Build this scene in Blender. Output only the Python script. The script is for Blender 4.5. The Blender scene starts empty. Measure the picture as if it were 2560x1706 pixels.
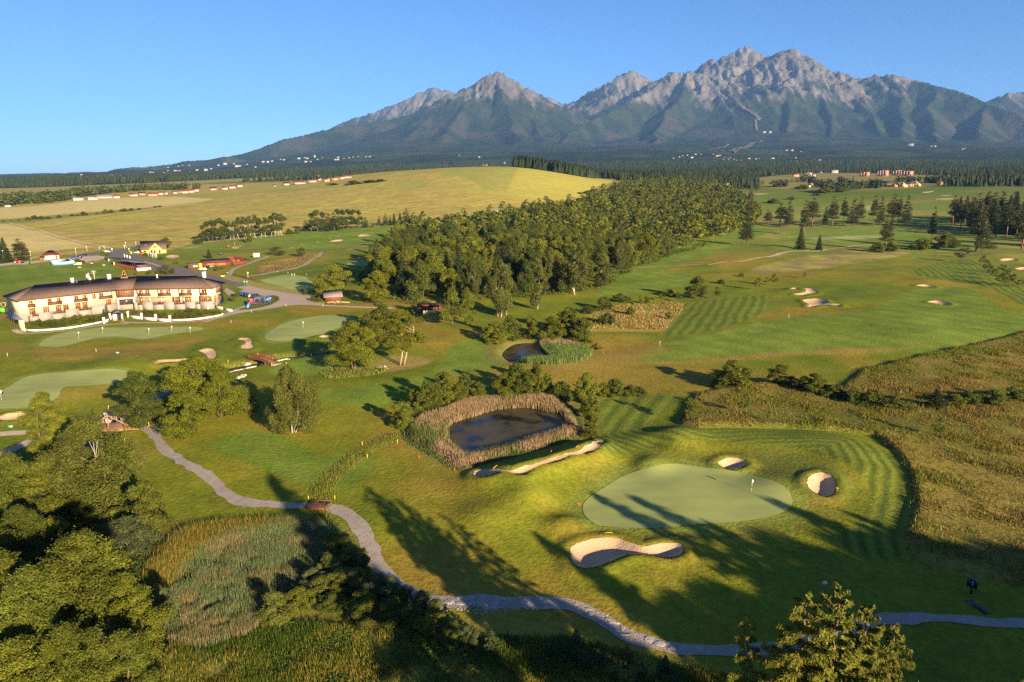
import bpy,math,random
import numpy as np
from mathutils import Vector,Matrix
from mathutils.geometry import delaunay_2d_cdt
SC=bpy.context.scene
COL=SC.collection
# ------ camera, sky, sun, exposure
F=1815.0
PITCH=math.atan(408/F)
CAMZ=50.0
cam_d=bpy.data.cameras.new("camera")
cam_d.sensor_width=36.0
cam_d.lens=F/2560*36.0
cam_d.clip_start=1.0
cam_d.clip_end=60000.0
cam=bpy.data.objects.new("camera",cam_d)
cam.location=(0,0,CAMZ)
cam.rotation_euler=(math.pi/2-PITCH,0,0)
COL.objects.link(cam)
SC.camera=cam
SUN_EL=math.radians(15.8)
SUN_AZ=math.radians(146.0)
SUNV=Vector((math.sin(SUN_AZ)*math.cos(SUN_EL),math.cos(SUN_AZ)*math.cos(SUN_EL),math.sin(SUN_EL)))
w=bpy.data.worlds.new("World")
SC.world=w
w.use_nodes=True
wn=w.node_tree.nodes
bg=wn["Background"]
sky=wn.new("ShaderNodeTexSky")
sky.sky_type='NISHITA'
sky.sun_disc=False
sky.sun_elevation=SUN_EL
sky.sun_rotation=SUN_AZ
sky.altitude=700
sky.air_density=0.75
sky.dust_density=0.6
sky.ozone_density=6.5
w.node_tree.links.new(sky.outputs[0],bg.inputs[0])
bg.inputs[1].default_value=0.05
sun_d=bpy.data.lights.new("sun",'SUN')
sun_d.energy=5.0
sun_d.angle=math.radians(0.5)
sun_d.color=(1.0,0.79,0.50)
sun=bpy.data.objects.new("sun",sun_d)
sun.rotation_euler=SUNV.to_track_quat('Z','Y').to_euler()
sun.location=(0,-50,200)
COL.objects.link(sun)
vs=SC.view_settings
vs.view_transform='Standard'
vs.look='None'
vs.exposure=1.8
vs.gamma=1.0
vs.use_curve_mapping=False
SC.render.engine='CYCLES'
SC.cycles.max_bounces=6
SC.cycles.diffuse_bounces=2
SC.cycles.transmission_bounces=4
SC.cycles.transparent_max_bounces=6
SC.cycles.use_denoising=False
SC.cycles.use_adaptive_sampling=False
SC.cycles.sample_clamp_indirect=4.0
rng=np.random.default_rng(7)
random.seed(7)
# ------ noise
def _h(ix,iy,seed):
 n=(ix.astype(np.int64)*374761393+iy.astype(np.int64)*668265263+seed*974634777)&0xFFFFFFFF
 n=((n^(n>>13))*1274126177)&0xFFFFFFFF
 n=n^(n>>16)
 return(n&0xFFFFFF)/float(0xFFFFFF)*2-1
def vn(x,y,seed=0):
 x=np.asarray(x,float);y=np.asarray(y,float)
 ix=np.floor(x);iy=np.floor(y)
 fx=x-ix;fy=y-iy
 fx=fx*fx*fx*(fx*(fx*6-15)+10);fy=fy*fy*fy*(fy*(fy*6-15)+10)
 a=_h(ix,iy,seed);b=_h(ix+1,iy,seed);c=_h(ix,iy+1,seed);d=_h(ix+1,iy+1,seed)
 return(a*(1-fx)+b*fx)*(1-fy)+(c*(1-fx)+d*fx)*fy
def fbm(x,y,scale,octv=3,seed=0,gain=0.5):
 s=0.0;a=1.0;t=0.0
 x=np.asarray(x,float)/scale;y=np.asarray(y,float)/scale
 for o in range(octv):
  cs,sn=math.cos(0.7*o+seed),math.sin(0.7*o+seed)
  s=s+a*vn(x*cs-y*sn+17.3*o,x*sn+y*cs-9.1*o,seed+o)
  t+=a;a*=gain;x=x*2.03;y=y*2.03
 return s/t
def ridged(x,y,scale,octv=3,seed=0):
 s=0.0;a=1.0;t=0.0
 x=np.asarray(x,float)/scale;y=np.asarray(y,float)/scale
 for o in range(octv):
  s=s+a*(1-2*np.abs(vn(x+31.7*o,y-12.9*o,seed+o)))
  t+=a;a*=0.55;x=x*2.1;y=y*2.1
 return s/t
def sstep(a,b,x):
 t=np.clip((x-a)/(b-a),0,1)
 return t*t*(3-2*t)
# ------ measured views: photo pixel -> viewing ray
cp_,sp_=math.cos(PITCH),math.sin(PITCH)
VIEW=dict(A=(0,560,3.677),B=(0,380,2.736),C=(800,80,2.614),D=(1660,80,2.614),E=(1260,360,3.361),F=(1860,400,3.361),H=(560,560,4.706),I=(1000,500,3.922),J=(0,840,3.677),K=(0,1100,2.5875),L=(560,760,3.92),M=(960,880,3.922),N=(1500,660,3.922),O=(1660,900,2.614),P=(600,1200,3.0986),Q=(1400,1100,3.361),R=(1060,1400,2.941),S=(1800,1350,3.096),T=(2060,600,4.706),U=(0,680,7.353),V=(300,660,7.353),W=(200,580,7.353),X=(440,620,7.353),Y=(1160,1060,5.8825),Z=(0,0,0.91914),a=(1260,780,6.92),b=(480,520,4.057),c=(0,560,7.843),d=(600,860,10.695),e=(210,1020,13.07),f=(2300,430,7.465),g=(1980,410,6.536),h=(600,720,19.6),i=(0,400,4.706),s=(0,0,1.0))
def vp(v,pts):
 ox,oy,s=VIEW[v]
 a=np.asarray(pts,float).reshape(-1,2)
 return np.stack([ox+a[:,0]/s,oy+a[:,1]/s],1)
def rays(p):
 x=(p[:,0]-1280)/F;v=(853-p[:,1])/F
 return np.stack([x,v*sp_+cp_,v*cp_-sp_],1)
def at_D(px,py,D):
 """point on the line of sight of a measured pixel at ground distance D"""
 r=rays(np.array([[px,py]],float))[0]
 t=D/math.hypot(r[0],r[1])
 return np.array([r[0]*t,r[1]*t,CAMZ+r[2]*t])
def at_z(px,py,z):
 r=rays(np.array([[px,py]],float))[0]
 t=(z-CAMZ)/r[2]
 return np.array([r[0]*t,r[1]*t,z])
# ------ terrain
KD=np.array([0,600,800,1000,1250,1500,2000,3500,5000,6500,9000,20000],float)
KP=[-300,0,500,750,900,1100,1300,1500,1700,2000,2300,2560,2900]
KZ=np.array([[0,0,2,5,8,12,16,30,40,46,50,55],[0,0,2,5,8,12,16,30,40,46,50,55],[0,0,4,9,16,24,34,58,70,85,110,150],[0,0,8,18,30,42,40,70,105,150,230,300],[0,2,10,24,48,62,47,75,130,200,300,350],[0,2,13,34,68,70,50,80,145,225,330,380],[0,3,14,38,76,66,46,80,150,240,340,400],[0,0,5,18,46,46,50,85,160,250,340,400],[0,0,2,10,24,35,50,90,165,255,340,400],[0,0,0,8,22,34,50,90,160,250,340,400],[0,0,1,11,25,35,50,86,150,235,330,400],[0,0,1,11,25,35,50,84,145,225,320,400],[0,0,1,11,25,35,50,84,145,225,320,400]],float)
KA=np.array([math.atan((p-1280)/F*cp_)for p in KP])
_AZ=np.linspace(-1.0,1.0,241)
_LD=np.linspace(math.log(30),math.log(20000),420)
_g=np.stack([np.interp(np.exp(_LD),KD,KZ[k])for k in range(len(KP))],0)
_g=np.stack([np.interp(_AZ,KA,_g[:,j])for j in range(len(_LD))],1)
for _ in range(3):
 for ax,n in((0,9),(1,7)):
  k=np.ones(n)/n
  pad=[(0,0),(0,0)];pad[ax]=(n//2,n//2)
  _g=np.apply_along_axis(lambda v:np.convolve(v,k,'valid'),ax,np.pad(_g,pad,mode='edge'))
TG=_g
def T0(x,y):
 D=np.hypot(x,y);az=np.arctan2(x,y)
 u=np.clip((az+1.0)/2.0*240,0,239.999)
 v=np.clip((np.log(np.maximum(D,30))-_LD[0])/(_LD[-1]-_LD[0])*419,0,418.999)
 iu=u.astype(int);iv=v.astype(int);fu=u-iu;fv=v-iv
 return(TG[iu,iv]*(1-fu)+TG[iu+1,iv]*fu)*(1-fv)+(TG[iu,iv+1]*(1-fu)+TG[iu+1,iv+1]*fu)*fv
def hit(p,fn,tmax=5200.0):
 """where the lines of sight through pixels p (n,2) meet the terrain fn"""
 r=rays(np.asarray(p,float))
 ts=np.exp(np.linspace(math.log(55),math.log(tmax),260))
 n=len(r)
 X=r[:,0:1]*ts;Y=r[:,1:2]*ts;Z=CAMZ+r[:,2:3]*ts
 below=Z<fn(X.ravel(),Y.ravel()).reshape(X.shape)
 idx=np.where(below.any(1),below.argmax(1),len(ts)-1)
 lo=ts[np.maximum(idx-1,0)];hi=ts[idx]
 for _ in range(14):
  m=(lo+hi)/2
  b=CAMZ+r[:,2]*m<fn(r[:,0]*m,r[:,1]*m)
  hi=np.where(b,m,hi);lo=np.where(b,lo,m)
 return np.stack([r[:,0]*hi,r[:,1]*hi],1)
FLATS=[]
for(px,py,rr)in((300,770,62),(640,760,36),(470,680,40),(330,640,45),(1270,1075,26)):
 q=hit([[px,py]],T0)[0];FLATS.append((q[0],q[1],rr))
MOUNDS=[]
for(px,py,rr,h)in((1330,1225,6,.8),(1255,1285,5,.6),(1470,1165,6,1.0),(1610,1120,7,1.0),(1760,1100,9,1.0),(1900,1120,8,.8),(2050,1130,9,1.1),(2120,1200,7,.9),(1240,1213,5,1.1),(1300,1203,5,1.3),(1350,1188,5,1.3),(1410,1166,5,1.3),(1465,1142,5,1.1),(1500,1145,5,.8),(1400,1262,5,-.5),(1560,1440,6,.9),(1830,1440,8,.7),(1990,728,8,1.0),(2110,752,8,.9),(2320,706,8,.7),(2390,748,8,.6),(1560,1165,4,-.8),(1240,1345,7,.5),(1000,1290,7,.5),(2330,838,14,1.2),(2500,640,12,1.2),(2440,700,10,1.0),(2180,640,18,1.6),(1950,620,16,1.4),(2060,600,16,1.2),(1800,660,18,1.2),(640,960,10,.7),(480,1020,9,-.7),(130,990,10,.6),(330,905,12,.6),(1325,1252,3.5,1.4),(1625,1168,3.5,1.3),(1415,1312,3,1.1),(1690,1108,5,1.6),(1640,1122,3,-.9),(1190,1300,5,.8),(1960,1230,6,.8),(1050,640,18,1.0),(900,625,18,1.2),(2260,790,16,.8),(1700,870,14,.5)):
 q=hit([[px,py]],T0)[0];MOUNDS.append((q[0],q[1],rr,h))
def T1(x,y):
 x=np.asarray(x,float);y=np.asarray(y,float)
 D=np.hypot(x,y)
 z=T0(x,y)
 amp=sstep(40,90,D)*(1-0.75*sstep(800,1300,D))*(1-sstep(3000,3700,D))
 for(cx,cy,rr)in FLATS:
  d=np.hypot(x-cx,y-cy)
  amp=amp*(0.06+0.94*sstep(rr*0.75,rr*1.6,d))
 z=z+amp*(0.95*fbm(x,y,70,2,3)+0.50*fbm(x,y,22,2,5)+2.5*sstep(500,1500,D)*fbm(x,y,260,2,8))
 for(cx,cy,rr,h)in MOUNDS:
  m=(np.abs(x-cx)<rr*3)&(np.abs(y-cy)<rr*3)
  if m.any():
   z=np.where(m,z+h*np.exp(-((x-cx)**2+(y-cy)**2)/(rr*rr)),z)
 return z
def spline(P,closed=True,n=6):
 P=np.asarray(P,float);m=len(P)
 out=[]
 rng_=range(m)if closed else range(m-1)
 for i in rng_:
  if closed:
   p0,p1,p2,p3=P[i-1],P[i],P[(i+1)%m],P[(i+2)%m]
  else:
   p0,p1,p2,p3=P[max(i-1,0)],P[i],P[i+1],P[min(i+2,m-1)]
  for k in range(n):
   t=k/n
   out.append(0.5*((2*p1)+(-p0+p2)*t+(2*p0-5*p1+4*p2-p3)*t*t+(-p0+3*p1-3*p2+p3)*t**3))
 if not closed:
  out.append(P[-1])
 return np.array(out)
def sd_poly(P,x,y,margin=8.0):
 """signed distance to polygon outline, positive inside; -99 beyond the margin"""
 out=np.full(np.shape(x),-99.0)
 m=(x>P[:,0].min()-margin)&(x<P[:,0].max()+margin)&(y>P[:,1].min()-margin)&(y<P[:,1].max()+margin)
 if not m.any():
  return out
 xs=x[m];ys=y[m]
 d2=np.full(xs.shape,1e18);ins=np.zeros(xs.shape,bool)
 A=P;Bq=np.roll(P,-1,0)
 for(ax,ay),(bx,by)in zip(A,Bq):
  ex,ey=bx-ax,by-ay
  L=ex*ex+ey*ey+1e-12
  t=np.clip(((xs-ax)*ex+(ys-ay)*ey)/L,0,1)
  d2=np.minimum(d2,(xs-ax-t*ex)**2+(ys-ay-t*ey)**2)
  if ay!=by:
   c=((ay>ys)!=(by>ys))&(xs<(bx-ax)*(ys-ay)/(by-ay)+ax)
   ins^=c
 d=np.sqrt(d2)
 out[m]=np.where(ins,d,-d)
 return out
def d_line(P,x,y,margin=12.0,val=None):
 """distance to a polyline (and interpolated value along it)"""
 out=np.full(np.shape(x),999.0);ov=np.zeros(np.shape(x))
 m=(x>P[:,0].min()-margin)&(x<P[:,0].max()+margin)&(y>P[:,1].min()-margin)&(y<P[:,1].max()+margin)
 if not m.any():
  return(out,ov)if val is not None else out
 xs=x[m];ys=y[m]
 d2=np.full(xs.shape,1e18);v=np.zeros(xs.shape)
 for i in range(len(P)-1):
  ax,ay=P[i];bx,by=P[i+1]
  ex,ey=bx-ax,by-ay
  t=np.clip(((xs-ax)*ex+(ys-ay)*ey)/(ex*ex+ey*ey+1e-12),0,1)
  dd=(xs-ax-t*ex)**2+(ys-ay-t*ey)**2
  b=dd<d2
  d2=np.where(b,dd,d2)
  if val is not None:
   v=np.where(b,val[i]+(val[i+1]-val[i])*t,v)
 out[m]=np.sqrt(d2)
 if val is not None:
  ov[m]=v
  return out,ov
 return out
def G1(v,pts):
 return hit(vp(v,pts),T1)
def area_poly(v,pts,smooth=True,n=5):
 P=G1(v,pts)
 return spline(P,True,n)if smooth else P
# ------ outlines measured in the photograph
BUNKERS=[('Q',[(85,930),(140,890),(250,855),(380,842),(500,848),(590,880),(680,912),(740,910),(820,890),(900,882),(980,888),(1030,915),(1035,950),(990,990),(900,1005),(800,990),(700,975),(600,975),(500,1010),(400,1050),(300,1085),(200,1092),(130,1070),(90,1000)],1.1),('Q',[(1325,205),(1380,172),(1450,165),(1520,175),(1560,205),(1540,235),(1480,255),(1430,258),(1360,240)],1.0),('Q',[(2075,360),(2110,310),(2180,290),(2250,305),(2300,340),(2310,400),(2300,460),(2250,483),(2180,475),(2110,440),(2080,400)],1.1),('Y',[(140,750),(180,715),(280,695),(420,690),(560,695),(650,715),(760,690),(880,650),(1040,615),(1170,565),(1330,512),(1480,467),(1600,440),(1700,420),(1780,350),(1870,310),(1990,255),(2060,285),(2010,330),(1950,390),(1830,440),(1700,470),(1560,490),(1440,540),(1330,575),(1170,615),(1040,665),(960,720),(900,755),(800,755),(700,745),(600,722),(500,735),(400,770),(280,795),(160,785)],1.3),('J',[(0,755),(50,735),(120,725),(200,722),(250,740),(230,765),(150,780),(60,788),(0,785),(-30,770)],.7),('J',[(1420,260),(1470,235),(1550,232),(1640,228),(1720,222),(1760,228),(1700,247),(1600,250),(1520,254),(1440,267)],.7),('J',[(1830,148),(1900,128),(1960,135),(1988,175),(1980,215),(1920,228),(1905,195),(1870,170)],.8),('L',[(138,352),(200,342),(250,348),(270,380),(268,410),(292,438),(265,450),(200,452),(165,440),(180,420),(215,400),(200,375),(160,365)],.8),('L',[(930,330),(970,320),(1020,322),(1030,335),(980,342)],.5),('H',[(1572,148),(1620,132),(1700,132),(1732,145),(1690,156),(1620,158)],.8),('H',[(1248,212),(1320,195),(1390,193),(1408,203),(1360,215)],.7),('I',[(125,262),(180,248),(250,238),(330,230),(390,229),(385,236),(300,242),(200,264)],.8),('W',[(1575,465),(1650,440),(1750,437),(1825,450),(1820,480),(1720,498),(1620,490)],.7),('N',[(1985,365),(2050,352),(2140,348),(2210,365),(2240,390),(2290,400),(2353,402),(2353,420),(2240,412),(2160,412),(2080,432),(2030,425),(2050,405),(2020,390)],.9),('N',[(1900,305),(1960,295),(2010,285),(2020,260),(2000,248),(2060,250),(2110,265),(2130,290),(2060,300),(1980,317)],.9),('N',[(1865,248),(1910,242),(1945,248),(1910,254)],.4),('T',[(1090,548),(1150,535),(1230,538),(1320,560),(1240,564)],.8),('T',[(1222,738),(1300,725),(1400,735),(1490,760),(1450,772),(1370,770),(1280,750)],.8),('T',[(2072,245),(2120,228),(2220,225),(2280,240),(2240,250),(2130,255)],.8),('T',[(2250,345),(2310,332),(2400,332),(2420,352),(2370,366),(2300,360)],.8),('E',[(1805,760),(1850,752),(1885,758),(1850,769)],.5),('E',[(1925,722),(1960,715),(1985,720),(1950,730)],.5),('E',[(462,540),(495,532),(525,537),(495,546)],.5),('F',[(1490,277),(1550,268),(1600,262),(1560,280)],.5),('H',[(95,290),(130,280),(185,290),(140,300)],.5),]
BUNKER_LABELS=["large kidney shaped sand bunker in front of the near green, half shaded","small oval sand bunker just behind the near green","round steep faced sand bunker right of the near green","long snaking sand bunker in shade below the reedy pond","small oval bunker at the left edge beside the timber bridge approach","thin curved bunker half hidden behind the bushy trees by the stream","rounded sand bunker just above the tall bushy trees by the stream","hooked kidney bunker on the slope above the red footbridge","tiny sand bunker below the putting green with the tree shadow","upper oval bunker on the far left fairway below the tree row",
 "lower oval bunker on the far left fairway below the tree row","long pale bunker on the far fairway beside the central wood","oval bunker on the lawn beside the yellow house","big angular bunker with mounded edges on the wide right fairway","upper irregular bunker of the pair on the wide right fairway","tiny sand spot above the pair of bunkers on the right fairway","upper flat bunker ringed by dark turf on the far right fairway","lower flat bunker ringed by dark turf on the far right fairway","pale bunker at the right edge above the row of young trees","pale bunker cut by the right edge beside the young trees",
 "small bunker at the wood's right edge before the lone pines","tiny bunker close beside the twin lone pines","small far bunker below the golden hill by the road","thin far bunker on the upper right fairway below the log houses","tiny bunker beside the red mower on the left fairway"]
GREENS=[('Q',[(190,570),(240,490),(420,370),(600,280),(800,220),(1000,205),(1200,235),(1400,275),(1600,300),(1800,350),(1900,410),(1950,490),(1940,560),(1850,620),(1700,660),(1500,690),(1200,710),(900,735),(700,745),(450,735),(300,710),(220,650)]),('J',[(-200,560),(0,510),(100,460),(200,395),(330,360),(500,340),(700,325),(900,308),(1050,305),(1170,325),(1210,345),(1160,400),(1080,430),(900,455),(700,462),(600,475),(560,500),(540,555),(480,600),(400,640),(250,660),(100,668),(-100,675),(-260,640)]),('A',[(360,1110),(420,1060),(560,1010),(750,975),(900,962),(1100,955),(1300,955),(1500,950),(1650,945),(1800,950),(1870,965),(1830,985),(1700,1000),(1550,1020),(1400,1050),(1280,1060),(1150,1045),(1000,1040),(850,1060),(740,1090),(620,1120),(500,1135),(390,1130)]),('L',[(395,335),(410,300),(480,250),(600,190),(750,150),(900,125),(1050,115),(1180,120),(1280,150),(1270,190),(1180,220),(1090,250),(1000,290),(850,320),(720,350),(580,370),(440,358)]),('H',[(440,665),(520,640),(650,612),(800,603),(900,612),(980,640),(1000,670),(1090,705),(1110,740),(1060,775),(900,785),(780,775),(690,745),(560,715),(470,690)]),('H',[(1430,485),(1500,450),(1580,430),(1700,420),(1760,450),(1690,490),(1550,490)]),('I',[(270,255),(380,225),(480,213),(560,212),(560,262),(420,264)]),('F',[(520,660),(600,650),(750,648),(900,640),(1100,635),(1180,645),(1100,660),(900,672),(700,672),(560,670)]),('F',[(1000,428),(1010,400),(1060,385),(1055,425)]),('F',[(70,290),(150,281),(205,287),(130,296)]),('F',[(1600,332),(1690,320),(1780,325),(1700,342)]),('F',[(1640,301),(1700,296),(1755,298),(1700,307)]),('W',[(1850,305),(1950,285),(2200,263),(2235,272),(2020,308)]),('H',[(50,275),(120,262),(230,256),(200,270),(100,282)]),]
GREEN_LABELS=[None]*len(GREENS)
PONDS=[('M',[(615,800),(620,730),(660,680),(760,645),(900,600),(1030,560),(1180,530),(1330,520),(1480,530),(1600,560),(1700,580),(1760,620),(1790,680),(1790,730),(1720,760),(1600,800),(1450,840),(1300,890),(1150,930),(1000,960),(880,990),(780,980),(700,940),(660,890),(620,870)]),('a',[(50,690),(130,600),(220,545),(350,530),(500,540),(620,560),(640,620),(720,700),(800,770),(700,795),(500,795),(340,825),(200,820),(100,770)]),('s',[(430,1470),(480,1420),(560,1385),(640,1365),(720,1355),(760,1370),(745,1410),(710,1470),(640,1530),(570,1575),(490,1580),(435,1560),(425,1510)]),]
STREAM=np.array([(-60,1290),(0,1268),(60,1232),(150,1170),(215,1115),(255,1082),(290,1055),(330,1020),(400,975),(480,942),(560,922),(600,914),(650,904),(700,893),(760,886),(835,873),(900,857),(955,836),(985,812),(1015,792),(1060,774),(1110,756),(1160,735)],float)
MEADOW=np.array([(2640,828),(2560,833),(2430,865),(2270,900),(2155,930),(2125,955),(2090,985),(2010,965),(1900,962),(1800,975),(1740,990),(1708,1040),(1700,1062),(1745,1068),(1850,1068),(1990,1072),(2100,1078),(2187,1092),(2235,1130),(2275,1190),(2285,1250),(2270,1310),(2262,1350),(2280,1395),(2330,1425),(2450,1455),(2560,1470),(2660,1480)],float)
def rr_rot(p):
 return p
print("outlines -> ground")
PB=[spline(G1(v,q),True,4)for v,q,_ in BUNKERS]
PG=[spline(G1(v,q),True,4)for v,q in GREENS]
PP=[spline(G1(v,q),True,4)for v,q in PONDS]
PZ=[float(np.min(T1(P[:,0],P[:,1])))-0.35 for P in PP]
LS=spline(hit(STREAM,T1),False,4)
_z=T1(LS[:,0],LS[:,1])
for _ in range(6):
 _z=np.convolve(np.pad(_z,4,mode='edge'),np.ones(9)/9,'valid')
LSZ=_z-1.0
PM=hit(MEADOW,T1)
def T2(x,y):
 """finished ground: bunkers dug out, stream and ponds sunk"""
 x=np.asarray(x,float);y=np.asarray(y,float)
 z=T1(x,y)
 s=sd_poly(PM,x,y,3)
 z=z+.85*sstep(-.4,1.2,s)
 for P,(v,q,dep)in zip(PB,BUNKERS):
  s=sd_poly(P,x,y,5.0)
  m=s>-5
  if m.any():
   size=min(np.ptp(P[:,0]),np.ptp(P[:,1]))
   z=np.where(m,z-dep*.66*sstep(-0.1,min(2.4,size*.32),s)+0.42*np.exp(-((s+.9)/1.2)**2)*(s<0)+.42*.57*np.exp(-(s/.4)**2)*(s>=0),z)
 d,v=d_line(LS,x,y,8.0,LSZ)
 m=d<8
 if m.any():
  z=np.where(m,np.minimum(z,(v-0.5)+(z-v+0.5)*sstep(1.6,4.6,d)),z)
 for P,pz in zip(PP,PZ):
  s=sd_poly(P,x,y,7.0)
  m=s>-7
  if m.any():
   z=np.where(m,np.minimum(z,(pz-0.6)+(z-pz+0.6)*sstep(-0.6,4.0,-s)),z)
 return z
def TZ(x,y):
 return float(T2(np.array([x]),np.array([y]))[0])
def G(v,pts):
 """measured pixels -> points standing on the ground (n,3)"""
 P=hit(vp(v,pts),T1)
 return np.column_stack([P,T2(P[:,0],P[:,1])])
def g1(v,px,py):
 return G(v,[(px,py)])[0]
# ------ materials
MATS={}
def nmat(name):
 m=bpy.data.materials.new(name);m.use_nodes=True
 nt=m.node_tree
 return m,nt,nt.nodes["Principled BSDF"]
def mat(name,col,rough=0.8,var=0.25,scale=1.0,bump=0.0,bscale=None,metal=0.0,spec=0.3,rnd=0.0,stretch=None,emit=None):
 """plain procedural surface: base colour broken by noise, optional relief"""
 if name in MATS:
  return MATS[name]
 m,nt,b=nmat(name)
 N=nt.nodes;Lk=nt.links
 geo=N.new("ShaderNodeTexCoord")
 src=geo.outputs["Object"]
 if stretch:
  mp=N.new("ShaderNodeMapping");mp.inputs["Scale"].default_value=stretch
  Lk.new(src,mp.inputs["Vector"]);src=mp.outputs[0]
 nz=N.new("ShaderNodeTexNoise");nz.inputs["Scale"].default_value=scale;nz.inputs["Detail"].default_value=4
 Lk.new(src,nz.inputs["Vector"])
 rp=N.new("ShaderNodeMapRange");rp.inputs[3].default_value=1-var;rp.inputs[4].default_value=1+var
 rp.inputs[1].default_value=0.25;rp.inputs[2].default_value=0.75
 Lk.new(nz.outputs[0],rp.inputs[0])
 mx=N.new("ShaderNodeVectorMath");mx.operation='SCALE'
 mx.inputs[0].default_value=col[:3]
 if rnd:
  oi=N.new("ShaderNodeObjectInfo")
  r2=N.new("ShaderNodeMapRange");r2.inputs[3].default_value=1-rnd;r2.inputs[4].default_value=1+rnd
  Lk.new(oi.outputs["Random"],r2.inputs[0])
  ml=N.new("ShaderNodeMath");ml.operation='MULTIPLY'
  Lk.new(rp.outputs[0],ml.inputs[0]);Lk.new(r2.outputs[0],ml.inputs[1])
  Lk.new(ml.outputs[0],mx.inputs["Scale"])
 else:
  Lk.new(rp.outputs[0],mx.inputs["Scale"])
 Lk.new(mx.outputs[0],b.inputs["Base Color"])
 b.inputs["Roughness"].default_value=rough
 b.inputs["Metallic"].default_value=metal
 b.inputs["Specular IOR Level"].default_value=spec
 if bump:
  nb=N.new("ShaderNodeTexNoise");nb.inputs["Scale"].default_value=bscale or scale*4;nb.inputs["Detail"].default_value=3
  Lk.new(src,nb.inputs["Vector"])
  bp=N.new("ShaderNodeBump");bp.inputs["Strength"].default_value=bump;bp.inputs["Distance"].default_value=0.3
  Lk.new(nb.outputs[0],bp.inputs["Height"]);Lk.new(bp.outputs[0],b.inputs["Normal"])
 MATS[name]=m
 return m
def mat_attr(name,rough=0.9,var=0.3,scale=1.2,scale2=0.12,bump=0.6,bscale=2.5,spec=0.15,transl=0.0,rnd=0.0,dist=0.25):
 """surface whose own colour is stored per vertex ('col'), broken by noise"""
 if name in MATS:
  return MATS[name]
 m,nt,b=nmat(name)
 N=nt.nodes;Lk=nt.links
 at=N.new("ShaderNodeAttribute");at.attribute_name="col"
 geo=N.new("ShaderNodeNewGeometry")
 def noise(sc,lo,hi,det=3):
  nz=N.new("ShaderNodeTexNoise");nz.inputs["Scale"].default_value=sc;nz.inputs["Detail"].default_value=det
  nz.inputs["Roughness"].default_value=0.65
  Lk.new(geo.outputs["Position"],nz.inputs["Vector"])
  r=N.new("ShaderNodeMapRange");r.inputs[1].default_value=0.28;r.inputs[2].default_value=0.72
  r.inputs[3].default_value=lo;r.inputs[4].default_value=hi
  Lk.new(nz.outputs[0],r.inputs[0]);return r.outputs[0],nz
 cur=None
 if var>0:
  a,_=noise(scale,1-var,1+var)
  c,_=noise(scale2,1-var*.6,1+var*.6)
  ml=N.new("ShaderNodeMath");ml.operation='MULTIPLY'
  Lk.new(a,ml.inputs[0]);Lk.new(c,ml.inputs[1]);cur=ml.outputs[0]
 if rnd:
  oi=N.new("ShaderNodeObjectInfo")
  r2=N.new("ShaderNodeMapRange");r2.inputs[3].default_value=1-rnd;r2.inputs[4].default_value=1+rnd
  Lk.new(oi.outputs["Random"],r2.inputs[0])
  if cur is None:cur=r2.outputs[0]
  else:
   m2=N.new("ShaderNodeMath");m2.operation='MULTIPLY';Lk.new(cur,m2.inputs[0]);Lk.new(r2.outputs[0],m2.inputs[1]);cur=m2.outputs[0]
 sc_=N.new("ShaderNodeVectorMath");sc_.operation='SCALE'
 Lk.new(at.outputs["Color"],sc_.inputs[0])
 if cur is None:sc_.inputs["Scale"].default_value=1.0
 else:Lk.new(cur,sc_.inputs["Scale"])
 colout=sc_.outputs[0]
 Lk.new(colout,b.inputs["Base Color"])
 b.inputs["Roughness"].default_value=rough
 b.inputs["Specular IOR Level"].default_value=spec
 if bump:
  _,nb=noise(bscale,0,1,4)
  bp=N.new("ShaderNodeBump");bp.inputs["Strength"].default_value=bump;bp.inputs["Distance"].default_value=dist
  Lk.new(nb.outputs[0],bp.inputs["Height"]);Lk.new(bp.outputs[0],b.inputs["Normal"])
 if transl:
  tr=N.new("ShaderNodeBsdfTranslucent");Lk.new(colout,tr.inputs[0])
  mxs=N.new("ShaderNodeMixShader");mxs.inputs[0].default_value=transl
  Lk.new(b.outputs[0],mxs.inputs[1]);Lk.new(tr.outputs[0],mxs.inputs[2])
  Lk.new(mxs.outputs[0],N["Material Output"].inputs["Surface"])
 MATS[name]=m
 return m
# ------ object helpers
def mesh_np(name,V,Fq,material,col=None,parent=None,smooth=False,mats=None,midx=None):
 """mesh object from arrays: V (n,3), Fq (m,k) or a list of such arrays"""
 me=mesh_data(name,V,Fq,material,col,smooth,mats,midx)
 o=bpy.data.objects.new(name,me)
 COL.objects.link(o)
 if parent is not None:o.parent=parent
 return o
def mesh_data(name,V,Fq,material,col=None,smooth=False,mats=None,midx=None):
 me=bpy.data.meshes.new(name)
 V=np.asarray(V,np.float32).reshape(-1,3)
 if not isinstance(Fq,list):Fq=[Fq]
 Fq=[np.asarray(f,np.int32)for f in Fq if len(f)]
 me.vertices.add(len(V));me.vertices.foreach_set("co",V.ravel())
 loops=np.concatenate([f.ravel()for f in Fq])
 tot=np.concatenate([np.full(len(f),f.shape[1],np.int32)for f in Fq])
 st=np.concatenate([[0],np.cumsum(tot)[:-1]]).astype(np.int32)
 me.loops.add(len(loops));me.loops.foreach_set("vertex_index",loops)
 me.polygons.add(len(tot));me.polygons.foreach_set("loop_start",st)
 if smooth:me.polygons.foreach_set("use_smooth",np.ones(len(tot),bool))
 if mats:
  for m in mats:me.materials.append(m)
  if midx is not None:me.polygons.foreach_set("material_index",np.asarray(midx,np.int32))
 elif material:me.materials.append(material)
 if col is not None:
  c=np.ones((len(V),4),np.float32);c[:,:3]=col
  a=me.attributes.new("col",'FLOAT_COLOR','POINT');a.data.foreach_set("color",c.ravel())
 me.update(calc_edges=True)
 return me
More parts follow.
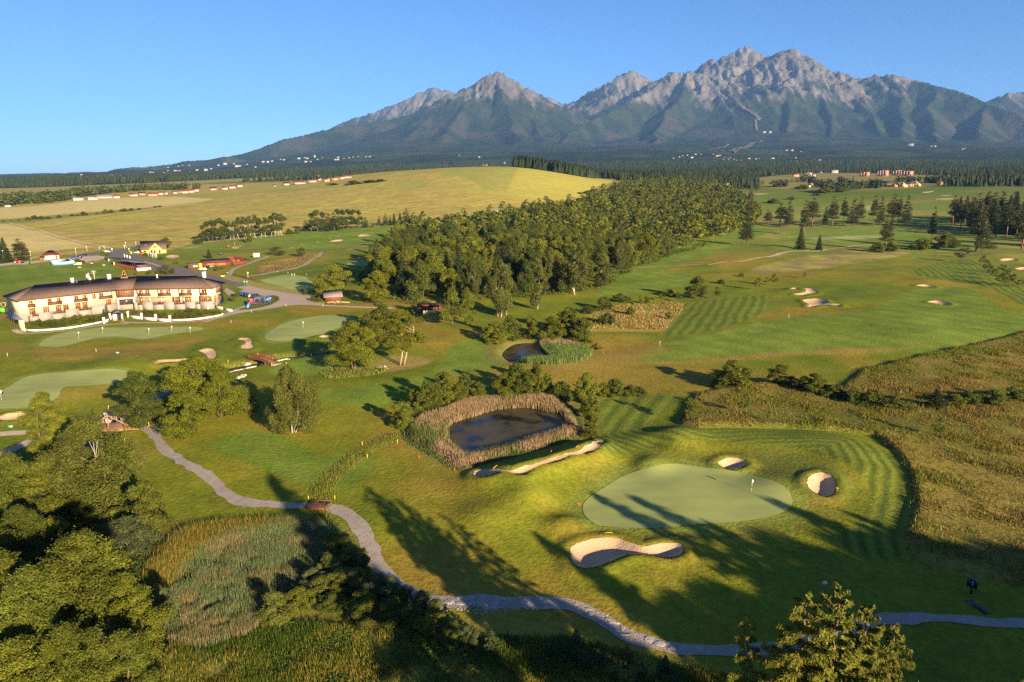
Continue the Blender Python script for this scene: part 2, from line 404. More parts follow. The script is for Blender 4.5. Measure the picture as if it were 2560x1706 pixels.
def tag(o,label=None,cat=None,group=None,kind=None):
 if label:o["label"]=label
 if cat:o["category"]=cat
 if group:o["group"]=group
 if kind:o["kind"]=kind
 return o
def empty(name,loc,rz=0.0,s=1.0,label=None,cat=None,group=None):
 o=bpy.data.objects.new(name,None)
 o.empty_display_size=0.5
 o.location=loc;o.rotation_euler=(0,0,rz);o.scale=(s,s,s)
 COL.objects.link(o)
 return tag(o,label,cat,group)
KIDS={}
def copy_tree(o,kids):
 """a thing and copies of its parts (kids: list of (part, [sub-parts]))"""
 r=o.copy();COL.objects.link(r)
 for p,subs in kids:
  c=p.copy();COL.objects.link(c);c.parent=r
  for s_ in subs:
   d=s_.copy();COL.objects.link(d);d.parent=c
 return r
class MB:
 """collects simple solids; build() links them as one mesh object"""
 def __init__(s):s.V=[];s.F4=[];s.F3=[];s.n=0
 def add(s,V,q=None,t=None):
  V=np.asarray(V,float).reshape(-1,3)
  if q is not None and len(q):s.F4.append(np.asarray(q)+s.n)
  if t is not None and len(t):s.F3.append(np.asarray(t)+s.n)
  s.V.append(V);s.n+=len(V);return s
 def box(s,x0,x1,y0,y1,z0,z1,M=None):
  V=np.array([(x,y,z)for z in(z0,z1)for y in(y0,y1)for x in(x0,x1)],float)
  if M is not None:V=M(V)
  return s.add(V,[(0,2,3,1),(4,5,7,6),(0,1,5,4),(2,6,7,3),(0,4,6,2),(1,3,7,5)])
 def tube(s,P,R,n=6,cap=True):
  P=np.asarray(P,float);R=np.broadcast_to(np.asarray(R,float),(len(P),))
  V=[];
  for i,p in enumerate(P):
   d=P[min(i+1,len(P)-1)]-P[max(i-1,0)]
   d=d/(np.linalg.norm(d)+1e-9)
   a=np.cross(d,(0,0,1.0))if abs(d[2])<0.95 else np.cross(d,(1.0,0,0))
   a/=np.linalg.norm(a);b=np.cross(d,a)
   for k in range(n):
    t=2*math.pi*k/n
    V.append(p+R[i]*(math.cos(t)*a+math.sin(t)*b))
  q=[(i*n+k,i*n+(k+1)%n,(i+1)*n+(k+1)%n,(i+1)*n+k)for i in range(len(P)-1)for k in range(n)]
  t3=[]
  if cap:
   t3=[(0,k+1,k)for k in range(1,n-1)]+[((len(P)-1)*n,(len(P)-1)*n+k,(len(P)-1)*n+k+1)for k in range(1,n-1)]
  return s.add(V,q,t3)
 def bar(s,p,q,r=0.05,n=4):return s.tube([p,q],r,n)
 def ball(s,c,r,nu=8,nv=5):
  r=np.broadcast_to(np.asarray(r,float),(3,));V=[]
  for j in range(nv+1):
   ph=math.pi*j/nv
   for k in range(nu):
    th=2*math.pi*k/nu
    V.append((c[0]+r[0]*math.sin(ph)*math.cos(th),c[1]+r[1]*math.sin(ph)*math.sin(th),c[2]+r[2]*math.cos(ph)))
  q=[(j*nu+k,(j+1)*nu+k,(j+1)*nu+(k+1)%nu,j*nu+(k+1)%nu)for j in range(nv)for k in range(nu)]
  return s.add(V,q)
 def poly(s,pts):
  n=len(pts)
  if n==4:return s.add(pts,[(0,1,2,3)])
  return s.add(pts,None,[(0,k,k+1)for k in range(1,n-1)])
 def prism(s,pts,d):
  """closed solid: outline pts (n,3) pushed along vector d"""
  P=np.asarray(pts,float);n=len(P);Q=P+np.asarray(d,float)
  q=[(k,(k+1)%n,n+(k+1)%n,n+k)for k in range(n)]
  t=[(0,k+1,k)for k in range(1,n-1)]+[(n,n+k,n+k+1)for k in range(1,n-1)]
  return s.add(np.vstack([P,Q]),q,t)
 def arrays(s):
  f=[]
  if s.F4:f.append(np.concatenate(s.F4))
  if s.F3:f.append(np.concatenate(s.F3))
  return np.concatenate(s.V),f
 def build(s,name,material,parent=None,smooth=False,loc=None):
  V,f=s.arrays()
  o=mesh_np(name,V,f,material,None,parent,smooth)
  if loc is not None:o.location=loc
  return o
 def data(s,name,material,smooth=False):
  V,f=s.arrays()
  return mesh_data(name,V,f,material,None,smooth)
def drape(name,P,step,off,material,kind='structure',zf=None,colf=None,jag=0.0):
 """sheet with outline P (n,2) lying on the ground"""
 L=np.linalg.norm(np.roll(P,-1,0)-P,axis=1)
 ring=[]
 for i in range(len(P)):
  k=max(1,int(L[i]/step));a=P[i];b=P[(i+1)%len(P)]
  for j in range(k):ring.append(a+(b-a)*j/k)
 ring=np.array(ring)
 if jag:
  ring=ring+jag*np.stack([vn(ring[:,0]*1.3,ring[:,1]*1.3,4),vn(ring[:,0]*1.3,ring[:,1]*1.3,9)],1)
 gx=np.arange(P[:,0].min(),P[:,0].max(),step);gy=np.arange(P[:,1].min(),P[:,1].max(),step)
 X,Y=np.meshgrid(gx,gy);X=X.ravel()+rng.uniform(-.2,.2,X.size)*step;Y=Y.ravel()+rng.uniform(-.2,.2,Y.size)*step
 s=sd_poly(ring,X,Y,1.0)
 k=s>step*0.45
 pts=np.vstack([ring,np.stack([X[k],Y[k]],1)])
 n=len(ring)
 v,e,f,_,_,_=delaunay_2d_cdt([Vector(p)for p in pts],[(i,(i+1)%n)for i in range(n)],[],1,1e-5)
 v=np.array([(p.x,p.y)for p in v])
 f=np.array([t for t in f if len(t)==3],int)
 a,b,c=v[f[:,0]],v[f[:,1]],v[f[:,2]]
 cr=(b[:,0]-a[:,0])*(c[:,1]-a[:,1])-(b[:,1]-a[:,1])*(c[:,0]-a[:,0])
 f[cr<0]=f[cr<0][:,::-1]
 z=(T2(v[:,0],v[:,1])+off)if zf is None else zf(v[:,0],v[:,1])
 o=mesh_np(name,np.column_stack([v,z]),f,material,None if colf is None else colf(v[:,0],v[:,1]),smooth=True)
 o["kind"]=kind
 return o
def ribbon(name,Lc,width,off,material,nseg=4,step=1.5,jag=0.25,kind='structure',zf=None):
 """strip along a centre line (n,2) lying on the ground"""
 P=spline(Lc,False,8)
 d=np.concatenate([[0],np.cumsum(np.linalg.norm(np.diff(P,axis=0),axis=1))])
 n=max(3,int(d[-1]/step));t=np.linspace(0,d[-1],n)
 C=np.stack([np.interp(t,d,P[:,0]),np.interp(t,d,P[:,1])],1)
 wv=np.interp(t,d,np.interp(np.linspace(0,1,len(P)),np.linspace(0,1,len(np.atleast_1d(width)))if np.ndim(width)else[0,1],width if np.ndim(width)else[width,width]))
 tg=np.gradient(C,axis=0);tg/=np.linalg.norm(tg,axis=1)[:,None]+1e-9
 nr=np.stack([-tg[:,1],tg[:,0]],1)
 V=[]
 for k in range(nseg+1):
  u=k/nseg-0.5
  j=jag*vn(t*0.5,np.full(n,k*7.7),3)if k in(0,nseg)else 0
  V.append(C+nr*((u*wv)+j)[:,None]if np.ndim(j)else C+nr*(u*wv)[:,None])
 V=np.stack(V,1).reshape(-1,2)
 z=(T2(V[:,0],V[:,1])+off)if zf is None else zf(V[:,0],V[:,1])
 i=np.arange(n-1)[:,None]*(nseg+1)+np.arange(nseg)[None,:]
 q=np.stack([i,i+nseg+1,i+nseg+2,i+1],-1).reshape(-1,4)[:,::-1]
 o=mesh_np(name,np.column_stack([V,z]),q,material,smooth=True)
 o["kind"]=kind
 return o,C
# ------ ground sheet
print("ground")
ROUGH=(.132,.132,.011);ROUGH2=(.072,.100,.010);BROWN=(.165,.118,.020)
FAIR=(.118,.158,.024);FAIR2=(.084,.128,.015);GREENC=(.255,.290,.098)
DRY=(.165,.125,.030);GOLD=(.335,.255,.070);PALE=(.47,.40,.165);LIME=(.34,.34,.045)
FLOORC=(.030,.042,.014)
Ds=[0,12,25,36,44]
d=50.0
while d<3800:
 Ds.append(d);d+=max(0.46,d*0.0060)
Ds.append(3800.0);Ds=np.array(Ds)
fine=np.arange(-0.69,0.6901,0.0028)
coarse=np.linspace(fine[-1],2*math.pi+fine[0],42)[1:-1]
As=np.concatenate([fine,coarse])
nD,nA=len(Ds),len(As)
DD,AA=np.meshgrid(Ds,As,indexing='ij')
GX=(DD*np.sin(AA)).ravel();GY=(DD*np.cos(AA)).ravel()
GD=DD.ravel()
col=np.empty((len(GX),3))
n1=fbm(GX,GY,45,3,21);n2=fbm(GX,GY,12,3,22);n3=fbm(GX,GY,160,2,23);n4=fbm(GX,GY,3.2,2,24)
def mix(a,b,t):
 return np.asarray(a)*(1-t)[:,None]+np.asarray(b)*t[:,None]
t=np.clip(.5+.75*n1+.5*n2,0,1)
col[:]=mix(ROUGH2,ROUGH,t)
tb=sstep(.12,.55,n1*.7+n2*.35+n3*.45)
col[:]=mix(col,BROWN,tb*.9)
far=sstep(380,750,GD)
col[:]=mix(col,mix((.118,.150,.030),(.19,.165,.045),sstep(-.1,.5,fbm(GX,GY*2.2,120,3,31))),far*.85)
def paint(v,pts,c,soft=1.0,amt=1.0,P=None,var=None,nz=0.0,smooth=True):
 if P is None:
  P=hit(vp(v,pts),T1)
  if smooth:P=spline(P,True,4)
 s=sd_poly(P,GX,GY,soft*3+nz*2+2)
 m=s>-90
 if not m.any():return m
 ss=s[m]+(nz*n2[m]if nz else 0)
 k=sstep(-soft,soft,ss)*amt
 cc=np.broadcast_to(np.asarray(c,float),(m.sum(),3))if var is None else mix(c,var[0],np.clip(var[1][m],0,1))
 col[m]=mix(col[m],cc,k)
 return m
# --- golf turf zones
fw_n=np.clip(.5+.9*n1+.6*n2,0,1)
stripeA=np.sin((GX*.80+GY*.60)*2*math.pi/11.0)
FWV=(FAIR2,np.clip(fw_n+.30*stripeA+.12*np.sin((GX*.6-GY*.8)*2*math.pi/14),0,1))
for v,q in(('N',[(380,900),(400,860),(600,800),(800,745),(1100,690),(1400,610),(1700,545),(2000,505),(2353,490),(2700,420),(2900,330),(3100,250),(3300,232),(3560,232),(3750,290),(3900,400),(4050,470),(4300,520),(4380,560),(4200,640),(3900,740),(3500,810),(3100,870),(2700,880),(2353,860),(1900,865),(1400,900),(1000,925),(700,945),(480,950)]),('L',[(960,850),(1200,815),(1500,780),(1800,745),(2050,660),(2180,520),(2250,400),(2500,330),(2700,420),(2800,560),(2600,650),(2300,690),(2050,760),(1850,830),(1700,900),(1600,980),(1400,1010),(1180,1000),(1000,960),(930,910)]),('L',[(850,500),(1100,480),(1300,560),(1250,650),(1000,640),(820,700),(600,720),(450,700),(500,620)]),('L',[(-100,1330),(250,1240),(550,1280),(800,1400),(950,1520),(800,1640),(500,1660),(200,1560),(-100,1440)]),('M',[(-1000,1190),(-700,1060),(-400,1000),(-100,1060),(-150,1200),(-400,1330),(-800,1300)]),('I',[(2060,620),(2353,560),(2700,480),(3200,330),(3560,250),(3700,300),(3300,420),(3000,560),(2600,690),(2353,770),(2150,830),(2060,800)]),('N',[(0,220),(200,180),(420,120),(700,90),(900,100),(860,220),(600,260),(300,300),(0,330)]),('H',[(700,130),(1100,60),(1700,20),(2100,50),(1900,180),(1500,260),(1100,300),(600,260),(200,200)]),('F',[(280,640),(520,600),(900,590),(1300,580),(1600,640),(1300,690),(900,690),(520,680)]),('F',[(100,340),(500,300),(900,270),(1400,240),(1900,200),(2200,195),(1900,260),(1500,300),(1000,330),(500,390),(150,420)]),('A',[(-200,420),(0,395),(400,375),(700,385),(1000,360),(1060,400),(1200,470),(900,500),(300,560),(-100,680),(-200,600)])):
 paint(v,q,FAIR,1.2,.92,var=FWV)
paint('Q',[(60,560),(250,340),(700,130),(1100,110),(1400,160),(1800,230),(2050,330),(2100,520),(2000,700),(1600,820),(1100,830),(600,790),(200,740)],(.070,.100,.018),3.0,.8,var=((.15,.125,.024),np.clip(.3+1.2*n1,0,1)),nz=3)
paint('Q',[(1550,100),(1900,120),(2100,200),(2350,280),(2450,420),(2400,560),(2200,640),(2000,560),(1960,420),(1800,300),(1560,160)],(.150,.105,.022),3.0,.75,var=((.075,.095,.018),np.clip(.4+1.5*n2,0,1)),nz=3)
for P in PG:paint('',None,(.125,.150,.024),.5,.9,P=P+0*P if False else np.mean(P,0)+(P-np.mean(P,0))*(1+2.2/np.maximum(np.linalg.norm(P-np.mean(P,0),axis=1),3))[:,None])
paint('N',[(-200,1060),(200,980),(600,960),(1000,930),(1500,890),(2000,850),(2353,835),(2800,845),(2353,880),(1900,900),(1300,950),(700,985),(200,1010),(-200,1090)],(.190,.135,.032),2.0,.75,nz=2)
paint('T',[(0,1290),(300,1270),(700,1280),(1000,1240),(1300,1170),(1100,1260),(700,1320),(0,1330)],(.190,.130,.030),2.0,.7,nz=2)
paint('J',[(-50,80),(300,110),(700,120),(1100,100),(1500,60),(1900,20),(1750,110),(1300,180),(900,220),(500,230),(100,160)],(.185,.125,.028),5.0,.75,nz=5)
paint('J',[(560,500),(700,470),(1000,440),(1040,500),(900,560),(700,600),(560,560)],(.190,.140,.030),3.0,.55,nz=3)
paint('M',[(1950,30),(2353,-20),(2800,-40),(2700,30),(2300,110),(1800,200),(1600,190)],(.185,.135,.032),2.0,.6,nz=2)
paint('J',[(900,1000),(1150,950),(1350,1050),(1420,1150),(1200,1200),(1000,1120)],(.165,.125,.028),4.0,.6,nz=4)
paint('L',[(1450,580),(1650,520),(1950,520),(2050,560),(1900,620),(1500,690),(1200,720),(950,690),(1050,640),(1300,650)],(.225,.165,.055),1.5,.75,nz=2)
paint('H',[(405,560),(420,500),(600,440),(800,400),(1000,350),(1120,345),(1100,375),(1030,420),(930,480),(800,520),(650,550),(500,580),(430,585)],(.125,.085,.045),1.5,.95,var=((.26,.20,.05),np.clip(.5+1.6*n2+.6*n1,0,1)))
paint('F',[(50,940),(200,880),(400,830),(620,800),(900,770),(1300,770),(1400,790),(1200,830),(900,880),(600,920),(300,950)],(.16,.12,.055),2.5,.9,var=((.22,.20,.045),np.clip(.4+1.8*n2,0,1)))
paint('N',[(60,440),(300,400),(700,385),(810,400),(800,470),(700,580),(620,640),(300,640),(-100,630),(-250,560)],(.30,.20,.075),1.2,.9,var=((.12,.125,.025),np.clip(.35+1.6*n2-.5*n1,0,1)))
paint('N',[(-200,630),(0,640),(620,640),(600,662),(300,666),(-200,655)],(.25,.16,.05),1.0,.8)
swA=np.sin((GX*.93-GY*.37+1.2*n2)*2*math.pi/3.6)
for v,q,s_ in(('N',[(810,400),(1650,300),(1730,250),(1640,360),(1620,470),(1300,600),(900,690),(600,700),(640,640),(740,540)],swA),('M',[(2100,480),(2353,420),(2800,430),(2900,480),(2750,560),(2650,700),(2500,780),(2200,830),(2080,760),(2090,640)],swA),('T',[(1000,380),(1600,230),(1800,260),(2353,520),(2353,760),(2200,700),(1900,560),(1660,500)],swA)):
 paint(v,q,(.115,.140,.018),1.0,.95,var=((.055,.082,.012),.5+.5*s_))
sM=sd_poly(PM,GX,GY,26)
ringm=(sM>-26)&(sM<0.5)
ro=sd_poly(spline(G1('Q',[(-200,140),(300,100),(900,30),(1500,20),(2000,80),(2400,200),(2560,350),(2600,520),(2500,700),(2300,800),(2600,1000),(3100,900),(3000,300),(2500,0),(1800,-130),(600,-80),(-300,30)]),True,4),GX,GY,6)
kk=ringm&(ro>-5)
sw=np.sin((sM+.5*n2)*2*math.pi/2.1)
col[kk]=mix(col[kk],mix((.115,.135,.018),(.045,.066,.012),.5+.5*sw)[kk],(sstep(-1,1,ro)*.9)[kk])
mm=sM>-2
mt=np.clip(.45+1.1*n1+.7*n2+.35*n4,0,1)
col[mm]=mix(col[mm],mix((.085,.088,.016),DRY,mt)[mm],sstep(-.6,.4,sM+.5*n4)[mm])
paint('s',[(1100,1530),(1300,1560),(1500,1620),(1720,1660),(1900,1720),(1800,1900),(300,1900),(-300,1900),(-400,1000),(0,1180),(130,1150),(280,1180),(330,1280),(420,1300),(520,1320),(700,1310),(830,1340),(900,1430),(1000,1480)],(.075,.082,.014),1.5,.95,var=((.185,.150,.028),np.clip(.25+1.0*n1+.8*n2,0,1)),nz=2)
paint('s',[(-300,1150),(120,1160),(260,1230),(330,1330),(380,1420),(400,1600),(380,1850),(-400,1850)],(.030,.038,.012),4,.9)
dS=d_line(LS,GX,GY,9.0)
k=dS<8
col[k]=mix(col[k],(.12,.125,.028),(sstep(5.5,3.5,dS)*.8)[k])
for P in PP:
 s=sd_poly(P,GX,GY,12)
 k=s>-12
 col[k]=mix(col[k],(.12,.115,.030),(sstep(-9,-5,s)*.85)[k])
DITCH=hit(vp('s',[(985,1092),(940,1112),(890,1140),(850,1175),(815,1205),(803,1240),(800,1262),(795,1300),(810,1330)]),T1)
dd_=d_line(spline(DITCH,False,5),GX,GY,6)
k=dd_<5
col[k]=mix(col[k],mix((.15,.16,.025),(.06,.07,.02),np.clip(.5+2*n4,0,1))[k],(sstep(2.6,1.5,dd_)*.95)[k])
# --- farmland
az=np.arctan2(GX,GY)
def pz(px):return math.atan((px-1280)/F*cp_)
fld_front=hit(vp('s',[(-160,662),(76,640),(249,618),(420,627),(480,612),(600,598),(714,587),(758,579),(924,567),(1059,555),(1178,543),(1255,525),(1357,513),(1433,501),(1477,489),(1513,463),(1553,454)]),T1)
back=np.array([[math.sin(pz(p))*D,math.cos(pz(p))*D]for p,D in((1600,1700),(1400,1900),(1000,2050),(500,2000),(0,2150),(-200,2200))])
PF=np.vstack([fld_front,back])
gst=np.clip(.5+.55*fbm(GX*.35+GY*.9,GX*.9-GY*.35,60,3,41)+.5*np.sin((GX*.55+GY*.83+25*n3)*2*math.pi/85)*.5+.25*n1,0,1)
sF=sd_poly(PF,GX,GY,30)
k=sF>-30
gc=mix(GOLD,(.30,.27,.060),gst)
gc=gc*(1+.10*np.sin((GX*.8-GY*.6+6*n1)*2*math.pi/16))[:,None]*(1+.22*n2+.12*n4)[:,None]
gc=mix(gc,(.24,.17,.055),sstep(.15,.5,n1*.6+n3*.6)*.6*sstep(1000,600,GD))
az_c=sstep(pz(1050),pz(1350),az)*sstep(820,980,GD)
gc=mix(gc,mix(LIME,(.36,.30,.08),np.clip(.5+.5*np.sin((GY-.25*GX+30*n3)*2*math.pi/60),0,1)),az_c*.85)
col[k]=mix(col[k],gc[k],sstep(-3,3,sF)[k])
for v,q,c,var in(('B',[(-60,502),(70,492),(300,545),(500,602),(700,655),(600,660),(200,690),(-60,705)],PALE,(.42,.34,.12)),('B',[(140,500),(320,524),(600,492),(1010,430),(960,420),(600,440),(300,480)],LIME,(.30,.28,.05)),('B',[(-60,395),(300,365),(700,322),(1200,307),(1465,322),(1100,372),(800,396),(400,428),(-60,462)],PALE,(.44,.37,.14)),('B',[(-60,467),(400,434),(800,402),(1100,376),(1000,394),(600,436),(150,487),(-60,488)],(.17,.18,.05),(.22,.20,.06)),('B',[(1100,300),(1450,288),(1900,253),(2200,233),(2353,228),(2060,260),(1700,290),(1460,320),(1200,305)],(.22,.25,.05),(.28,.26,.06)),('C',[(480,968),(850,902),(1280,880),(1295,905),(900,945),(560,975)],(.22,.25,.055),(.30,.26,.07))):
 paint(v,q,c,3.0,.95,var=(var,np.clip(.5+.8*n1+.3*n2,0,1)))
paint('c',[(600,640),(900,560),(1300,500),(1700,470),(1950,455),(1960,520),(1700,560),(1300,600),(900,650),(620,690)],(.28,.20,.05),3,.85,var=((.20,.17,.05),np.clip(.5+n2,0,1)))
paint('B',[(-80,290),(300,285),(800,250),(1300,222),(1800,192),(2353,162),(2353,148),(2000,168),(1500,188),(1000,213),(400,238),(-80,252)],(.26,.23,.075),6,.95,smooth=False)
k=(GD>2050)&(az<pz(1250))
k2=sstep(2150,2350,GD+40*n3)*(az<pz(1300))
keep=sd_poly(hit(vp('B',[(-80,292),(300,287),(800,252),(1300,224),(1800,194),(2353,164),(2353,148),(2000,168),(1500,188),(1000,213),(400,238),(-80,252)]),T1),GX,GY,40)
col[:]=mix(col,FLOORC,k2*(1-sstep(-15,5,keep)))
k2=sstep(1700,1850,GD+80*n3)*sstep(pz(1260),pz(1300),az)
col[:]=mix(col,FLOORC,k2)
clear=[(1880,446),(1960,438),(2060,432),(2200,434),(2330,438),(2410,446),(2390,464),(2260,470),(2000,474),(1900,470)]
paint('s',clear,(.24,.185,.062),8,.95,var=((.19,.19,.05),np.clip(.5+n1,0,1)),smooth=False)
paint('H',[(-40,1000),(0,960),(60,900),(190,835),(330,880),(250,940),(110,1035),(20,1090)],(.11,.15,.022),.6,.9)
paint('H',[(0,615),(250,640),(420,700),(700,750),(900,800),(1000,850),(800,832),(600,802),(400,762),(250,732),(0,645)],(.23,.185,.07),1.2,.7,nz=1)
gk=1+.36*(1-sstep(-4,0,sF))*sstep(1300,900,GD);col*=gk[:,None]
GZ=T2(GX,GY)
cell=np.maximum(0.46,GD*.0060)
def sink(P,extra=0.0):
 global GZ
 s=sd_poly(P,GX,GY,2)
 GZ=np.where(s>cell*.55+extra,GZ-.9,GZ)
for P in PB:sink(P)
ii=(np.arange(nD-1)[:,None]*nA+np.arange(nA)[None,:])
jj=(np.arange(nD-1)[:,None]*nA+(np.arange(nA)[None,:]+1)%nA)
quads=np.stack([ii,ii+nA,jj+nA,jj],-1)[1:].reshape(-1,4)[:,::-1]
tri0=np.stack([np.zeros(nA,int),nA+np.arange(nA),nA+(np.arange(nA)+1)%nA],-1)[:,::-1]
MG=mat_attr("turf",rough=1.0,var=.26,scale=1.1,scale2=.16,bump=.55,bscale=1.6,spec=.05,dist=.35)
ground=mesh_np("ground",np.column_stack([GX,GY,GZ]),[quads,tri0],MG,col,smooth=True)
ground["kind"]="structure"
# ------ greens, bunkers, water, paths
MGR=mat("green_turf",GREENC,.95,.16,.22,spec=.1,bump=.08,bscale=6,stretch=(.5,1.6,1))
MSAND=mat("sand",(.46,.315,.20),.95,.10,.5,bump=.35,bscale=3.0,spec=.1)
for P in PG:
 Dm=np.hypot(*P.mean(0))
 o=drape("putting_green",P,max(.9,Dm*.008),.045+Dm*.00012,MGR)
for P,lab in zip(PB,BUNKER_LABELS):
 Dm=np.hypot(*P.mean(0))
 size=min(np.ptp(P[:,0]),np.ptp(P[:,1]))
 o=drape("sand_bunker",P,max(.45,min(Dm*.006,size/6)),.07+Dm*.0001,MSAND,jag=.12)
 o["label"]=lab
def water_mat(name,c1,c2,sc,lo=.45,hi=.6,rlo=.05):
 m,nt,b=nmat(name);N=nt.nodes;Lk=nt.links
 geo=N.new("ShaderNodeNewGeometry")
 nz=N.new("ShaderNodeTexNoise");nz.inputs["Scale"].default_value=sc;nz.inputs["Detail"].default_value=6;nz.inputs["Roughness"].default_value=.62
 Lk.new(geo.outputs["Position"],nz.inputs["Vector"])
 r=N.new("ShaderNodeMapRange");r.inputs[1].default_value=lo;r.inputs[2].default_value=hi
 Lk.new(nz.outputs[0],r.inputs[0])
 mx=N.new("ShaderNodeMix");mx.data_type='RGBA'
 mx.inputs[6].default_value=(*c1,1);mx.inputs[7].default_value=(*c2,1)
 Lk.new(r.outputs[0],mx.inputs[0]);Lk.new(mx.outputs[2],b.inputs["Base Color"])
 r2=N.new("ShaderNodeMapRange");r2.inputs[3].default_value=rlo;r2.inputs[4].default_value=.45
 Lk.new(r.outputs[0],r2.inputs[0]);Lk.new(r2.outputs[0],b.inputs["Roughness"])
 b.inputs["IOR"].default_value=1.22 if rlo<.2 else 1.12
 n3_=N.new("ShaderNodeTexNoise");n3_.inputs["Scale"].default_value=2.2;Lk.new(geo.outputs["Position"],n3_.inputs["Vector"])
 bp=N.new("ShaderNodeBump");bp.inputs["Strength"].default_value=.06;bp.inputs["Distance"].default_value=.1
 Lk.new(n3_.outputs[0],bp.inputs["Height"]);Lk.new(bp.outputs[0],b.inputs["Normal"])
 return m
MW=water_mat("pond_water",(.010,.012,.012),(.060,.048,.022),.16,.40,.56)
MW2=water_mat("stream_water",(.022,.020,.020),(.045,.038,.027),.5,.5,.7,.3)
for k,(P,pz_)in enumerate(zip(PP,PZ)):
 c=P.mean(0)
 Pq=c+(P-c)*(1+1.2/np.maximum(np.linalg.norm(P-c,axis=1),1)[:,None])
 o=drape("pond_water",Pq,3.0,0,MW,zf=lambda x,y,z=pz_:np.full(len(x),z))
 o["label"]=("dark weedy pond ringed by tall pale reeds","small dark pond behind green reeds beside bushes","black marsh water under the near reed bed")[k]
dd=np.concatenate([[0],np.cumsum(np.linalg.norm(np.diff(LS,axis=0),axis=1))])
o,_=ribbon("stream_water",LS[::4],4.6,0,MW2,nseg=2,jag=.0,zf=lambda x,y:d_line(LS,x,y,12.0,LSZ)[1])
MPATH=mat("gravel_path",(.29,.245,.215),.95,.18,.8,bump=.5,bscale=5)
MPATHL=mat("pale_gravel",(.40,.32,.24),.95,.14,.6,bump=.4,bscale=5)
MASPH=mat("asphalt",(.125,.105,.098),.9,.10,.2,bump=.2,bscale=6)
MCONC=mat("paved_yard",(.34,.265,.21),.9,.08,.12,bump=.15,bscale=4)
MTRACK=mat("earth_track",(.40,.30,.15),.95,.2,.1,bump=.3,bscale=1)
def path(name,v,q,wd,m,off=.05,step=1.2,**kw):
 L_=hit(vp(v,q),T1)
 return ribbon(name,L_,wd,off,m,step=step,**kw)
PATHPX=[(345,1071),(362,1072),(381,1082),(397,1103),(414,1123),(437,1143),(477,1166),(517,1188),(543,1212),(567,1235),(600,1253),(648,1261),(700,1263),(750,1264),(800,1264),(838,1272),(866,1287),(893,1309),(911,1337),(925,1367),(940,1398),(960,1430),(992,1465),(1030,1490),(1075,1503),(1128,1505),(1180,1503),(1247,1506),(1315,1506),(1383,1506),(1434,1514),(1478,1534),(1512,1553),(1553,1577),(1590,1596),(1638,1609),(1689,1621),(1740,1626),(1800,1628),(1860,1628),(1930,1622),(2000,1610),(2080,1588),(2140,1570),(2197,1552),(2284,1546),(2350,1546),(2413,1550),(2478,1556),(2560,1562),(2640,1568)]
main_path,PC=path("cart_path",'s',PATHPX,[2.1,2.1,2.2,2.3,2.8,2.5,1.9,1.9,1.9],MPATH,.06,.8,nseg=6,jag=.35)
path("cart_path",'J',[(-200,905),(0,903),(150,893),(270,887),(330,880)],2.6,MPATHL)
path("cart_path",'J',[(-120,1150),(0,1098),(60,1070),(150,1030),(240,985),(300,960)],2.4,MPATHL)
path("cart_path",'J',[(1420,850),(1520,840),(1620,830),(1740,770),(1860,700),(1950,672),(2060,650)],2.0,MPATHL)
path("cart_path",'H',[(20,610),(75,600),(85,555),(150,515),(280,470),(400,425),(520,383)],2.4,MPATH)
path("cart_path",'H',[(270,615),(400,605),(550,575),(700,548),(850,520),(970,470),(1050,405),(1115,380),(1140,347),(1155,335)],2.4,MPATH)
path("cart_path",'H',[(1155,335),(1300,326),(1500,297),(1650,265),(1800,240),(2000,205)],1.6,MTRACK,.12)
path("cart_path",'H',[(1150,958),(1300,968),(1600,980),(1850,987),(1990,995)],2.2,MPATHL)
path("cart_path",'F',[(-300,885),(0,850),(100,828),(200,815)],2.0,MTRACK,.12,2)
path("cart_path",'F',[(190,818),(250,806),(300,788),(380,772),(450,768),(560,768),(650,762)],3.2,MPATHL,.12,2)
path("cart_path",'F',[(650,762),(720,750),(820,738),(920,724),(1090,714)],2.4,MPATHL,.12,2)
path("cart_path",'F',[(1620,772),(1800,772),(1950,790),(2353,796)],2.4,MPATHL,.12,2)
path("cart_path",'N',[(-300,62),(0,45),(300,38),(700,22),(1000,8)],1.4,MTRACK,.12,2)
path("farm_track",'B',[(60,489),(200,526),(330,562),(500,606),(640,638),(745,664)],5.0,MTRACK,.3,6)
path("farm_track",'B',[(2353,232),(2200,243),(1900,280),(1460,343),(1000,402),(640,452),(310,520)],12.0,mat("mown_strip",(.36,.26,.085),.95,.15,.05),.35,8)
path("farm_track",'I',[(-160,222),(130,210),(450,180),(700,160),(900,125),(1100,95),(1400,50),(1700,5)],6,MASPH,.35,6)
def yard(name,v,q,m,off=.06,sm=False):
 P=area_poly(v,q,sm)
 return drape(name,P,3.0,off,m)
yard("road",'s',[(258,634),(282,628),(305,626),(316,632),(340,640),(372,650),(410,658),(450,668),(490,680),(520,685),(548,693),(568,700),(612,714),(620,715),(590,718),(560,708),(530,702),(500,700),(450,700),(420,690),(395,682),(370,676),(340,668),(300,652),(270,643)],MASPH,.08)
yard("road",'s',[(180,640),(225,632),(276,628),(330,618),(380,612),(380,616),(330,623),(284,634),(225,638),(184,645)],MASPH,.10)
yard("car_park",'s',[(612,714),(620,714),(645,721),(700,730),(750,738),(785,742),(775,750),(783,757),(810,758),(809,766),(772,763),(740,763),(709,766),(677,772),(645,777),(602,783),(560,793),(535,800),(520,806),(500,806),(545,796),(566,790),(583,781),(600,772),(632,752),(640,746),(600,736),(588,733),(610,724),(590,718)],MCONC,.05)
yard("car_park",'c',[(-60,800),(0,790),(240,760),(520,740),(820,715),(1000,715),(1300,672),(1640,640),(1960,620),(2040,640),(2050,690),(1700,745),(1600,745),(1420,700),(1000,735),(820,750),(520,800),(240,800),(0,830),(-60,835)],MPATHL,.05)
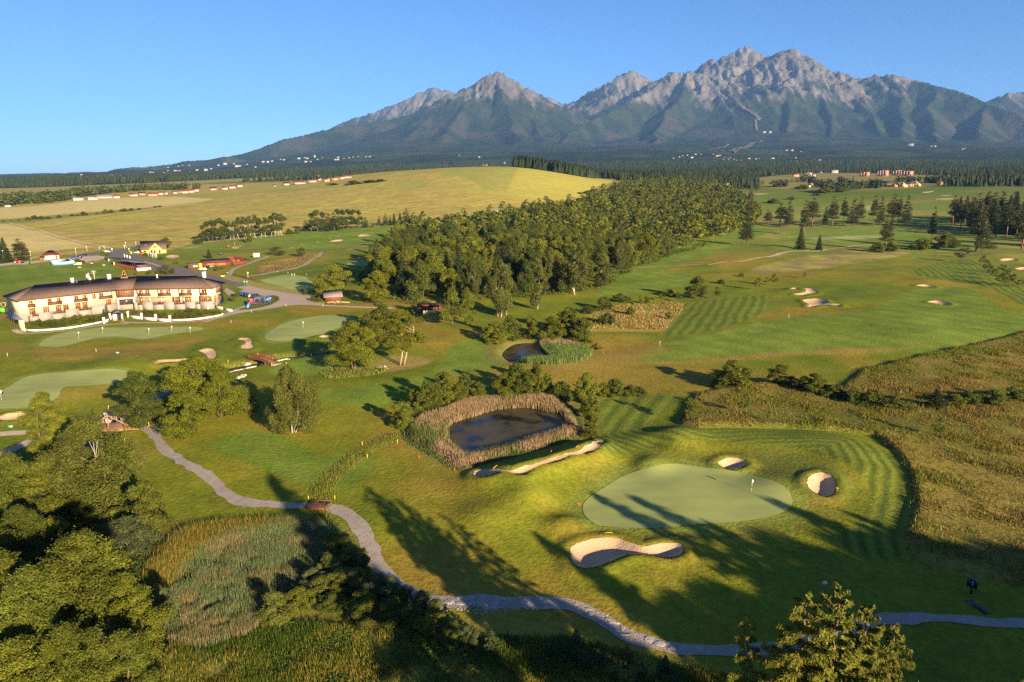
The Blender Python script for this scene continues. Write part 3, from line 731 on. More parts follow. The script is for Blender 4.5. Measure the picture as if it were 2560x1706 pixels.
yard("pavement",'W',[(1180,542),(1350,585),(1500,635),(1440,640),(1330,600),(1160,560)],MCONC,.12)
yard("pavement",'s',[(566,720),(590,733),(572,740),(560,728)],MCONC,.05)
print("ground done")
# ------ mountains
print("mountains")
def ridge(pts):
 return np.array([at_D(px/.91914,py/.91914,D)for px,py,D in pts])
RIDGES=[(.62,[(700,330,14800),(745,300,14800),(800,275,14900),(850,258,15000),(900,237,15000),(940,224,15000),(975,208,15000),(1005,199,15000),(1020,205,15000),(1045,212,15100),(1060,222,15200),(1110,240,15200)]),(.70,[(1005,199,15000),(990,230,14200),(960,265,13400)]),(.70,[(900,237,15000),(890,262,14000)]),(.60,[(240,393,8600),(300,386,8800),(400,376,9200),(480,369,9600),(540,358,10000),(600,344,10300),(660,324,10600),(740,304,10900),(800,290,11000),(870,280,11100),(960,258,11300),(1000,243,11400),(1050,217,11500),(1090,190,11500),(1120,172,11500),(1137,164,11500),(1150,168,11500),(1165,180,11500),(1185,196,11450),(1200,205,11400),(1210,216,11350),(1225,235,11200),(1240,252,11000),(1268,275,10500),(1292,296,10000),(1305,315,9500)]),(.75,[(1137,164,11500),(1150,200,10900),(1165,240,10200),(1178,285,9500),(1190,325,8300)]),(.75,[(1200,205,11400),(1212,250,10600),(1235,290,9800),(1250,320,8900)]),(.75,[(1120,172,11500),(1085,225,10700),(1050,270,9900),(1020,305,9000)]),(.7,[(1050,217,11500),(990,265,10500),(950,300,9600)]),(.65,[(1200,250,15500),(1232,232,15500),(1250,222,15500),(1262,225,15500),(1280,235,15500),(1300,240,15500),(1310,234,14500),(1340,224,14300),(1360,211,14200),(1380,199,14000),(1390,203,13900),(1410,195,13700),(1430,176,13500),(1452,162,13400),(1465,171,13400),(1480,183,13400),(1505,187,13300),(1530,190,13200)]),(.9,[(1452,162,13400),(1445,195,12900),(1440,225,12400)]),(.8,[(1380,199,14000),(1350,235,13200),(1320,270,12300)]),(.62,[(1515,185,12200),(1530,171,12200),(1545,162,12200),(1560,165,12200),(1580,160,12150),(1600,163,12100),(1620,166,12200),(1640,150,12700),(1660,135,12900),(1682,120,13000),(1704,105,13000),(1720,119,13000),(1740,130,13000),(1755,132,12900),(1760,138,12850),(1765,127,12800),(1780,123,12700),(1790,119,12600),(1800,112,12500),(1812,109,12400),(1830,115,12350),(1840,121,12350),(1860,136,12300),(1880,150,12250),(1900,162,12200),(1930,170,12200),(1960,180,12150),(1985,182,12100),(2020,174,12000),(2045,172,11900),(2070,180,11800),(2100,188,11600),(2150,200,11300),(2200,212,11000),(2240,222,10800),(2280,238,10600),(2330,258,10300),(2380,280,10000),(2430,300,9800)]),(.72,[(1530,171,12200),(1490,205,11600),(1440,232,11000),(1395,255,10500),(1350,280,10000),(1310,305,9500),(1295,330,8800)]),(.75,[(1580,160,12150),(1565,205,11400),(1545,250,10600),(1520,295,9700),(1500,330,8600)]),(.75,[(1620,166,12200),(1650,205,11500),(1672,250,10700),(1690,295,9900),(1720,335,8600)]),(.95,[(1704,105,13000),(1712,150,12600),(1700,190,12200)]),(.80,[(1812,109,12400),(1812,160,11800),(1806,210,11100),(1800,260,10300),(1800,305,9400)]),(.78,[(1840,121,12350),(1870,180,11500),(1895,235,10700),(1910,285,9900),(1900,330,8700)]),(.75,[(1900,162,12200),(1960,215,11300),(2010,265,10400),(2030,310,9400)]),(.70,[(2045,172,11900),(2062,215,11200),(2085,262,10300),(2080,305,9300)]),(.70,[(2150,200,11300),(2140,245,10500),(2160,295,9500),(2150,330,8400)]),(.70,[(2280,238,10600),(2250,280,9800),(2260,320,8800)]),(.60,[(2240,238,13500),(2270,229,13500),(2290,219,13500),(2312,211,13500),(2353,211,13500),(2420,220,13500),(2500,250,13500)]),]
Dm_=[3800.0]
while Dm_[-1]<17500:Dm_.append(Dm_[-1]*(1.009 if Dm_[-1]<8300 else 1.0044 if Dm_[-1]<15400 else 1.012))
Dm_=np.array(Dm_)
Am=np.arange(-0.70,0.7001,0.00195)
DD,AA=np.meshgrid(Dm_,Am,indexing='ij')
MX=(DD*np.sin(AA)).ravel();MY=(DD*np.cos(AA)).ravel();MD=DD.ravel()
base=T0(MX,MY)
wx=MX+120*fbm(MX,MY,900,3,51);wy=MY+120*fbm(MX,MY,900,3,52)
k0=sstep(4200,7000,MD)
wx=MX+(wx-MX)*k0;wy=MY+(wy-MY)*k0
H=np.zeros(len(MX));DR=np.zeros(len(MX))
for sl,pts in RIDGES:
 P=ridge(pts)
 for(ax,ay,az_),(bx,by,bz)in zip(P[:-1],P[1:]):
  ex,ey=bx-ax,by-ay
  t=np.clip(((wx-ax)*ex+(wy-ay)*ey)/(ex*ex+ey*ey),0,1)
  dd=np.hypot(wx-ax-t*ex,wy-ay-t*ey)
  hz=np.maximum(az_+(bz-az_)*t-base,1)
  u_=dd*sl*.92/(hz+40)
  h_=hz*np.where(u_<.62,1-u_,.38*np.exp(-(u_-.62)/.38))
  m_=h_>H
  H=np.where(m_,h_,H);DR=np.where(m_,dd,DR)
A_=np.clip(H/1400,0,1)
big_=fbm(MX,MY,500,2,64)
gul=ridged(MX+60*big_,MY/3.0,330,3,61);gul2=ridged(MX,MY/2.5,95,2,65)
big=ridged(MX,MY,900,3,63)
steepm=sstep(.25,.75,A_)
off_=sstep(0,700,DR)
H=H+A_*(off_*70*(big-.45)+off_*(.25+.75*steepm)*105*(gul-.5)+(.3+.7*off_)*steepm*82*(gul2-.35)+48*steepm*(ridged(MX,MY,60,2,68)-.3))*sstep(0,.12,A_)
H=H+26*sstep(4500,7000,MD)*fbm(MX,MY,420,3,66)*(1-steepm)
H=H*sstep(3800,6200,MD)
fl=sstep(4000,5000,MD)
H=H+fl*7*np.abs(fbm(MX,MY,70,2,67))*(1-steepm)
MZ=base+H
alt=MZ-40
cn=fbm(MX,MY,420,4,71);cf=fbm(MX,MY/2.2,120,3,72);cw=ridged(MX,MY/4.0,190,3,73)
forest=mix((.015,.024,.012),(.027,.038,.016),np.clip(.5+1.3*cf+.8*cn,0,1))
forest=mix(forest,(.045,.062,.022),sstep(.1,.5,cn+.25)*sstep(330,220,alt)*.75)
pur=sstep(.0,.45,cn*.9+cf*.4+.12)*sstep(280,420,alt)*sstep(880,700,alt)
mcol=mix(forest,(.050,.040,.038),pur*.7)
pine=mix((.019,.028,.014),(.033,.040,.020),np.clip(.5+1.2*cf,0,1))
mcol=mix(mcol,pine,sstep(850,950,alt+100*cn))
rockc=mix((.155,.138,.128),(.088,.080,.080),np.clip(.5+.9*cf+.6*cn,0,1))
rk=sstep(1020,1260,alt+340*cw-90+150*cn)
mcol=mix(mcol,rockc,rk)
alpine=sstep(.15,.5,fbm(MX,MY,240,3,75)+.05)*sstep(1250,1350,alt)*sstep(1750,1500,alt)
mcol=mix(mcol,(.085,.085,.055),alpine*.4)
ni=nA_=len(Am)
i=np.arange(len(Dm_)-1)[:,None]*nA_+np.arange(nA_-1)[None,:]
q=np.stack([i,i+nA_,i+nA_+1,i+1],-1).reshape(-1,4)[:,::-1]
MM=mat_attr("mountain_side",rough=1.0,var=.28,scale=.045,scale2=.008,bump=1.0,bscale=.022,spec=.05,dist=26)
mountains=mesh_np("mountains",np.column_stack([MX,MY,MZ]),q,MM,mcol,smooth=True)
mountains["kind"]="structure"
def MT(x,y):
 """height of the mountain sheet near a point (nearest sample)"""
 D=math.hypot(x,y);a=math.atan2(x,y)
 r=int(np.clip(np.searchsorted(Dm_,D),0,len(Dm_)-1));c=int(np.clip(round((a-Am[0])/.00195),0,nA_-1))
 return float(MZ[r*nA_+c])
def hitM(px,py):
 """first meeting of a line of sight with the far terrain"""
 r=rays(np.array([[px,py]],float))[0]
 c=int(np.clip(round((math.atan2(r[0],r[1])-Am[0])/.00195),0,nA_-1))
 Z=MZ.reshape(len(Dm_),nA_)[:,c]
 zz=CAMZ+Dm_/math.hypot(r[0],r[1])*r[2]
 b=np.where(zz<Z)[0]
 j=b[0]if len(b)else 60
 t=Dm_[j]/math.hypot(r[0],r[1])
 return np.array([r[0]*t,r[1]*t,Z[j]])
MSKI=mat("bare_slope",(.13,.095,.07),.95,.2,.01)
def slope_strip(pts,wd,m=MSKI,off=8):
 P=np.array([hitM(px,py)for px,py in pts])
 ribbon("ski_slope",P[:,:2],wd,0,m,nseg=2,step=25,jag=8,zf=lambda x,y:np.array([MT(a,b)for a,b in zip(x,y)])+off)
slope_strip([(1804,240),(1812,250),(1830,262),(1850,270),(1870,280),(1886,292),(1900,303)],45)
slope_strip([(1889,300),(1890,315),(1893,330)],22)
slope_strip([(1816,236),(1840,236),(1870,230),(1890,228)],24)
slope_strip([(1775,378),(1800,372),(1822,364)],26);slope_strip([(1806,380),(1840,376),(1870,367),(1892,358)],26)
slope_strip([(1835,385),(1850,376),(1880,363),(1910,354)],22)
# ------ haze
def haze():
 x0,x1,y0,y1,z0,z1=-15500,15500,-4200,18200,-8,float(MZ.max())+60
 m=MB();m.box(x0,x1,y0,y1,z0,z1)
 ma,nt,b=nmat("haze_air")
 nt.nodes.remove(b)
 pv=nt.nodes.new("ShaderNodeVolumePrincipled")
 pv.inputs["Color"].default_value=(.22,.47,1.0,1)
 pv.inputs["Density"].default_value=HAZE
 pv.inputs["Anisotropy"].default_value=0.0
 nt.links.new(pv.outputs[0],nt.nodes["Material Output"].inputs["Volume"])
 o=m.build("haze",ma);o["kind"]="stuff"
HAZE=2.8e-5
haze()
# ------ trees: one of each kind, then copies
print("trees")
MLEAF=mat_attr("foliage",rough=.75,var=0,bump=0,spec=.2,transl=.32,rnd=.20)
MBARK=mat("bark",(.13,.095,.065),.9,.3,2.0,bump=.5,bscale=8)
MBIRCH=mat("birch_bark",(.40,.35,.29),.8,.30,1.6,bump=.2,stretch=(1,1,3))
MPINEB=mat("pine_bark",(.17,.085,.045),.9,.3,1.5,bump=.4)
def unit(v):return v/(np.linalg.norm(v,axis=-1,keepdims=True)+1e-9)
def quads_at(C,Nn,size,r,aspect=.62,long=None):
 n=len(C)
 a=unit(np.cross(Nn,r.normal(size=(n,3))))if long is None else unit(long)
 b=unit(np.cross(Nn,a))
 s=size*1.15*r.uniform(.6,1.35,(n,1))
 a=a*s*.5;b=b*s*aspect*.5
 V=np.stack([C-a*.8+b,C+a,C-a*.8-b],1).reshape(-1,3)
 return V,np.arange(3*n).reshape(-1,3)
def leaf_cols(n,base,r,var=.22,tone=None):
 c=np.array(base)[None,:]*(1+var*r.normal(size=(n,1)).clip(-1.6,1.6))*(1+.08*r.normal(size=(n,3)))
 if tone is not None:c=c*tone[:,None]
 return np.repeat(np.clip(c,.004,.6),3,0)
def lobes_crown(lobes,n,size,base,seed,up=.25,jit=.14,aspect=.62,tones=None,droop=0.0):
 r=np.random.default_rng(seed)
 L=np.array(lobes,float)
 area=(L[:,3]*L[:,4]+L[:,3]*L[:,5])
 k=r.choice(len(L),int(n*1.5),p=area/area.sum())
 dirs=unit(r.normal(size=(len(k),3)))
 g_=np.abs(r.normal(0,jit,(len(k),1)));rad=np.where(r.uniform(0,1,(len(k),1))<.68,1-g_,1+g_*(.25+jit))
 C=L[k,:3]+dirs*L[k,3:6]*rad
 deep=np.zeros(len(k),bool)
 for j in range(len(L)):
  q=(C-L[j,:3])/L[j,3:6]
  deep|=((q*q).sum(1)<.55)&(k!=j)
 keep=~deep;C=C[keep][:n];dirs=dirs[keep][:n];k=k[keep][:n]
 Nn=unit(dirs*.75+r.normal(0,.55,C.shape)+np.array([0,0,up]))
 tn=(np.random.default_rng(seed+5).uniform(.80,1.2,len(L))if tones is None else tones)[k]
 lng=None
 if droop:lng=unit(r.normal(0,.35,C.shape)+np.array([0,0,-1.0]));Nn=unit(np.cross(lng,r.normal(size=C.shape)))
 V,Q=quads_at(C,Nn,size,r,aspect,lng)
 return V,Q,leaf_cols(len(C),base,r,.22,tn)
def limb_mesh(stems,n=6):
 m=MB()
 for P,R in stems:m.tube(P,R,n)
 return m
def proto(name,trunk,crown,mb,H):
 V,Q,c=crown
 cd=mesh_data(name+"_crown",V,Q,MLEAF,c)
 td=trunk.data(name+"_trunk",mb,True)if trunk is not None else None
 return dict(name=name,crown=cd,trunk=td,H=H)
def bent(p,q,k,r,sag=.12,n=5):
 p=np.array(p,float);q=np.array(q,float)
 t=np.linspace(0,1,n)[:,None]
 return p+(q-p)*t+np.sin(t*math.pi)*r.normal(0,sag,3)*np.linalg.norm(q-p)
def mk_broad(name,H,W,nl,n,size,base,seed,trunk_h=.22,mb=None,flat=.8,lob=.30,stems=1,tr=.018,droop=0.0,aspect=.62,jit=.14,tops=None):
 r=np.random.default_rng(seed)
 cz0=H*trunk_h;lobes=[];st=[]
 for i in range(nl):
  f=(i+.5)/nl
  a=i*2.399+r.uniform(-.4,.4)
  hh=r.uniform(0,1)**.8
  prof=math.sin(math.pi*min(1,.18+.80*hh))**.75
  rr=W*.5*prof*r.uniform(.22,.88)
  rad=W*lob*r.uniform(.62,1.12)*(1.0-.42*hh)
  z=cz0+rad*.5+(H-cz0-rad*1.2)*hh
  lobes.append((rr*math.cos(a),rr*math.sin(a),z,rad*r.uniform(.75,1.3),rad*r.uniform(.75,1.3),rad*flat*r.uniform(.75,1.25)))
 lobes.append((r.uniform(-.04,.04)*W,r.uniform(-.04,.04)*W,H-W*lob*.6,W*lob*.6,W*lob*.6,W*lob*.6))
 for s in range(stems):
  off=np.array([r.uniform(-1,1),r.uniform(-1,1),0])*(.035*W if stems>1 else 0)
  top=np.array([r.uniform(-.10,.10)*W*(1+stems*.2),r.uniform(-.10,.10)*W*(1+stems*.2),H*.78])
  if tops:off=np.array([tops[s][0],0,0.]);top=np.array([tops[s][1],r.uniform(-.3,.3),H*.8])
  P=bent(off,top,5,r,.05,6);R=np.linspace(tr*H,tr*H*.2,6);R[0]*=1.35
  st.append((P,R))
 for i,L in enumerate(lobes[:min(nl,14)]):
  s=st[i%stems][0]
  f=np.clip((L[2]-.35*W*.5)/(H*.82),.18,.8)
  a_=s[0]+(s[-1]-s[0])*f
  st.append((bent(a_,(L[0]*.9,L[1]*.9,L[2]),4,r,.08,4),np.linspace(tr*H*.30,tr*H*.06,4)))
 return proto(name,limb_mesh(st),lobes_crown(lobes,n,size,base,seed+1,jit=jit,droop=droop,aspect=aspect),mb or MBARK,H)
def mk_pine(name,H,W,n,size,base,seed,c0=.42,mb=None):
 """tall bare stem, flat irregular whorls"""
 r=np.random.default_rng(seed);lobes=[];st=[(bent((0,0,0),(r.uniform(-.3,.3),r.uniform(-.3,.3),H*.97),5,r,.008,6),np.linspace(.017*H,.004*H,6))]
 nw=9
 for i in range(nw):
  h=c0+(1-c0)*(i+.3)/nw
  wr=W*.5*(1.0-.75*((i+.3)/nw)**1.6)*r.uniform(.75,1.1)
  for j in range(4 if i<nw-2 else 2):
   a=j*1.57+i*.9+r.uniform(-.5,.5);q=r.uniform(.35,.72)*wr
   rd=wr*r.uniform(.34,.56)
   c=(q*math.cos(a),q*math.sin(a),H*h+r.uniform(-.02,.02)*H)
   lobes.append((*c,rd,rd,rd*.52))
   st.append((np.array([(0,0,H*h-.04*H),c]),np.array([.006*H,.002*H])))
 lobes.append((0,0,H*.965,W*.10,W*.10,H*.035))
 for j in range(5):
  a=r.uniform(0,6.28);h=r.uniform(.10,max(c0,.2))
  st.append((np.array([(0,0,H*h),(math.cos(a)*W*.16,math.sin(a)*W*.16,H*h+.2)]),np.array([.003*H,.001*H])))
 return proto(name,limb_mesh(st,5),lobes_crown(lobes,n,size,base,seed+1,up=.5,jit=.25,aspect=.4),mb or MPINEB,H)
def mk_spruce(name,H,W,n,size,base,seed,c0=.06,droop=.28,aspect=.42,irr=.2,mb=None,power=.85):
 """conical conifer: boughs in whorls, foliage laid along them"""
 r=np.random.default_rng(seed);C=[];Ln=[];Nn=[];st=[(np.array([(0,0,0),(0,0,H*.5),(0,0,H*.98)]),np.array([.016*H,.009*H,.002*H]))]
 nb=int(60*(1+H/30));per=max(6,n//nb);tones=[]
 for i in range(nb):
  f=((i+r.uniform(0,1))/nb)**1.12
  h=H*(c0+(1-c0)*f)
  ln=W*.5*(1-f)**power*r.uniform(1-irr*1.3,1+irr)+.04*W
  a=i*2.399+r.uniform(-.3,.3)
  d=np.array([math.cos(a),math.sin(a),0.0]);side=np.array([-d[1],d[0],0])
  rise=.22*(f>.65)
  m=max(4,int(per*(ln/(W*.5))*1.9))
  t=r.uniform(.12,1,m)**.75
  wd=ln*.26*(1-t*.65)
  lat=r.uniform(-1,1,m)*wd
  p=np.array([0,0,h])+d*(t*ln)[:,None]+side*lat[:,None]+np.array([0,0,1.0])*(-(droop*ln*t**1.6)+rise*ln*t-np.abs(lat)*.35+r.normal(0,.05*ln+.02,m))[:,None]
  C.append(p);Ln.append(np.tile(d,(m,1))*.7+side*(np.sign(lat)*.8)[:,None]+np.array([0,0,-.45])+r.normal(0,.3,(m,3)))
  tones.append(np.full(m,r.uniform(.8,1.2)))
  if i%2==0:st.append((np.array([(0,0,h),tuple(np.array([0,0,h])+d*ln*.8+np.array([0,0,-droop*ln*.6]))]),np.array([.005*H*(1-f)+.01,.008])))
 C=np.concatenate(C);Ln=unit(np.concatenate(Ln));tn=np.concatenate(tones)
 Nq=unit(np.cross(Ln,r.normal(size=C.shape))+np.array([0,0,.35]))
 V,Q=quads_at(C,Nq,size,r,aspect,Ln)
 return proto(name,limb_mesh(st,4),(V,Q,leaf_cols(len(C),base,r,.2,tn)),mb or MBARK,H)
GW=(.135,.145,.012);GB=(.105,.122,.013);GD_=(.052,.072,.012);GBI=(.095,.105,.022);GPI=(.046,.058,.015);GSP=(.036,.052,.015)
PR={}
PR['willow']=[mk_broad("willow_tree",16,15,38,15000,.40,GW,101,.12,lob=.18,stems=2,tr=.014),mk_broad("willow_tree",15,13,34,13500,.40,GW,102,.10,lob=.19,stems=2,tr=.014)]
PR['broad']=[mk_broad("broadleaf_tree",16,12,24,8000,.46,GB,111,.04,lob=.22,jit=.2,tr=.011),mk_broad("broadleaf_tree",17,10.5,24,7600,.46,(.102,.116,.012),112,.02,lob=.21,jit=.2,flat=1.0,tr=.011),mk_broad("broadleaf_tree",14,14,28,8600,.46,(.125,.135,.011),113,.05,lob=.20,flat=.75,jit=.18,tr=.011),mk_broad("broadleaf_tree",16,9.5,22,7000,.44,GD_,114,.02,lob=.23,jit=.22,flat=1.1,tr=.011),mk_broad("broadleaf_tree",15,11,24,7600,.45,(.078,.096,.016),116,.03,lob=.22,jit=.24,tr=.011)]
PR['birch']=[mk_broad("birch_tree",19,8,34,9500,.38,GBI,121,.12,MBIRCH,lob=.17,flat=1.5,tr=.0075,jit=.25),mk_broad("birch_tree",18,9,34,9800,.38,GBI,122,.10,MBIRCH,lob=.165,flat=1.5,stems=2,tr=.0075,jit=.25)]
PR['birch_clump']=[mk_broad("birch_tree",14,11,80,44000,.21,(.105,.115,.020),125,.06,MBIRCH,lob=.115,flat=1.7,stems=4,tr=.006,jit=.3)]
PR['birch_near']=[mk_broad("birch_tree",14,12,110,56000,.21,(.108,.122,.018),126,.03,MBIRCH,lob=.095,flat=1.6,stems=3,tr=.0055,jit=.3)]
PR['aspen']=[mk_broad("aspen_tree",21,6.2,14,2600,.62,(.074,.090,.020),131,.28,MBIRCH,lob=.27,flat=1.1,tr=.008),mk_broad("aspen_tree",20,7,14,2800,.62,(.060,.078,.018),132,.10,MBARK,lob=.27,flat=1.1,tr=.008)]
PR['alder']=[mk_broad("alder_tree",14,10.5,90,58000,.20,(.105,.120,.012),141,.03,lob=.11,jit=.42),mk_broad("alder_tree",13,11,84,54000,.20,(.092,.110,.013),142,.0,lob=.11,jit=.42),mk_broad("alder_tree",14,9,80,50000,.20,(.118,.130,.012),143,.03,lob=.115,jit=.42)]
PR['darktree']=[mk_broad("broadleaf_tree",13,9.5,60,30000,.26,(.060,.078,.012),145,.0,lob=.14,jit=.36)]
PR['willow_near']=[mk_broad("willow_tree",16,14,50,36000,.27,(.132,.148,.010),147,.14,lob=.14,stems=3,tr=.010,jit=.32),mk_broad("willow_tree",12,10,40,26000,.26,(.120,.138,.010),148,.08,lob=.15,stems=2,tr=.010,jit=.32)]
PR['fork']=[mk_broad("willow_tree",17,15,44,24000,.28,(.150,.155,.010),149,.27,mat("pale_bark",(.36,.26,.18),.9,.25,1.5),lob=.125,stems=2,tr=.013,jit=.22,tops=((-.5,-1.0),(.5,4.2)))]
PR['pine']=[mk_pine("pine_tree",27,10,3600,.75,(.050,.060,.014),151,.28),mk_pine("pine_tree",26,9,3300,.72,GPI,152,.36),mk_pine("pine_tree",24,11,3800,.75,(.040,.052,.015),153,.16)]
PR['roundpine']=[mk_broad("pine_tree",8,9,14,4200,.38,(.052,.062,.018),155,.08,MPINEB,lob=.22,flat=.8,aspect=.35)]
PR['spruce']=[mk_spruce("spruce_tree",22,8,4200,.85,GSP,161),mk_spruce("spruce_tree",18,7,3600,.75,(.044,.058,.016),162)]
PR['larch']=[mk_spruce("larch_tree",21,8.5,42000,.30,(.160,.155,.020),171,.04,.16,.22,.38,power=.62),mk_spruce("larch_tree",19,8,36000,.30,(.155,.155,.020),172,.04,.22,.22,.4,power=.6)]
PR['nearpine']=[mk_spruce("pine_tree",23,8,40000,.25,(.140,.150,.022),175,.1,-.12,.5,.3,MPINEB,power=.55)]
PR['bush']=[mk_broad("bush",3.6,5,24,4200,.26,(.080,.098,.014),181,-.06,lob=.18,jit=.3,tr=.01),mk_broad("bush",4.2,4.6,24,4200,.26,(.10,.115,.014),182,-.06,lob=.18,jit=.3,tr=.01),mk_broad("bush",3.0,6,26,4200,.26,(.066,.084,.014),183,-.1,lob=.17,jit=.3,tr=.01)]
PR['shrub']=[mk_broad("shrub",7,6.4,44,11000,.23,(.105,.122,.013),185,-.04,lob=.145,stems=3,tr=.006,jit=.34),mk_broad("shrub",6,6.2,40,10000,.23,(.122,.134,.012),186,-.04,lob=.15,stems=3,tr=.006,jit=.34),mk_broad("shrub",6.5,5.8,40,10000,.23,(.086,.106,.013),187,-.04,lob=.145,stems=3,tr=.006,jit=.34)]
PR['greywillow']=[mk_broad("willow_shrub",4.2,4.6,20,9000,.26,(.088,.108,.040),188,-.05,lob=.17,stems=4,tr=.01,jit=.3,aspect=.25,flat=1.2),mk_broad("willow_shrub",4.0,4.2,18,8000,.24,(.115,.130,.022),189,-.05,lob=.18,stems=4,tr=.01,jit=.3,aspect=.3,flat=1.1)]
PR['sapling']=[mk_broad("young_tree",5.2,2.3,9,700,.26,(.085,.105,.012),191,.32,lob=.28,tr=.009),mk_broad("young_tree",5.0,2.6,9,700,.26,(.125,.125,.012),192,.32,lob=.28,tr=.009)]
PR['youngpine']=[mk_spruce("young_pine",3.2,2.0,1500,.22,(.060,.085,.032),195,.02,-.25,.35,.25)]
PR['lowbroad']=[mk_broad("lb",16,12,12,200,1.9,(.090,.104,.013),201,.04,lob=.25),mk_broad("lb",17,10,12,190,1.9,(.062,.080,.014),202,.02,lob=.25,flat=1.1),mk_broad("lb",14,13,12,200,1.9,(.110,.120,.012),203,.04,lob=.24)]
TREECOUNT=0
def tree(kind,loc,H,W=None,label=None,cat="tree",group=None,var=None,name=None):
 """one tree standing at loc: an Empty with trunk and crown"""
 global TREECOUNT
 ps=PR[kind];p=ps[(TREECOUNT if var is None else var)%len(ps)];TREECOUNT+=1
 s=H/p['H']
 e=bpy.data.objects.new(name or p['name'],None);e.empty_display_size=.5
 sw=s if W is None else s*W
 e.location=loc;e.rotation_euler=(0,0,random.uniform(0,6.283));e.scale=(sw,sw,s)
 COL.objects.link(e)
 tag(e,label,cat,group)
 if p['trunk']is not None:
  t=bpy.data.objects.new("trunk",p['trunk']);t.parent=e;COL.objects.link(t)
 c=bpy.data.objects.new("crown",p['crown']);c.parent=e;COL.objects.link(c)
 return e
def height_to(P,px,ty):
 """height of something standing at ground point P whose top shows at photo row ty"""
 r=rays(np.array([[px,ty]],float))[0]
 t=P[1]/r[1]
 return CAMZ+r[2]*t-P[2]
def T(kind,v,bx,by,ty,label,cat="tree",group=None,W=None,var=None,wpx=None,name=None):
 P=g1(v,bx,by);q=vp(v,[(bx,ty)])[0]
 H=max(height_to(P,q[0],q[1]),.8)*(1.3 if v=='O' and kind=='bush' else 1)
 if wpx:
  ps=PR[kind];p=ps[(var or 0)%len(ps)];var=var or 0
  dist=math.hypot(P[0],P[1],50)
  me=p['crown'];co=np.empty(len(me.vertices)*3,np.float32);me.vertices.foreach_get("co",co);co=co.reshape(-1,3)
  w0=(np.ptp(co[:,0])+np.ptp(co[:,1]))/2*H/p['H']
  W=1.15*(wpx/VIEW[v][2])/F*dist/w0
 return tree(kind,(P[0],P[1],P[2]-.1),H,W,label,cat,group,var,name)
# --- trees one can name
T('alder','J',455,1062,515,"tall dark green alder left of the timber bridge",wpx=330,var=2)
T('birch_near','s',238,1300,1045,"big drooping birch with white limbs before the timber bridge",wpx=185)
T('darktree','J',1290,830,318,"dense dark green tree right behind the timber bridge",wpx=400)
T('willow_near','J',1740,905,500,"leaning lower willow of the bright clump by the stream",wpx=400,var=1)
T('willow_near','J',1840,690,178,"tallest bright willow of the clump by the stream",wpx=590,var=0)
T('willow_near','J',2035,755,300,"slanting multi stemmed willow at the right of the stream clump",wpx=330,var=1)
T('shrub','J',2220,700,445,"round bushy tree at the right end of the stream clump",wpx=280,var=2)
T('birch_clump','L',690,1262,610,"lone white stemmed birch clump on the mown slope",wpx=480)
T('willow_near','L',1285,662,165,"bright yellow green willow on the rough island",wpx=450,var=0)
T('fork','L',1745,602,45,"tall open crowned tree with two pale forked trunks",wpx=430).rotation_euler.z=0
T('broad','H',1840,1262,905,"green tree behind the bright island willow beside the putting green",wpx=370,var=1)
T('broad','H',1812,915,545,"tree with a visible trunk right of the red hut",wpx=320,var=2)
T('willow','H',1300,835,475,"broad round tree behind the red hut",wpx=410,var=0)
T('willow','H',1900,690,262,"large yellow green willow at the wood's left corner",wpx=430,var=0)
T('willow','H',2180,690,240,"second large willow beside the corner willow of the wood",wpx=420,var=1)
T('shrub','H',1630,640,545,"small round bush at the foot of the corner willow","bush",wpx=100,var=1)
T('broad','I',520,1230,855,"tree with a pale bent trunk before the dark timber shelter",wpx=255,var=0)
T('broad','I',668,1222,860,"slim tree with leaning trunk right of the timber shelter",wpx=165,var=1)
T('birch','I',960,1148,610,"left birch of the white trunk trio on the fairway edge",group="birch trio at the wood edge",wpx=200,var=0)
T('birch','I',988,1148,585,"middle birch of the white trunk trio on the fairway edge",group="birch trio at the wood edge",wpx=230,var=1)
T('birch','I',1043,1130,640,"right birch of the white trunk trio on the fairway edge",group="birch trio at the wood edge",wpx=200,var=0)
T('birch','I',1350,1075,580,"single birch with a bare white stem on the open fairway edge",wpx=200,var=0)
T('birch','I',1715,935,500,"birch with forked white trunk at the wood's front edge",wpx=300,var=1)
T('birch','I',1975,855,565,"birch at the right tip of the wood's front edge",wpx=210,var=0)
T('broad','N',945,348,115,"lone round tree standing above the dry rough patch",wpx=205,var=0)
NL="trees of the near wood in the lower left corner"
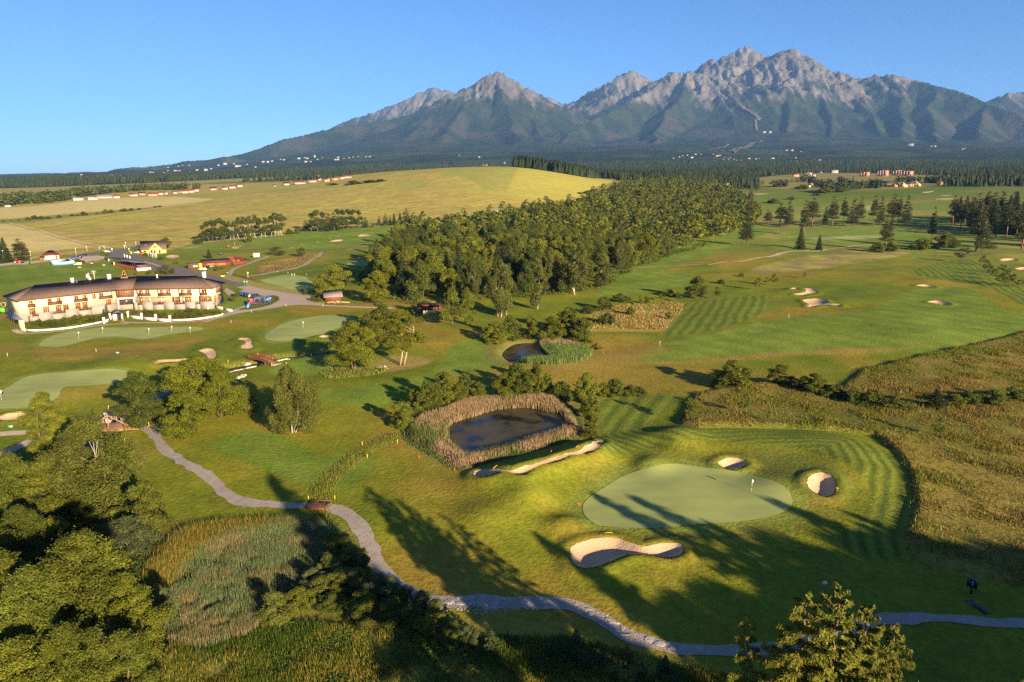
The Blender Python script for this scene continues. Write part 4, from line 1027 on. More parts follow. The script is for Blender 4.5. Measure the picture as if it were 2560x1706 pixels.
for bx,by,ty,wp,kd,vr,lab in((235,1660,1335,230,'alder',0,"largest alder crown in the near wood beside the marsh"),(115,1720,1420,190,'alder',1,"alder left of the largest near crown"),(335,1650,1445,150,'alder',2,"alder at the marsh edge right of the largest near crown"),(25,1650,1385,200,'alder',2,"alder crown cut by the left edge above the corner"),(205,1830,1560,170,'alder',0,"low alder crown at the bottom edge of the near wood"),(325,1790,1580,160,'alder',1,"alder crown at the bottom edge beside the meadow"),(80,1850,1600,190,'alder',2,"dark alder at the bottom left corner"),(-45,1500,1285,180,'alder',0,"bright alder cut off by the left edge"),(258,1800,1575,90,'birch',0,"young birch with a pale stem in front of the alders"),(22,1830,1655,70,'birch',1,"yellowish birch top in the bottom left corner"),(45,1350,1135,150,'alder',1,"rounded alder left of the big drooping birch"),(128,1335,1150,150,'alder',2,"alder touching the big drooping birch from the left"),(-20,1360,1190,110,'alder',0,"small alder at the left edge by the dark stream"),(70,1440,1265,120,'alder',1,"shaded alder in the gap of the near wood"),(330,1380,1290,110,'greywillow',0,"grey green willow shrub between birch and marsh"),(375,1345,1195,90,'shrub',0,"sunlit tall shrub right of the big birch"),(140,1420,1290,110,'shrub',1,"leafy shrub in the shade under the big birch"),(290,1340,1270,90,'shrub',2,"shrub at the foot of the big birch"),(420,1560,1470,70,'greywillow',0,"grey willow shrub on the marsh's left edge")):
 T(kd,'s',bx,by,ty,lab,"shrub" if kd in('greywillow','shrub')else "tree",NL,wpx=wp,var=vr)
# --- bottom right group whose shadows fall over the green
def tree_top(kind,px,py,H,label,W=None,var=0,group=None):
 """tree of known height whose tip shows at a measured pixel"""
 r=rays(np.array([[px,py]],float))[0]
 z=0.0
 for _ in range(6):
  t=(H+z-CAMZ)/r[2];z=TZ(r[0]*t,r[1]*t)
 return tree(kind,(r[0]*t,r[1]*t,z),H,W,label,"tree",group,var)
BR="conifers rising into the bottom right corner"
tree_top('nearpine',2103,1470,23.5,"stout pine with the highest tip at the bottom right",.9,0,BR)
tree_top('larch',2018,1488,22.5,"feathery larch left of the stout bottom right pine",.95,0,BR)
tree_top('larch',1872,1545,19.0,"slender larch at the left of the bottom right conifers",.62,1,BR)
tree_top('larch',2240,1562,19.5,"larch with a pointed tip at the right of the bottom right conifers",.72,1,BR)
tree_top('nearpine',2172,1512,22.0,"pine between the stout pine and the right larch",.8,0,BR)
tree_top('larch',1965,1560,20.0,"low larch crown in the middle of the bottom right conifers",.9,0,BR)
tree_top('larch',2090,1600,19.0,"larch in front of the stout pine at the bottom edge",1.0,1,BR)
SUNNY=[(22,44,12),(19,46,12),(26,45,12),(15,48,12)]+[(*hit([[a,b]],T1)[0],c)for a,b,c in((790,1400,4),(830,1470,4),(760,1500,3),(690,1540,2),(620,1640,2),(560,1690,2),(930,1480,4))]
S2=np.array([math.sin(SUN_AZ),math.cos(SUN_AZ)])
def caster(px,py,kinds=('spruce','spruce'),h0=24):
 tip=hit([[px,py]],T1)[0]
 for h in np.arange(h0,40,.5):
  L_=h/math.tan(SUN_EL)
  b=tip+L_*np.array([math.sin(SUN_AZ),math.cos(SUN_AZ)])
  fw=b[1]*cp_+(CAMZ-h)*sp_;up=b[1]*sp_-(CAMZ-h)*cp_
  if fw<2 or up/fw<-.485 or abs(b[0]/fw)>.74:break
 for gx,gy,gz in SUNNY:
  d=np.array([b[0]-gx,b[1]-gy]);al=d@S2
  if al>0 and abs(d[0]*S2[1]-d[1]*S2[0])<4.5 and h-al*math.tan(SUN_EL)>gz and px>700:return
 if py>1320 and px>1600:kinds=('darktree','spruce')  # unseen broad-crowned trees, picked to widen the shade at lower right
 tree(kinds[int(px)%2],(b[0],b[1],TZ(b[0],b[1])-.1),h,1.35,"tall unseen tree behind the viewpoint, known by its long shadow","tree","unseen trees behind the viewpoint")
for px,py in((676,1196),(950,1254),(985,1250),(1095,1312),(1180,1360),(1486,1238),(1581,1244),(1886,1235),(1960,1258),(2085,1268),(2180,1330),(2290,1350),(2400,1352),(2480,1372),(2560,1400),(2640,1425),(2060,1330),(1750,1300),(1890,1330),(1250,1400),(1330,1330),(1420,1400),(1560,1500),(1660,1530),(1740,1560),(1380,1490),(2250,1420),(2350,1450),(2450,1450),(2540,1480),(1480,1540),(1280,1520),(1180,1600),(2150,1420),(2000,1440),(2030,1290),(2120,1300),(2230,1345),(2350,1365),(2440,1385),(2520,1400),(1830,1400),(1920,1410),(2080,1390),(2160,1365),(2260,1390),(2370,1410),(2470,1430),(2560,1450),(2620,1470),(1780,1470),(1700,1440),(1620,1470),(1860,1480)):
 caster(px,py)
# --- conifers and young trees on the right
PN="lone pines along the right fairways"
for i,(bx,by,ty,kd,wp,lab)in enumerate(((200,548,410,'pine',80,"short dark pine at the left end of the right pine row"),(300,562,365,'pine',110,"dense pine second from the left in the right pine row"),(375,566,335,'pine',100,"tall pine with an orange stem left in the right pine row"),(500,642,330,'pine',85,"tall slender pine with a low spruce at its foot"),(570,566,318,'pine',130,"broadest pine of the right pine row"),(682,560,388,'pine',60,"thin crowned pine next to the broadest pine"),(742,562,300,'pine',90,"sparse airy pine in the middle of the pine row"),(832,552,312,'pine',75,"narrow pine right of the sparse airy pine"),(915,562,318,'pine',105,"dense pine centre right of the pine row"),(968,556,303,'pine',75,"pine with a tall tip behind the dense centre pine"),(1085,557,298,'pine',75,"pine with a bare lower stem right in the row"),(1140,557,300,'pine',80,"pine close beside the bare stemmed pine"),(1240,552,282,'pine',110,"highest pine near the right end of the row"),(1295,548,298,'pine',60,"slim pine between the two last big pines"),(1355,556,288,'pine',95,"last pine at the right end of the row with an orange stem"),(1190,760,458,'pine',105,"isolated pine with bushes at its base in front of the row"),(1570,738,392,'pine',65,"lone tall pine with a long bare stem before the right wood"),(470,752,560,'spruce',85,"dark spruce below the tall slender pine"),(628,760,628,'spruce',58,"small pointed spruce beside the pale cart path"),(-5,722,555,'pine',90,"left tree of the twin pines on the fairway"),(28,720,240,'pine',95,"right tree of the twin pines on the fairway"))):
 T(kd,'F',bx,by,ty,lab,"tree",PN,wpx=wp,var=i)
RW="pines of the dark wood at the right edge"
for bx,by,ty,lab in((1948,768,360,"front left pine of the dark right wood with an orange stem"),(2002,778,470,"lower front pine of the dark right wood"),(2330,755,330,"front pine cut by the right edge")):
 T('pine','F',bx,by,ty,lab,"tree",RW,W=1.1)
PR_=hit(vp('F',[(1690,560),(1900,590),(2060,640),(2200,690),(2353,720),(2700,760),(2900,640),(2600,540),(2200,500),(1900,505),(1720,520)]),T1)
k=0
while k<58:
 x=rng.uniform(PR_[:,0].min(),PR_[:,0].max());y=rng.uniform(PR_[:,1].min(),PR_[:,1].max())
 if sd_poly(PR_,np.array([x]),np.array([y]),1)[0]>0:
  tree('pine' if k%4 else 'spruce',(x,y,TZ(x,y)),rng.uniform(23,31),1.2,"dark pine in the shady wood at the right edge","tree",RW);k+=1
YT="young trees planted in a row beside the right fairway"
for i,(bx,by,ty)in enumerate(((1612,262,100),(1682,205,88),(1865,302,180),(1915,377,238),(1962,424,300),(2007,474,332),(2095,552,378),(2150,532,348),(2080,382,285),(2118,402,298),(2222,542,398),(2282,564,465),(2328,548,468))):
 T('sapling','T',bx,by,ty,"young round crowned tree in the planted row by the right edge","tree",YT,W=1.9 if i in(0,6)else 1.55,var=0)
for i,(v,bx,by,ty,lab,vr)in enumerate((('N',592,360,290,"leftmost slim sapling below the round lone tree",1),('N',765,370,275,"dark sapling with a dense crown before the dry patch",0),('N',882,350,255,"sapling touching the lone round tree from the left",1),('N',1016,350,222,"dark young tree touching the lone round tree from the right",0),('N',1145,345,222,"thin sapling right of the lone round tree",0),('N',1549,264,135,"left young tree of the three by the upper bunkers",0),('N',1634,212,122,"yellowish young tree of the three by the upper bunkers",1),('N',1700,215,98,"right young tree of the three by the upper bunkers",0),('N',2005,140,78,"tiny sapling alone on the far right fairway",1),('O',160,412,240,"staked young tree left of the mown bank with dry grass behind",0),('O',528,380,222,"leafy staked young tree in the dry grass above the green",0),('O',683,428,335,"thin staked sapling right of the leafy one",0),('O',1035,442,360,"smallest staked sapling at the edge of the dry grass",1),('O',1795,535,380,"lone young tree with a bare stem in the dry meadow",0),('N',395,405,308,"small upright tree beside the bush below the far fairway",0),('J',880,755,668,"small bare ornamental tree near the timber bridge",1))):
 T('sapling',v,bx,by,ty,lab,"tree","saplings on the course",W=1.5,var=vr)
# --- left: row of aspens, pines by the field
AR="tree row between the left fairway and the golden field"
for i,(bx,by,ty)in enumerate(((120,352,175),(165,350,140),(215,350,130),(255,346,125),(300,342,108),(335,338,135),(385,330,138),(432,325,135),(480,320,95),(530,320,92),(560,318,100),(592,318,85),(650,310,70),(700,305,108),(750,300,92),(800,295,88),(842,295,48),(880,290,58),(915,285,58))):
 T('aspen','b',bx,by,ty,"slender aspen in the left tree row before the golden field" if i>5 else "dense leafy aspen at the left end of the field tree row","tree",AR,W=1.6,var=0 if i>5 else 1)
for i,(bx,by,ty,kd,lab)in enumerate(((1160,242,120,'pine',"dark pine at the left end of the second tree clump"),(1215,246,55,'aspen',""),(1270,250,25,'aspen',""),(1330,246,45,'aspen',""),(1385,240,50,'pine',"thin pine in the middle of the second tree clump"),(1445,236,40,'pine',"broad pine right of the thin pine in the second clump"),(1485,230,12,'aspen',""),(1535,226,20,'aspen',""),(1590,222,15,'aspen',""),(1640,219,20,'aspen',""),(1695,213,25,'aspen',""),(1762,206,92,'pine',"small pine at the right end of the second tree clump"))):
 T(kd,'b',bx,by,ty,lab or "leafy aspen in the second tree clump before the golden field","tree","second tree clump before the golden field",W=1.6,var=1 if kd=='aspen' else 2)
for bx,by,ty,kd,lab in((1900,182,82,'pine',"round pine of the small far pine group"),(1962,182,55,'pine',"second pine of the small far pine group"),(2012,176,85,'spruce',"low spruce of the small far pine group"),(2052,173,50,'spruce',"pointed spruce of the small far pine group"),(2112,166,42,'spruce',"taller spruce of the small far pine group"),(2172,166,-5,'pine',"tallest pine of the small far pine group"),(2260,152,70,'spruce',"low dark spruce at the right of the far pine group")):
 T(kd,'b',bx,by,ty,lab,"tree","small far pine group by the field",W=1.2,var=2)
for v,bx,by,ty,kd,wp,lab in(('c',30,770,300,'spruce',190,"tall spruce at the left edge behind the lamp"),('c',110,760,270,'spruce',220,"pointed spruce at the left edge beside the tractor"),('c',190,755,470,'spruce',140,"lower spruce between the pointed spruce and tractor"),('c',400,640,285,'pine',280,"pine with spreading branches behind the red tractor"),('c',470,715,545,'roundpine',300,"low spreading pine shrub behind the tractor"),('W',1590,300,100,'broad',180,"round tree beside the yellow house"),('H',627,372,265,'roundpine',158,"left round pine beside the heath patch"),('H',915,388,275,'roundpine',118,"right round pine above the heath patch"),('X',608,192,20,'spruce',110,"small spruce behind the red brown pavilion"),('X',1367,235,160,'sapling',30,"tiny conifer by the path near the white board")):
 T(kd,v,bx,by,ty,lab,"tree",None,wpx=wp,var=0)
# --- bushes and shrubs
PBH="bushes round the reedy pond"
for i,(v,bx,by,ty,wp,kd,lab)in enumerate((('M',185,742,478,250,'shrub',"leftmost yellow green bush beside the pond reeds"),('M',300,560,360,180,'shrub',"bush with a pointed left top behind the pond reeds"),('M',420,570,270,260,'shrub',"large bush in the left pond thicket"),('M',600,520,180,280,'shrub',"tallest birch like bush of the left pond thicket"),('M',720,490,315,200,'shrub',"bright round bush at the right of the left pond thicket"),('M',790,440,200,200,'shrub',"slender tree like bush behind the left pond thicket"),('M',930,440,285,150,'shrub',"sparse bush between the two pond thickets"),('M',1190,440,190,230,'shrub',"left bush of the right pond thicket"),('M',1290,430,100,280,'shrub',"tall round bush of the right pond thicket"),('M',1400,440,190,220,'shrub',"yellowish bush in the middle of the right pond thicket"),('M',1490,420,100,260,'shrub',"tallest dark bush of the right pond thicket"),('M',1590,420,200,160,'shrub',"bush at the right of the right pond thicket"),('M',1740,480,290,260,'bush',"dark shaded bush behind the pond's right shore"),('M',1980,500,195,230,'shrub',"tree like bush at the pond's right end"),('M',2030,640,420,200,'shrub',"bush on the pond's right shore"),('M',2030,830,590,190,'shrub',"bright bush at the lower right of the pond"),('M',2150,430,290,120,'shrub',"bush in the hedge right of the pond"),('M',2270,430,265,190,'shrub',"rounded bush in the hedge right of the pond"),('N',130,1285,1130,200,'bush',"hedge bush right of the pond with its own top"),('N',300,1290,1180,180,'bush',"low hedge bush between the pond and the dark bush"),('N',400,1295,1200,120,'bush',"last low bush of the hedge right of the pond"))):
 T(kd,v,bx,by,ty,lab,"bush",PBH,wpx=wp,var=i)
SPB="bushes round the small pond"
for i,(v,bx,by,ty,wp,kd,lab)in enumerate((('I',930,1400,1190,260,'shrub',"left bright bush at the small pond"),('I',1070,1370,1130,240,'shrub',"taller bush at the left of the small pond"),('I',1290,1360,1118,150,'shrub',"narrow tree like bush behind the small pond"),('I',1500,1390,1130,240,'shrub',"left bush of the thicket right of the small pond"),('I',1640,1330,1050,300,'shrub',"tallest bush right of the small pond"),('I',1790,1400,1150,240,'shrub',"dark bush at the right of the small pond thicket"),('a',1600,650,540,180,'bush',"low bush at the right end of the small pond reeds"),('a',190,1090,880,280,'shrub',"bush in front of the small pond"))):
 T(kd,v,bx,by,ty,lab,"bush",SPB,wpx=wp,var=i+1)
CB="bushes on the course"
for i,(v,bx,by,ty,wp,kd,lab)in enumerate((('I',2000,1080,950,190,'bush',"large round bush above the dry rough patch"),('I',2160,1000,915,160,'bush',"round bush behind the large round bush"),('I',1840,1110,1040,150,'bush',"low bush left of the large round bush"),('I',2040,1220,1110,170,'bush',"loose bush in the rough below the large round bush"),('I',2260,1130,1050,90,'bush',"small bush in the dry rough patch"),('N',200,370,288,155,'bush',"dome shaped bush on the far fairway edge"),('N',672,320,245,130,'bush',"flat round bush left of the lone round tree"),('N',452,395,315,70,'bush',"rounded bush beside the small upright tree"),('N',60,590,470,150,'bush',"bush at the left of the dry rough patch"),('N',300,500,420,70,'bush',"tiny bush on the dry rough"),('N',675,540,462,60,'bush',"small bush at the right of the dry rough"),('N',1190,195,145,80,'bush',"low bush in the far brown strip"),('N',1385,125,88,60,'bush',"small bush at the top of the far brown strip"),('N',1300,1215,945,410,'shrub',"big dark bush above the dry bank"),('N',1170,1215,1085,170,'bush',"low bush at the left of the big dark bush"),('N',1765,1200,978,230,'shrub',"second dark bush right of the big dark bush"),('N',1990,1260,1100,200,'bush',"bushy hedge part right of the second dark bush"),('N',2110,1290,1070,240,'shrub',"third dark bush at the end of the hedge"),('N',2260,1330,1180,200,'bush',"low end of the dark hedge"),('O',1130,262,180,140,'bush',"first low bush along the ditch in the dry meadow"),('O',1240,300,205,150,'bush',"second low bush along the meadow ditch"),('O',1370,325,220,170,'bush',"third bush along the meadow ditch"),('O',1500,340,250,150,'bush',"fourth bush along the meadow ditch"),('O',1590,345,290,90,'bush',"small bush before the meadow spruce"),('O',1770,335,185,120,'spruce',"small spruce in the meadow ditch"),('O',1900,320,240,140,'bush',"rounded bush right of the meadow spruce"),('O',1990,315,220,120,'bush',"second bush right of the meadow spruce"),('O',2150,305,215,150,'bush',"wide bush near the right end of the ditch"),('O',2270,292,195,120,'bush',"bush near the right edge in the ditch"),('O',2345,290,205,90,'bush',"bush cut by the right edge in the ditch"),('F',1130,775,690,110,'bush',"dark bush at the foot of the isolated pine"),('F',1230,770,690,110,'bush',"bush right of the isolated pine"),('F',1410,755,705,90,'bush',"low bush before the lone tall pine"),('F',1500,755,655,130,'shrub',"rounded shrub left of the lone tall pine"),('F',1690,725,605,140,'shrub',"dark rounded tree right of the lone tall pine"),('F',1760,740,650,90,'bush',"dark bush next to the shady wood"),('F',1580,745,700,120,'bush',"bush at the foot of the lone tall pine"),('F',690,280,232,110,'shrub',"dark bush at the left of the far belt"),('F',790,272,222,120,'shrub',"dark bush second in the far belt"),('F',250,365,325,110,'bush',"far bush left of the right pines"),('F',400,335,305,60,'bush',"tiny far bush above the pines"),('F',615,300,278,70,'bush',"far bush on the upper fairway"),('F',490,245,212,110,'bush',"far low bush by the white board"),('B',1700,620,560,60,'bush',"bush left of the tree row gap"),('b',985,268,208,70,'shrub',"bush between the tree row and the second clump"),('b',1065,262,205,80,'shrub',"second bush in the gap of the tree rows"),('b',1828,196,153,50,'bush',"small round bush right of the second clump"),('b',60,365,310,90,'bush',"dark bush at the left foot of the tree row"),('I',1310,125,20,150,'shrub',"large bush beside the far road"),('I',1380,85,30,60,'shrub',"bush behind the large roadside bush"),('I',1220,110,60,100,'bush',"roadside bush left of the large one"),('I',1130,118,80,90,'bush',"low bush at the left of the roadside bushes"),('I',1535,52,28,40,'bush',"tiny round bush by the far road"))):
 T(kd,v,bx,by,ty,lab,"bush",CB,wpx=wp,var=i)
SH="shrubs between the marsh and the cart path"
for i,(bx,by,ty,wp,kd,lab)in enumerate(((760,560,400,230,'shrub',"upper green shrub between marsh and cart path"),(880,640,520,230,'greywillow',"shrub beside the bend of the cart path"),(965,720,565,110,'greywillow',"pale feathery shrub tip beside the cart path"),(690,760,580,200,'greywillow',"shrub with a bright top at the marsh's right edge"),(560,850,690,210,'greywillow',"greyish shrub above the yellow tuft"),(640,900,740,230,'greywillow',"shrub in the middle of the marsh side thicket"),(770,880,700,220,'shrub',"bright yellow shrub in the marsh side thicket"),(470,1000,820,220,'shrub',"yellow green shrub at the thicket's lower left"),(720,1000,880,200,'shrub',"sunlit leafy shrub at the thicket's lower edge"),(930,860,690,240,'greywillow',"grey shrub right of the bright yellow shrub"),(1050,900,720,220,'greywillow',"grey shrub with long twigs near the stone path"),(960,1060,850,240,'shrub',"dark shrub at the bottom of the thicket"),(1150,920,750,200,'greywillow',"twiggy shrub at the path's inner bend"),(1265,960,815,150,'shrub',"bright lit shrub just before the stone paving"),(1180,1100,910,230,'shrub',"dark leafy shrub in the lower thicket"),(1340,1150,960,220,'shrub',"shaded shrub below the bright lit shrub"),(1420,1080,860,210,'greywillow',"feathery shrub below the start of the stone paving"),(1520,1150,930,200,'greywillow',"grey shrub right of the feathery shrub"),(1440,1240,1060,220,'shrub',"dark shrub at the lower right of the thicket"),(1650,1260,1110,200,'greywillow',"low willow shrub below the stone paving"),(1760,1280,1120,170,'greywillow',"low willow shrub right of the former one"),(1950,1330,1160,150,'youngpine',"little pine like shrub on the shaded bank"))):
 T(kd,'P',bx,by,ty,lab,"shrub",SH,wpx=wp,var=i)
T('greywillow','P',270,1080,880,"spiky yellow willow tuft at the marsh corner","shrub",SH,wpx=240,var=1)
YP="young pines in the shaded bottom meadow"
for i,(bx,by,ty)in enumerate(((950,720,570),(1115,640,500),(1110,740,620),(1185,790,630),(1310,770,630),(1490,770,625),(1030,690,580),(1600,860,745),(1770,820,690),(1400,880,780),(1720,900,800),(870,800,700),(1850,960,830),(1560,930,850))):
 T('youngpine','R',bx,by,ty,"young pine in the shaded meadow below the stone path","tree",YP,W=1.15)
GB_="garden bushes below the clubhouse terrace"
for i,(v,bx,by,ty,wp)in enumerate((('U',500,1050,960,150),('U',600,1000,900,160),('U',720,980,860,170),('U',830,1010,900,160),('U',900,960,870,150),('U',1010,1010,860,170),('U',1110,1000,900,160),('U',1190,940,830,160),('U',1290,960,830,180),('U',1390,920,790,170),('U',1500,940,780,190),('U',1620,910,780,170),('U',1720,920,790,170),('U',1820,900,800,170),('U',1900,870,770,150),('U',560,1060,960,130),('V',270,935,860,160),('V',480,950,830,200),('V',600,960,860,180),('V',720,990,870,190),('V',820,1000,890,150),('V',1010,1000,930,130),('V',1110,950,850,160),('V',1280,930,800,200),('V',1390,930,815,190),('V',1200,990,890,170),('V',1340,990,890,170),('V',1460,960,860,150),('V',1590,920,835,160),('V',1660,910,850,120),('V',1780,930,860,140),('V',1860,930,885,110),('V',1050,1000,920,120))):
 T('bush',v,bx,by,ty,"dense green bush in the garden bed below the clubhouse terrace","bush",GB_,wpx=wp,var=i)
T('spruce','U',1975,860,590,"small slender conifer beside the terrace stairs","tree",None,wpx=120,var=1)
for v,bx,by,ty,wp,kd,lab in(('X',1125,910,770,100,'bush',"clipped tall bush at the clubhouse's right corner"),('X',1050,985,880,100,'bush',"clipped round bush beside the clubhouse wall"),('W',1570,770,600,240,'shrub',"green bush group behind the roof beside the road"),('W',1700,760,650,110,'shrub',"rounded bush right of the roadside group"),('W',1430,780,690,60,'sapling',"small shrub tree left of the roadside bush group"),('W',1280,790,690,80,'sapling',"young tree behind the roof near the range building"),('W',1030,800,720,50,'sapling',"tiny young tree behind the roof ridge"),('W',1610,790,715,60,'sapling',"little tree by the pavement curve"),('W',430,440,350,100,'bush',"dark rounded bush by the car park entrance"),('W',500,430,375,70,'bush',"smaller bush next to the car park entrance bush"),('W',1210,440,380,90,'bush',"bush before the yellow house"),('W',1100,370,280,70,'sapling',"narrow conifer at the yellow house"),('W',1020,350,290,40,'sapling',"thin conifer left of the yellow house"),('W',1490,380,310,80,'shrub',"bush at the yellow house's right corner"),('W',1740,590,535,50,'bush',"small bush on the lawn left of the pavilion"),('W',1795,590,540,40,'bush',"second small bush on the lawn left of the pavilion"),('W',1480,510,460,130,'bush',"low hedge bush behind the flagpoles"),('c',1510,745,680,130,'bush',"pale bush beside the inflatable pool"),('c',1615,770,715,100,'bush',"second pale bush beside the inflatable pool"),('X',760,420,330,90,'bush',"bush before the red pavilion"),('X',850,390,325,60,'bush',"small bush under the pavilion windows"),('X',905,330,260,40,'sapling',"slim shrub against the pavilion wall"),('X',1035,340,265,50,'bush',"upright bush at the pavilion's corner"),('c',585,790,720,35,'youngpine',"tiny dark conifer on the range edge"),('H',960,830,755,60,'youngpine',"little conifer beside the putting green"),('H',1045,905,845,80,'bush',"dark red bush left of the red hut"),('H',1120,910,855,70,'bush',"second dark red bush left of the red hut")):
 T(kd,v,bx,by,ty,lab,"bush" if kd in('bush','shrub')else "tree",None,wpx=wp,var=0)
FB="bushes along the strip between the far fields"
for v,bx,by,ty,wp in(('i',985,655,608,85),('i',850,660,640,60),('i',915,658,640,40),('i',1142,640,618,35),('i',1240,630,582,70),('i',1305,625,585,70),('i',1425,608,580,40),('i',1470,608,570,70),('i',1545,598,568,62),('i',1640,588,566,50),('i',1825,560,540,30),('i',1880,553,538,60),('B',190,468,445,36),('B',240,462,433,50),('B',285,462,437,36),('B',330,458,443,50),('B',405,450,433,36),('B',130,472,462,16),('B',78,474,466,12),('B',25,478,467,16),('C',90,1000,988,90),('C',220,996,972,110),('C',330,985,967,110),('C',400,978,962,70),('E',640,420,405,60),('E',700,412,392,80),('E',760,400,378,90),('E',440,518,495,35),('E',540,495,478,30)):
 T('bush',v,bx,by,ty,"dark bush in the strip between the far fields","bush",FB,wpx=wp)
# --- the central wood: the nearest trees one by one, the rest as one mass
WP=hit(np.array([(925,705),(935,670),(1000,608),(1060,585),(1110,578),(1200,565),(1300,548),(1420,528),(1490,502),(1560,474),(1640,464),(1780,470),(1880,520),(1905,548),(1860,580),(1780,606),(1680,636),(1580,668),(1510,712),(1430,730),(1350,738),(1270,745),(1200,748),(1130,756),(1070,764),(1010,752),(960,735)],float),T1)
pts=[]
tries=0
gx0,gx1,gy0,gy1=WP[:,0].min(),WP[:,0].max(),WP[:,1].min(),WP[:,1].max()
cand=np.stack([rng.uniform(gx0,gx1,24000),rng.uniform(gy0,gy1,24000)],1)
cand=cand[sd_poly(WP,cand[:,0],cand[:,1],1)>1.5]
grid={}
for c in cand:
 D=math.hypot(*c);sp=7.6 if D<500 else 10.5
 k=(int(c[0]//11),int(c[1]//11));ok=True
 for a in(-1,0,1):
  for b in(-1,0,1):
   for q in grid.get((k[0]+a,k[1]+b),()):
    if(q[0]-c[0])**2+(q[1]-c[1])**2<sp*sp:ok=False;break
 if ok:
  grid.setdefault(k,[]).append(c);pts.append(c)
pts=np.array(pts);pts=pts[np.argsort(np.hypot(pts[:,0],pts[:,1]))]
pzz=T2(pts[:,0],pts[:,1])
sdw=sd_poly(WP,pts[:,0],pts[:,1],1)
print("wood trees",len(pts))
CW="trees of the central wood"
NIND=250
for i in range(min(NIND,len(pts))):
 x,y=pts[i];a=math.atan2(x,y)
 zo=(' at the left end' if a<pz(1080)else ' left of the middle' if a<pz(1230)else ' in the middle' if a<pz(1400)else ' right of the middle' if a<pz(1600)else ' at the right end')+' of the central wood'+(', on its front edge' if sdw[i]<9 else ', behind its front rows' if i<140 else ', deep inside')
 conif=a>pz(1790)and rng.uniform()<.75
 if conif:
  tree('spruce' if rng.uniform()<.6 else 'pine',(x,y,pzz[i]),rng.uniform(17,24),1.1,"dark conifer"+zo,"tree",CW)
 else:
  u=rng.uniform()
  if sdw[i]<7 and u<.45 and x>-20:tree('birch',(x,y,pzz[i]),rng.uniform(14,20),1.05,"birch"+zo,"tree",CW)
  elif u<.22:tree('willow',(x,y,pzz[i]),rng.uniform(11,18),rng.uniform(.8,1.1),"bright yellow green crown"+zo,"tree",CW)
  elif u<.30:tree('spruce',(x,y,pzz[i]),rng.uniform(15,20),1.0,"dark spruce"+zo,"tree",CW)
  else:tree('broad',(x,y,pzz[i]),rng.uniform(10,19.5),rng.uniform(.85,1.25),"green leafy crown"+zo,"tree",CW)
def scatter_mass(name,P,zs,protos,Hs,kind='stuff',seed=3,wide=1.0,tint=None):
 """many small trees joined into one object"""
 r=np.random.default_rng(seed);VV=[];FF=[];CC=[];n0=0
 for k,(V,Q,c)in enumerate(protos):
  idx=np.where(np.arange(len(P))%len(protos)==k)[0]
  if not len(idx):continue
  a=r.uniform(0,6.283,len(idx));s=Hs[idx]/np.ptp(V[:,2])
  ca,sa=np.cos(a)*s*wide,np.sin(a)*s*wide
  X=V[None,:,0]*ca[:,None]-V[None,:,1]*sa[:,None]+P[idx,0][:,None]
  Y=V[None,:,0]*sa[:,None]+V[None,:,1]*ca[:,None]+P[idx,1][:,None]
  Z=V[None,:,2]*s[:,None]+zs[idx][:,None]
  VV.append(np.stack([X,Y,Z],-1).reshape(-1,3))
  FF.append((Q[None]+(np.arange(len(idx))*len(V))[:,None,None]+n0).reshape(-1,Q.shape[1]));n0+=len(idx)*len(V)
  tn=r.uniform(.72,1.3,len(idx))
  CC.append((c[None]*tn[:,None,None]).reshape(-1,3))
 o=mesh_np(name,np.concatenate(VV),FF,MLEAF,np.concatenate(CC));o["kind"]=kind
 return o
def arr(p):
 me=p['crown'];n=len(me.vertices);v=np.empty(n*3,np.float32);me.vertices.foreach_get("co",v)
 c=np.empty(n*4,np.float32);me.attributes["col"].data.foreach_get("color",c)
 return v.reshape(-1,3),np.arange(n).reshape(-1,3),c.reshape(-1,4)[:,:3]
rest=np.arange(NIND,len(pts))
tag(scatter_mass("woodland",pts[rest],pzz[rest],[arr(p)for p in PR['lowbroad']],rng.uniform(12,18,len(rest)),wide=1.1),"far part of the central wood reading as one mass of crowns")
def cone_tree(H=18.,W=6.,col_=(.030,.044,.014),tiers=3,n=6,seed=0):
 r=np.random.default_rng(seed);V=[];Fq=[];
 for t in range(tiers):
  z0=H*(.08+.62*t/tiers);z1=H*(.45+.55*(t+1)/tiers);w_=W*.5*(1-.27*t)
  b=len(V);V.append((0,0,z1))
  for k in range(n):a=6.283*k/n+t;q=w_*r.uniform(.6,1.2);V.append((q*math.cos(a),q*math.sin(a),z0+r.uniform(-.05,.05)*H))
  for k in range(n):Fq.append((b,b+1+k,b+1+(k+1)%n))
 V=np.array(V);c=np.tile(np.array(col_),(len(V),1))*r.uniform(.7,1.3,(len(V),1))
 return V,np.array(Fq),c
CT=[cone_tree(seed=1),cone_tree(17,5,(.038,.052,.016),seed=2),cone_tree(19,6,(.026,.038,.013),seed=3)]
def round_low(seed,c=(.06,.075,.016)):
 r=np.random.default_rng(seed);lob=[(r.uniform(-2,2),r.uniform(-2,2),r.uniform(3,8),3,3,3)for _ in range(6)]
 V,Q,cc=lobes_crown(lob,60,2.4,c,seed);return V,Q,cc
RT=[round_low(1),round_low(2,(.05,.066,.015))]
def fill(poly=None,n=1000,box=None,jitter=None,rmin=0):
 """random ground points in a polygon (n,2) or in a (px0,px1,D0,D1) sector"""
 if box is not None:
  a=rng.uniform(pz(box[0]),pz(box[1]),n);D=np.sqrt(rng.uniform(box[2]**2,box[3]**2,n))
  return np.stack([np.sin(a)*D,np.cos(a)*D],1)
 c=np.stack([rng.uniform(poly[:,0].min(),poly[:,0].max(),n*3),rng.uniform(poly[:,1].min(),poly[:,1].max(),n*3)],1)
 return c[sd_poly(poly,c[:,0],c[:,1],1)>0][:n]
PCLEAR=hit(vp('s',clear),T1)
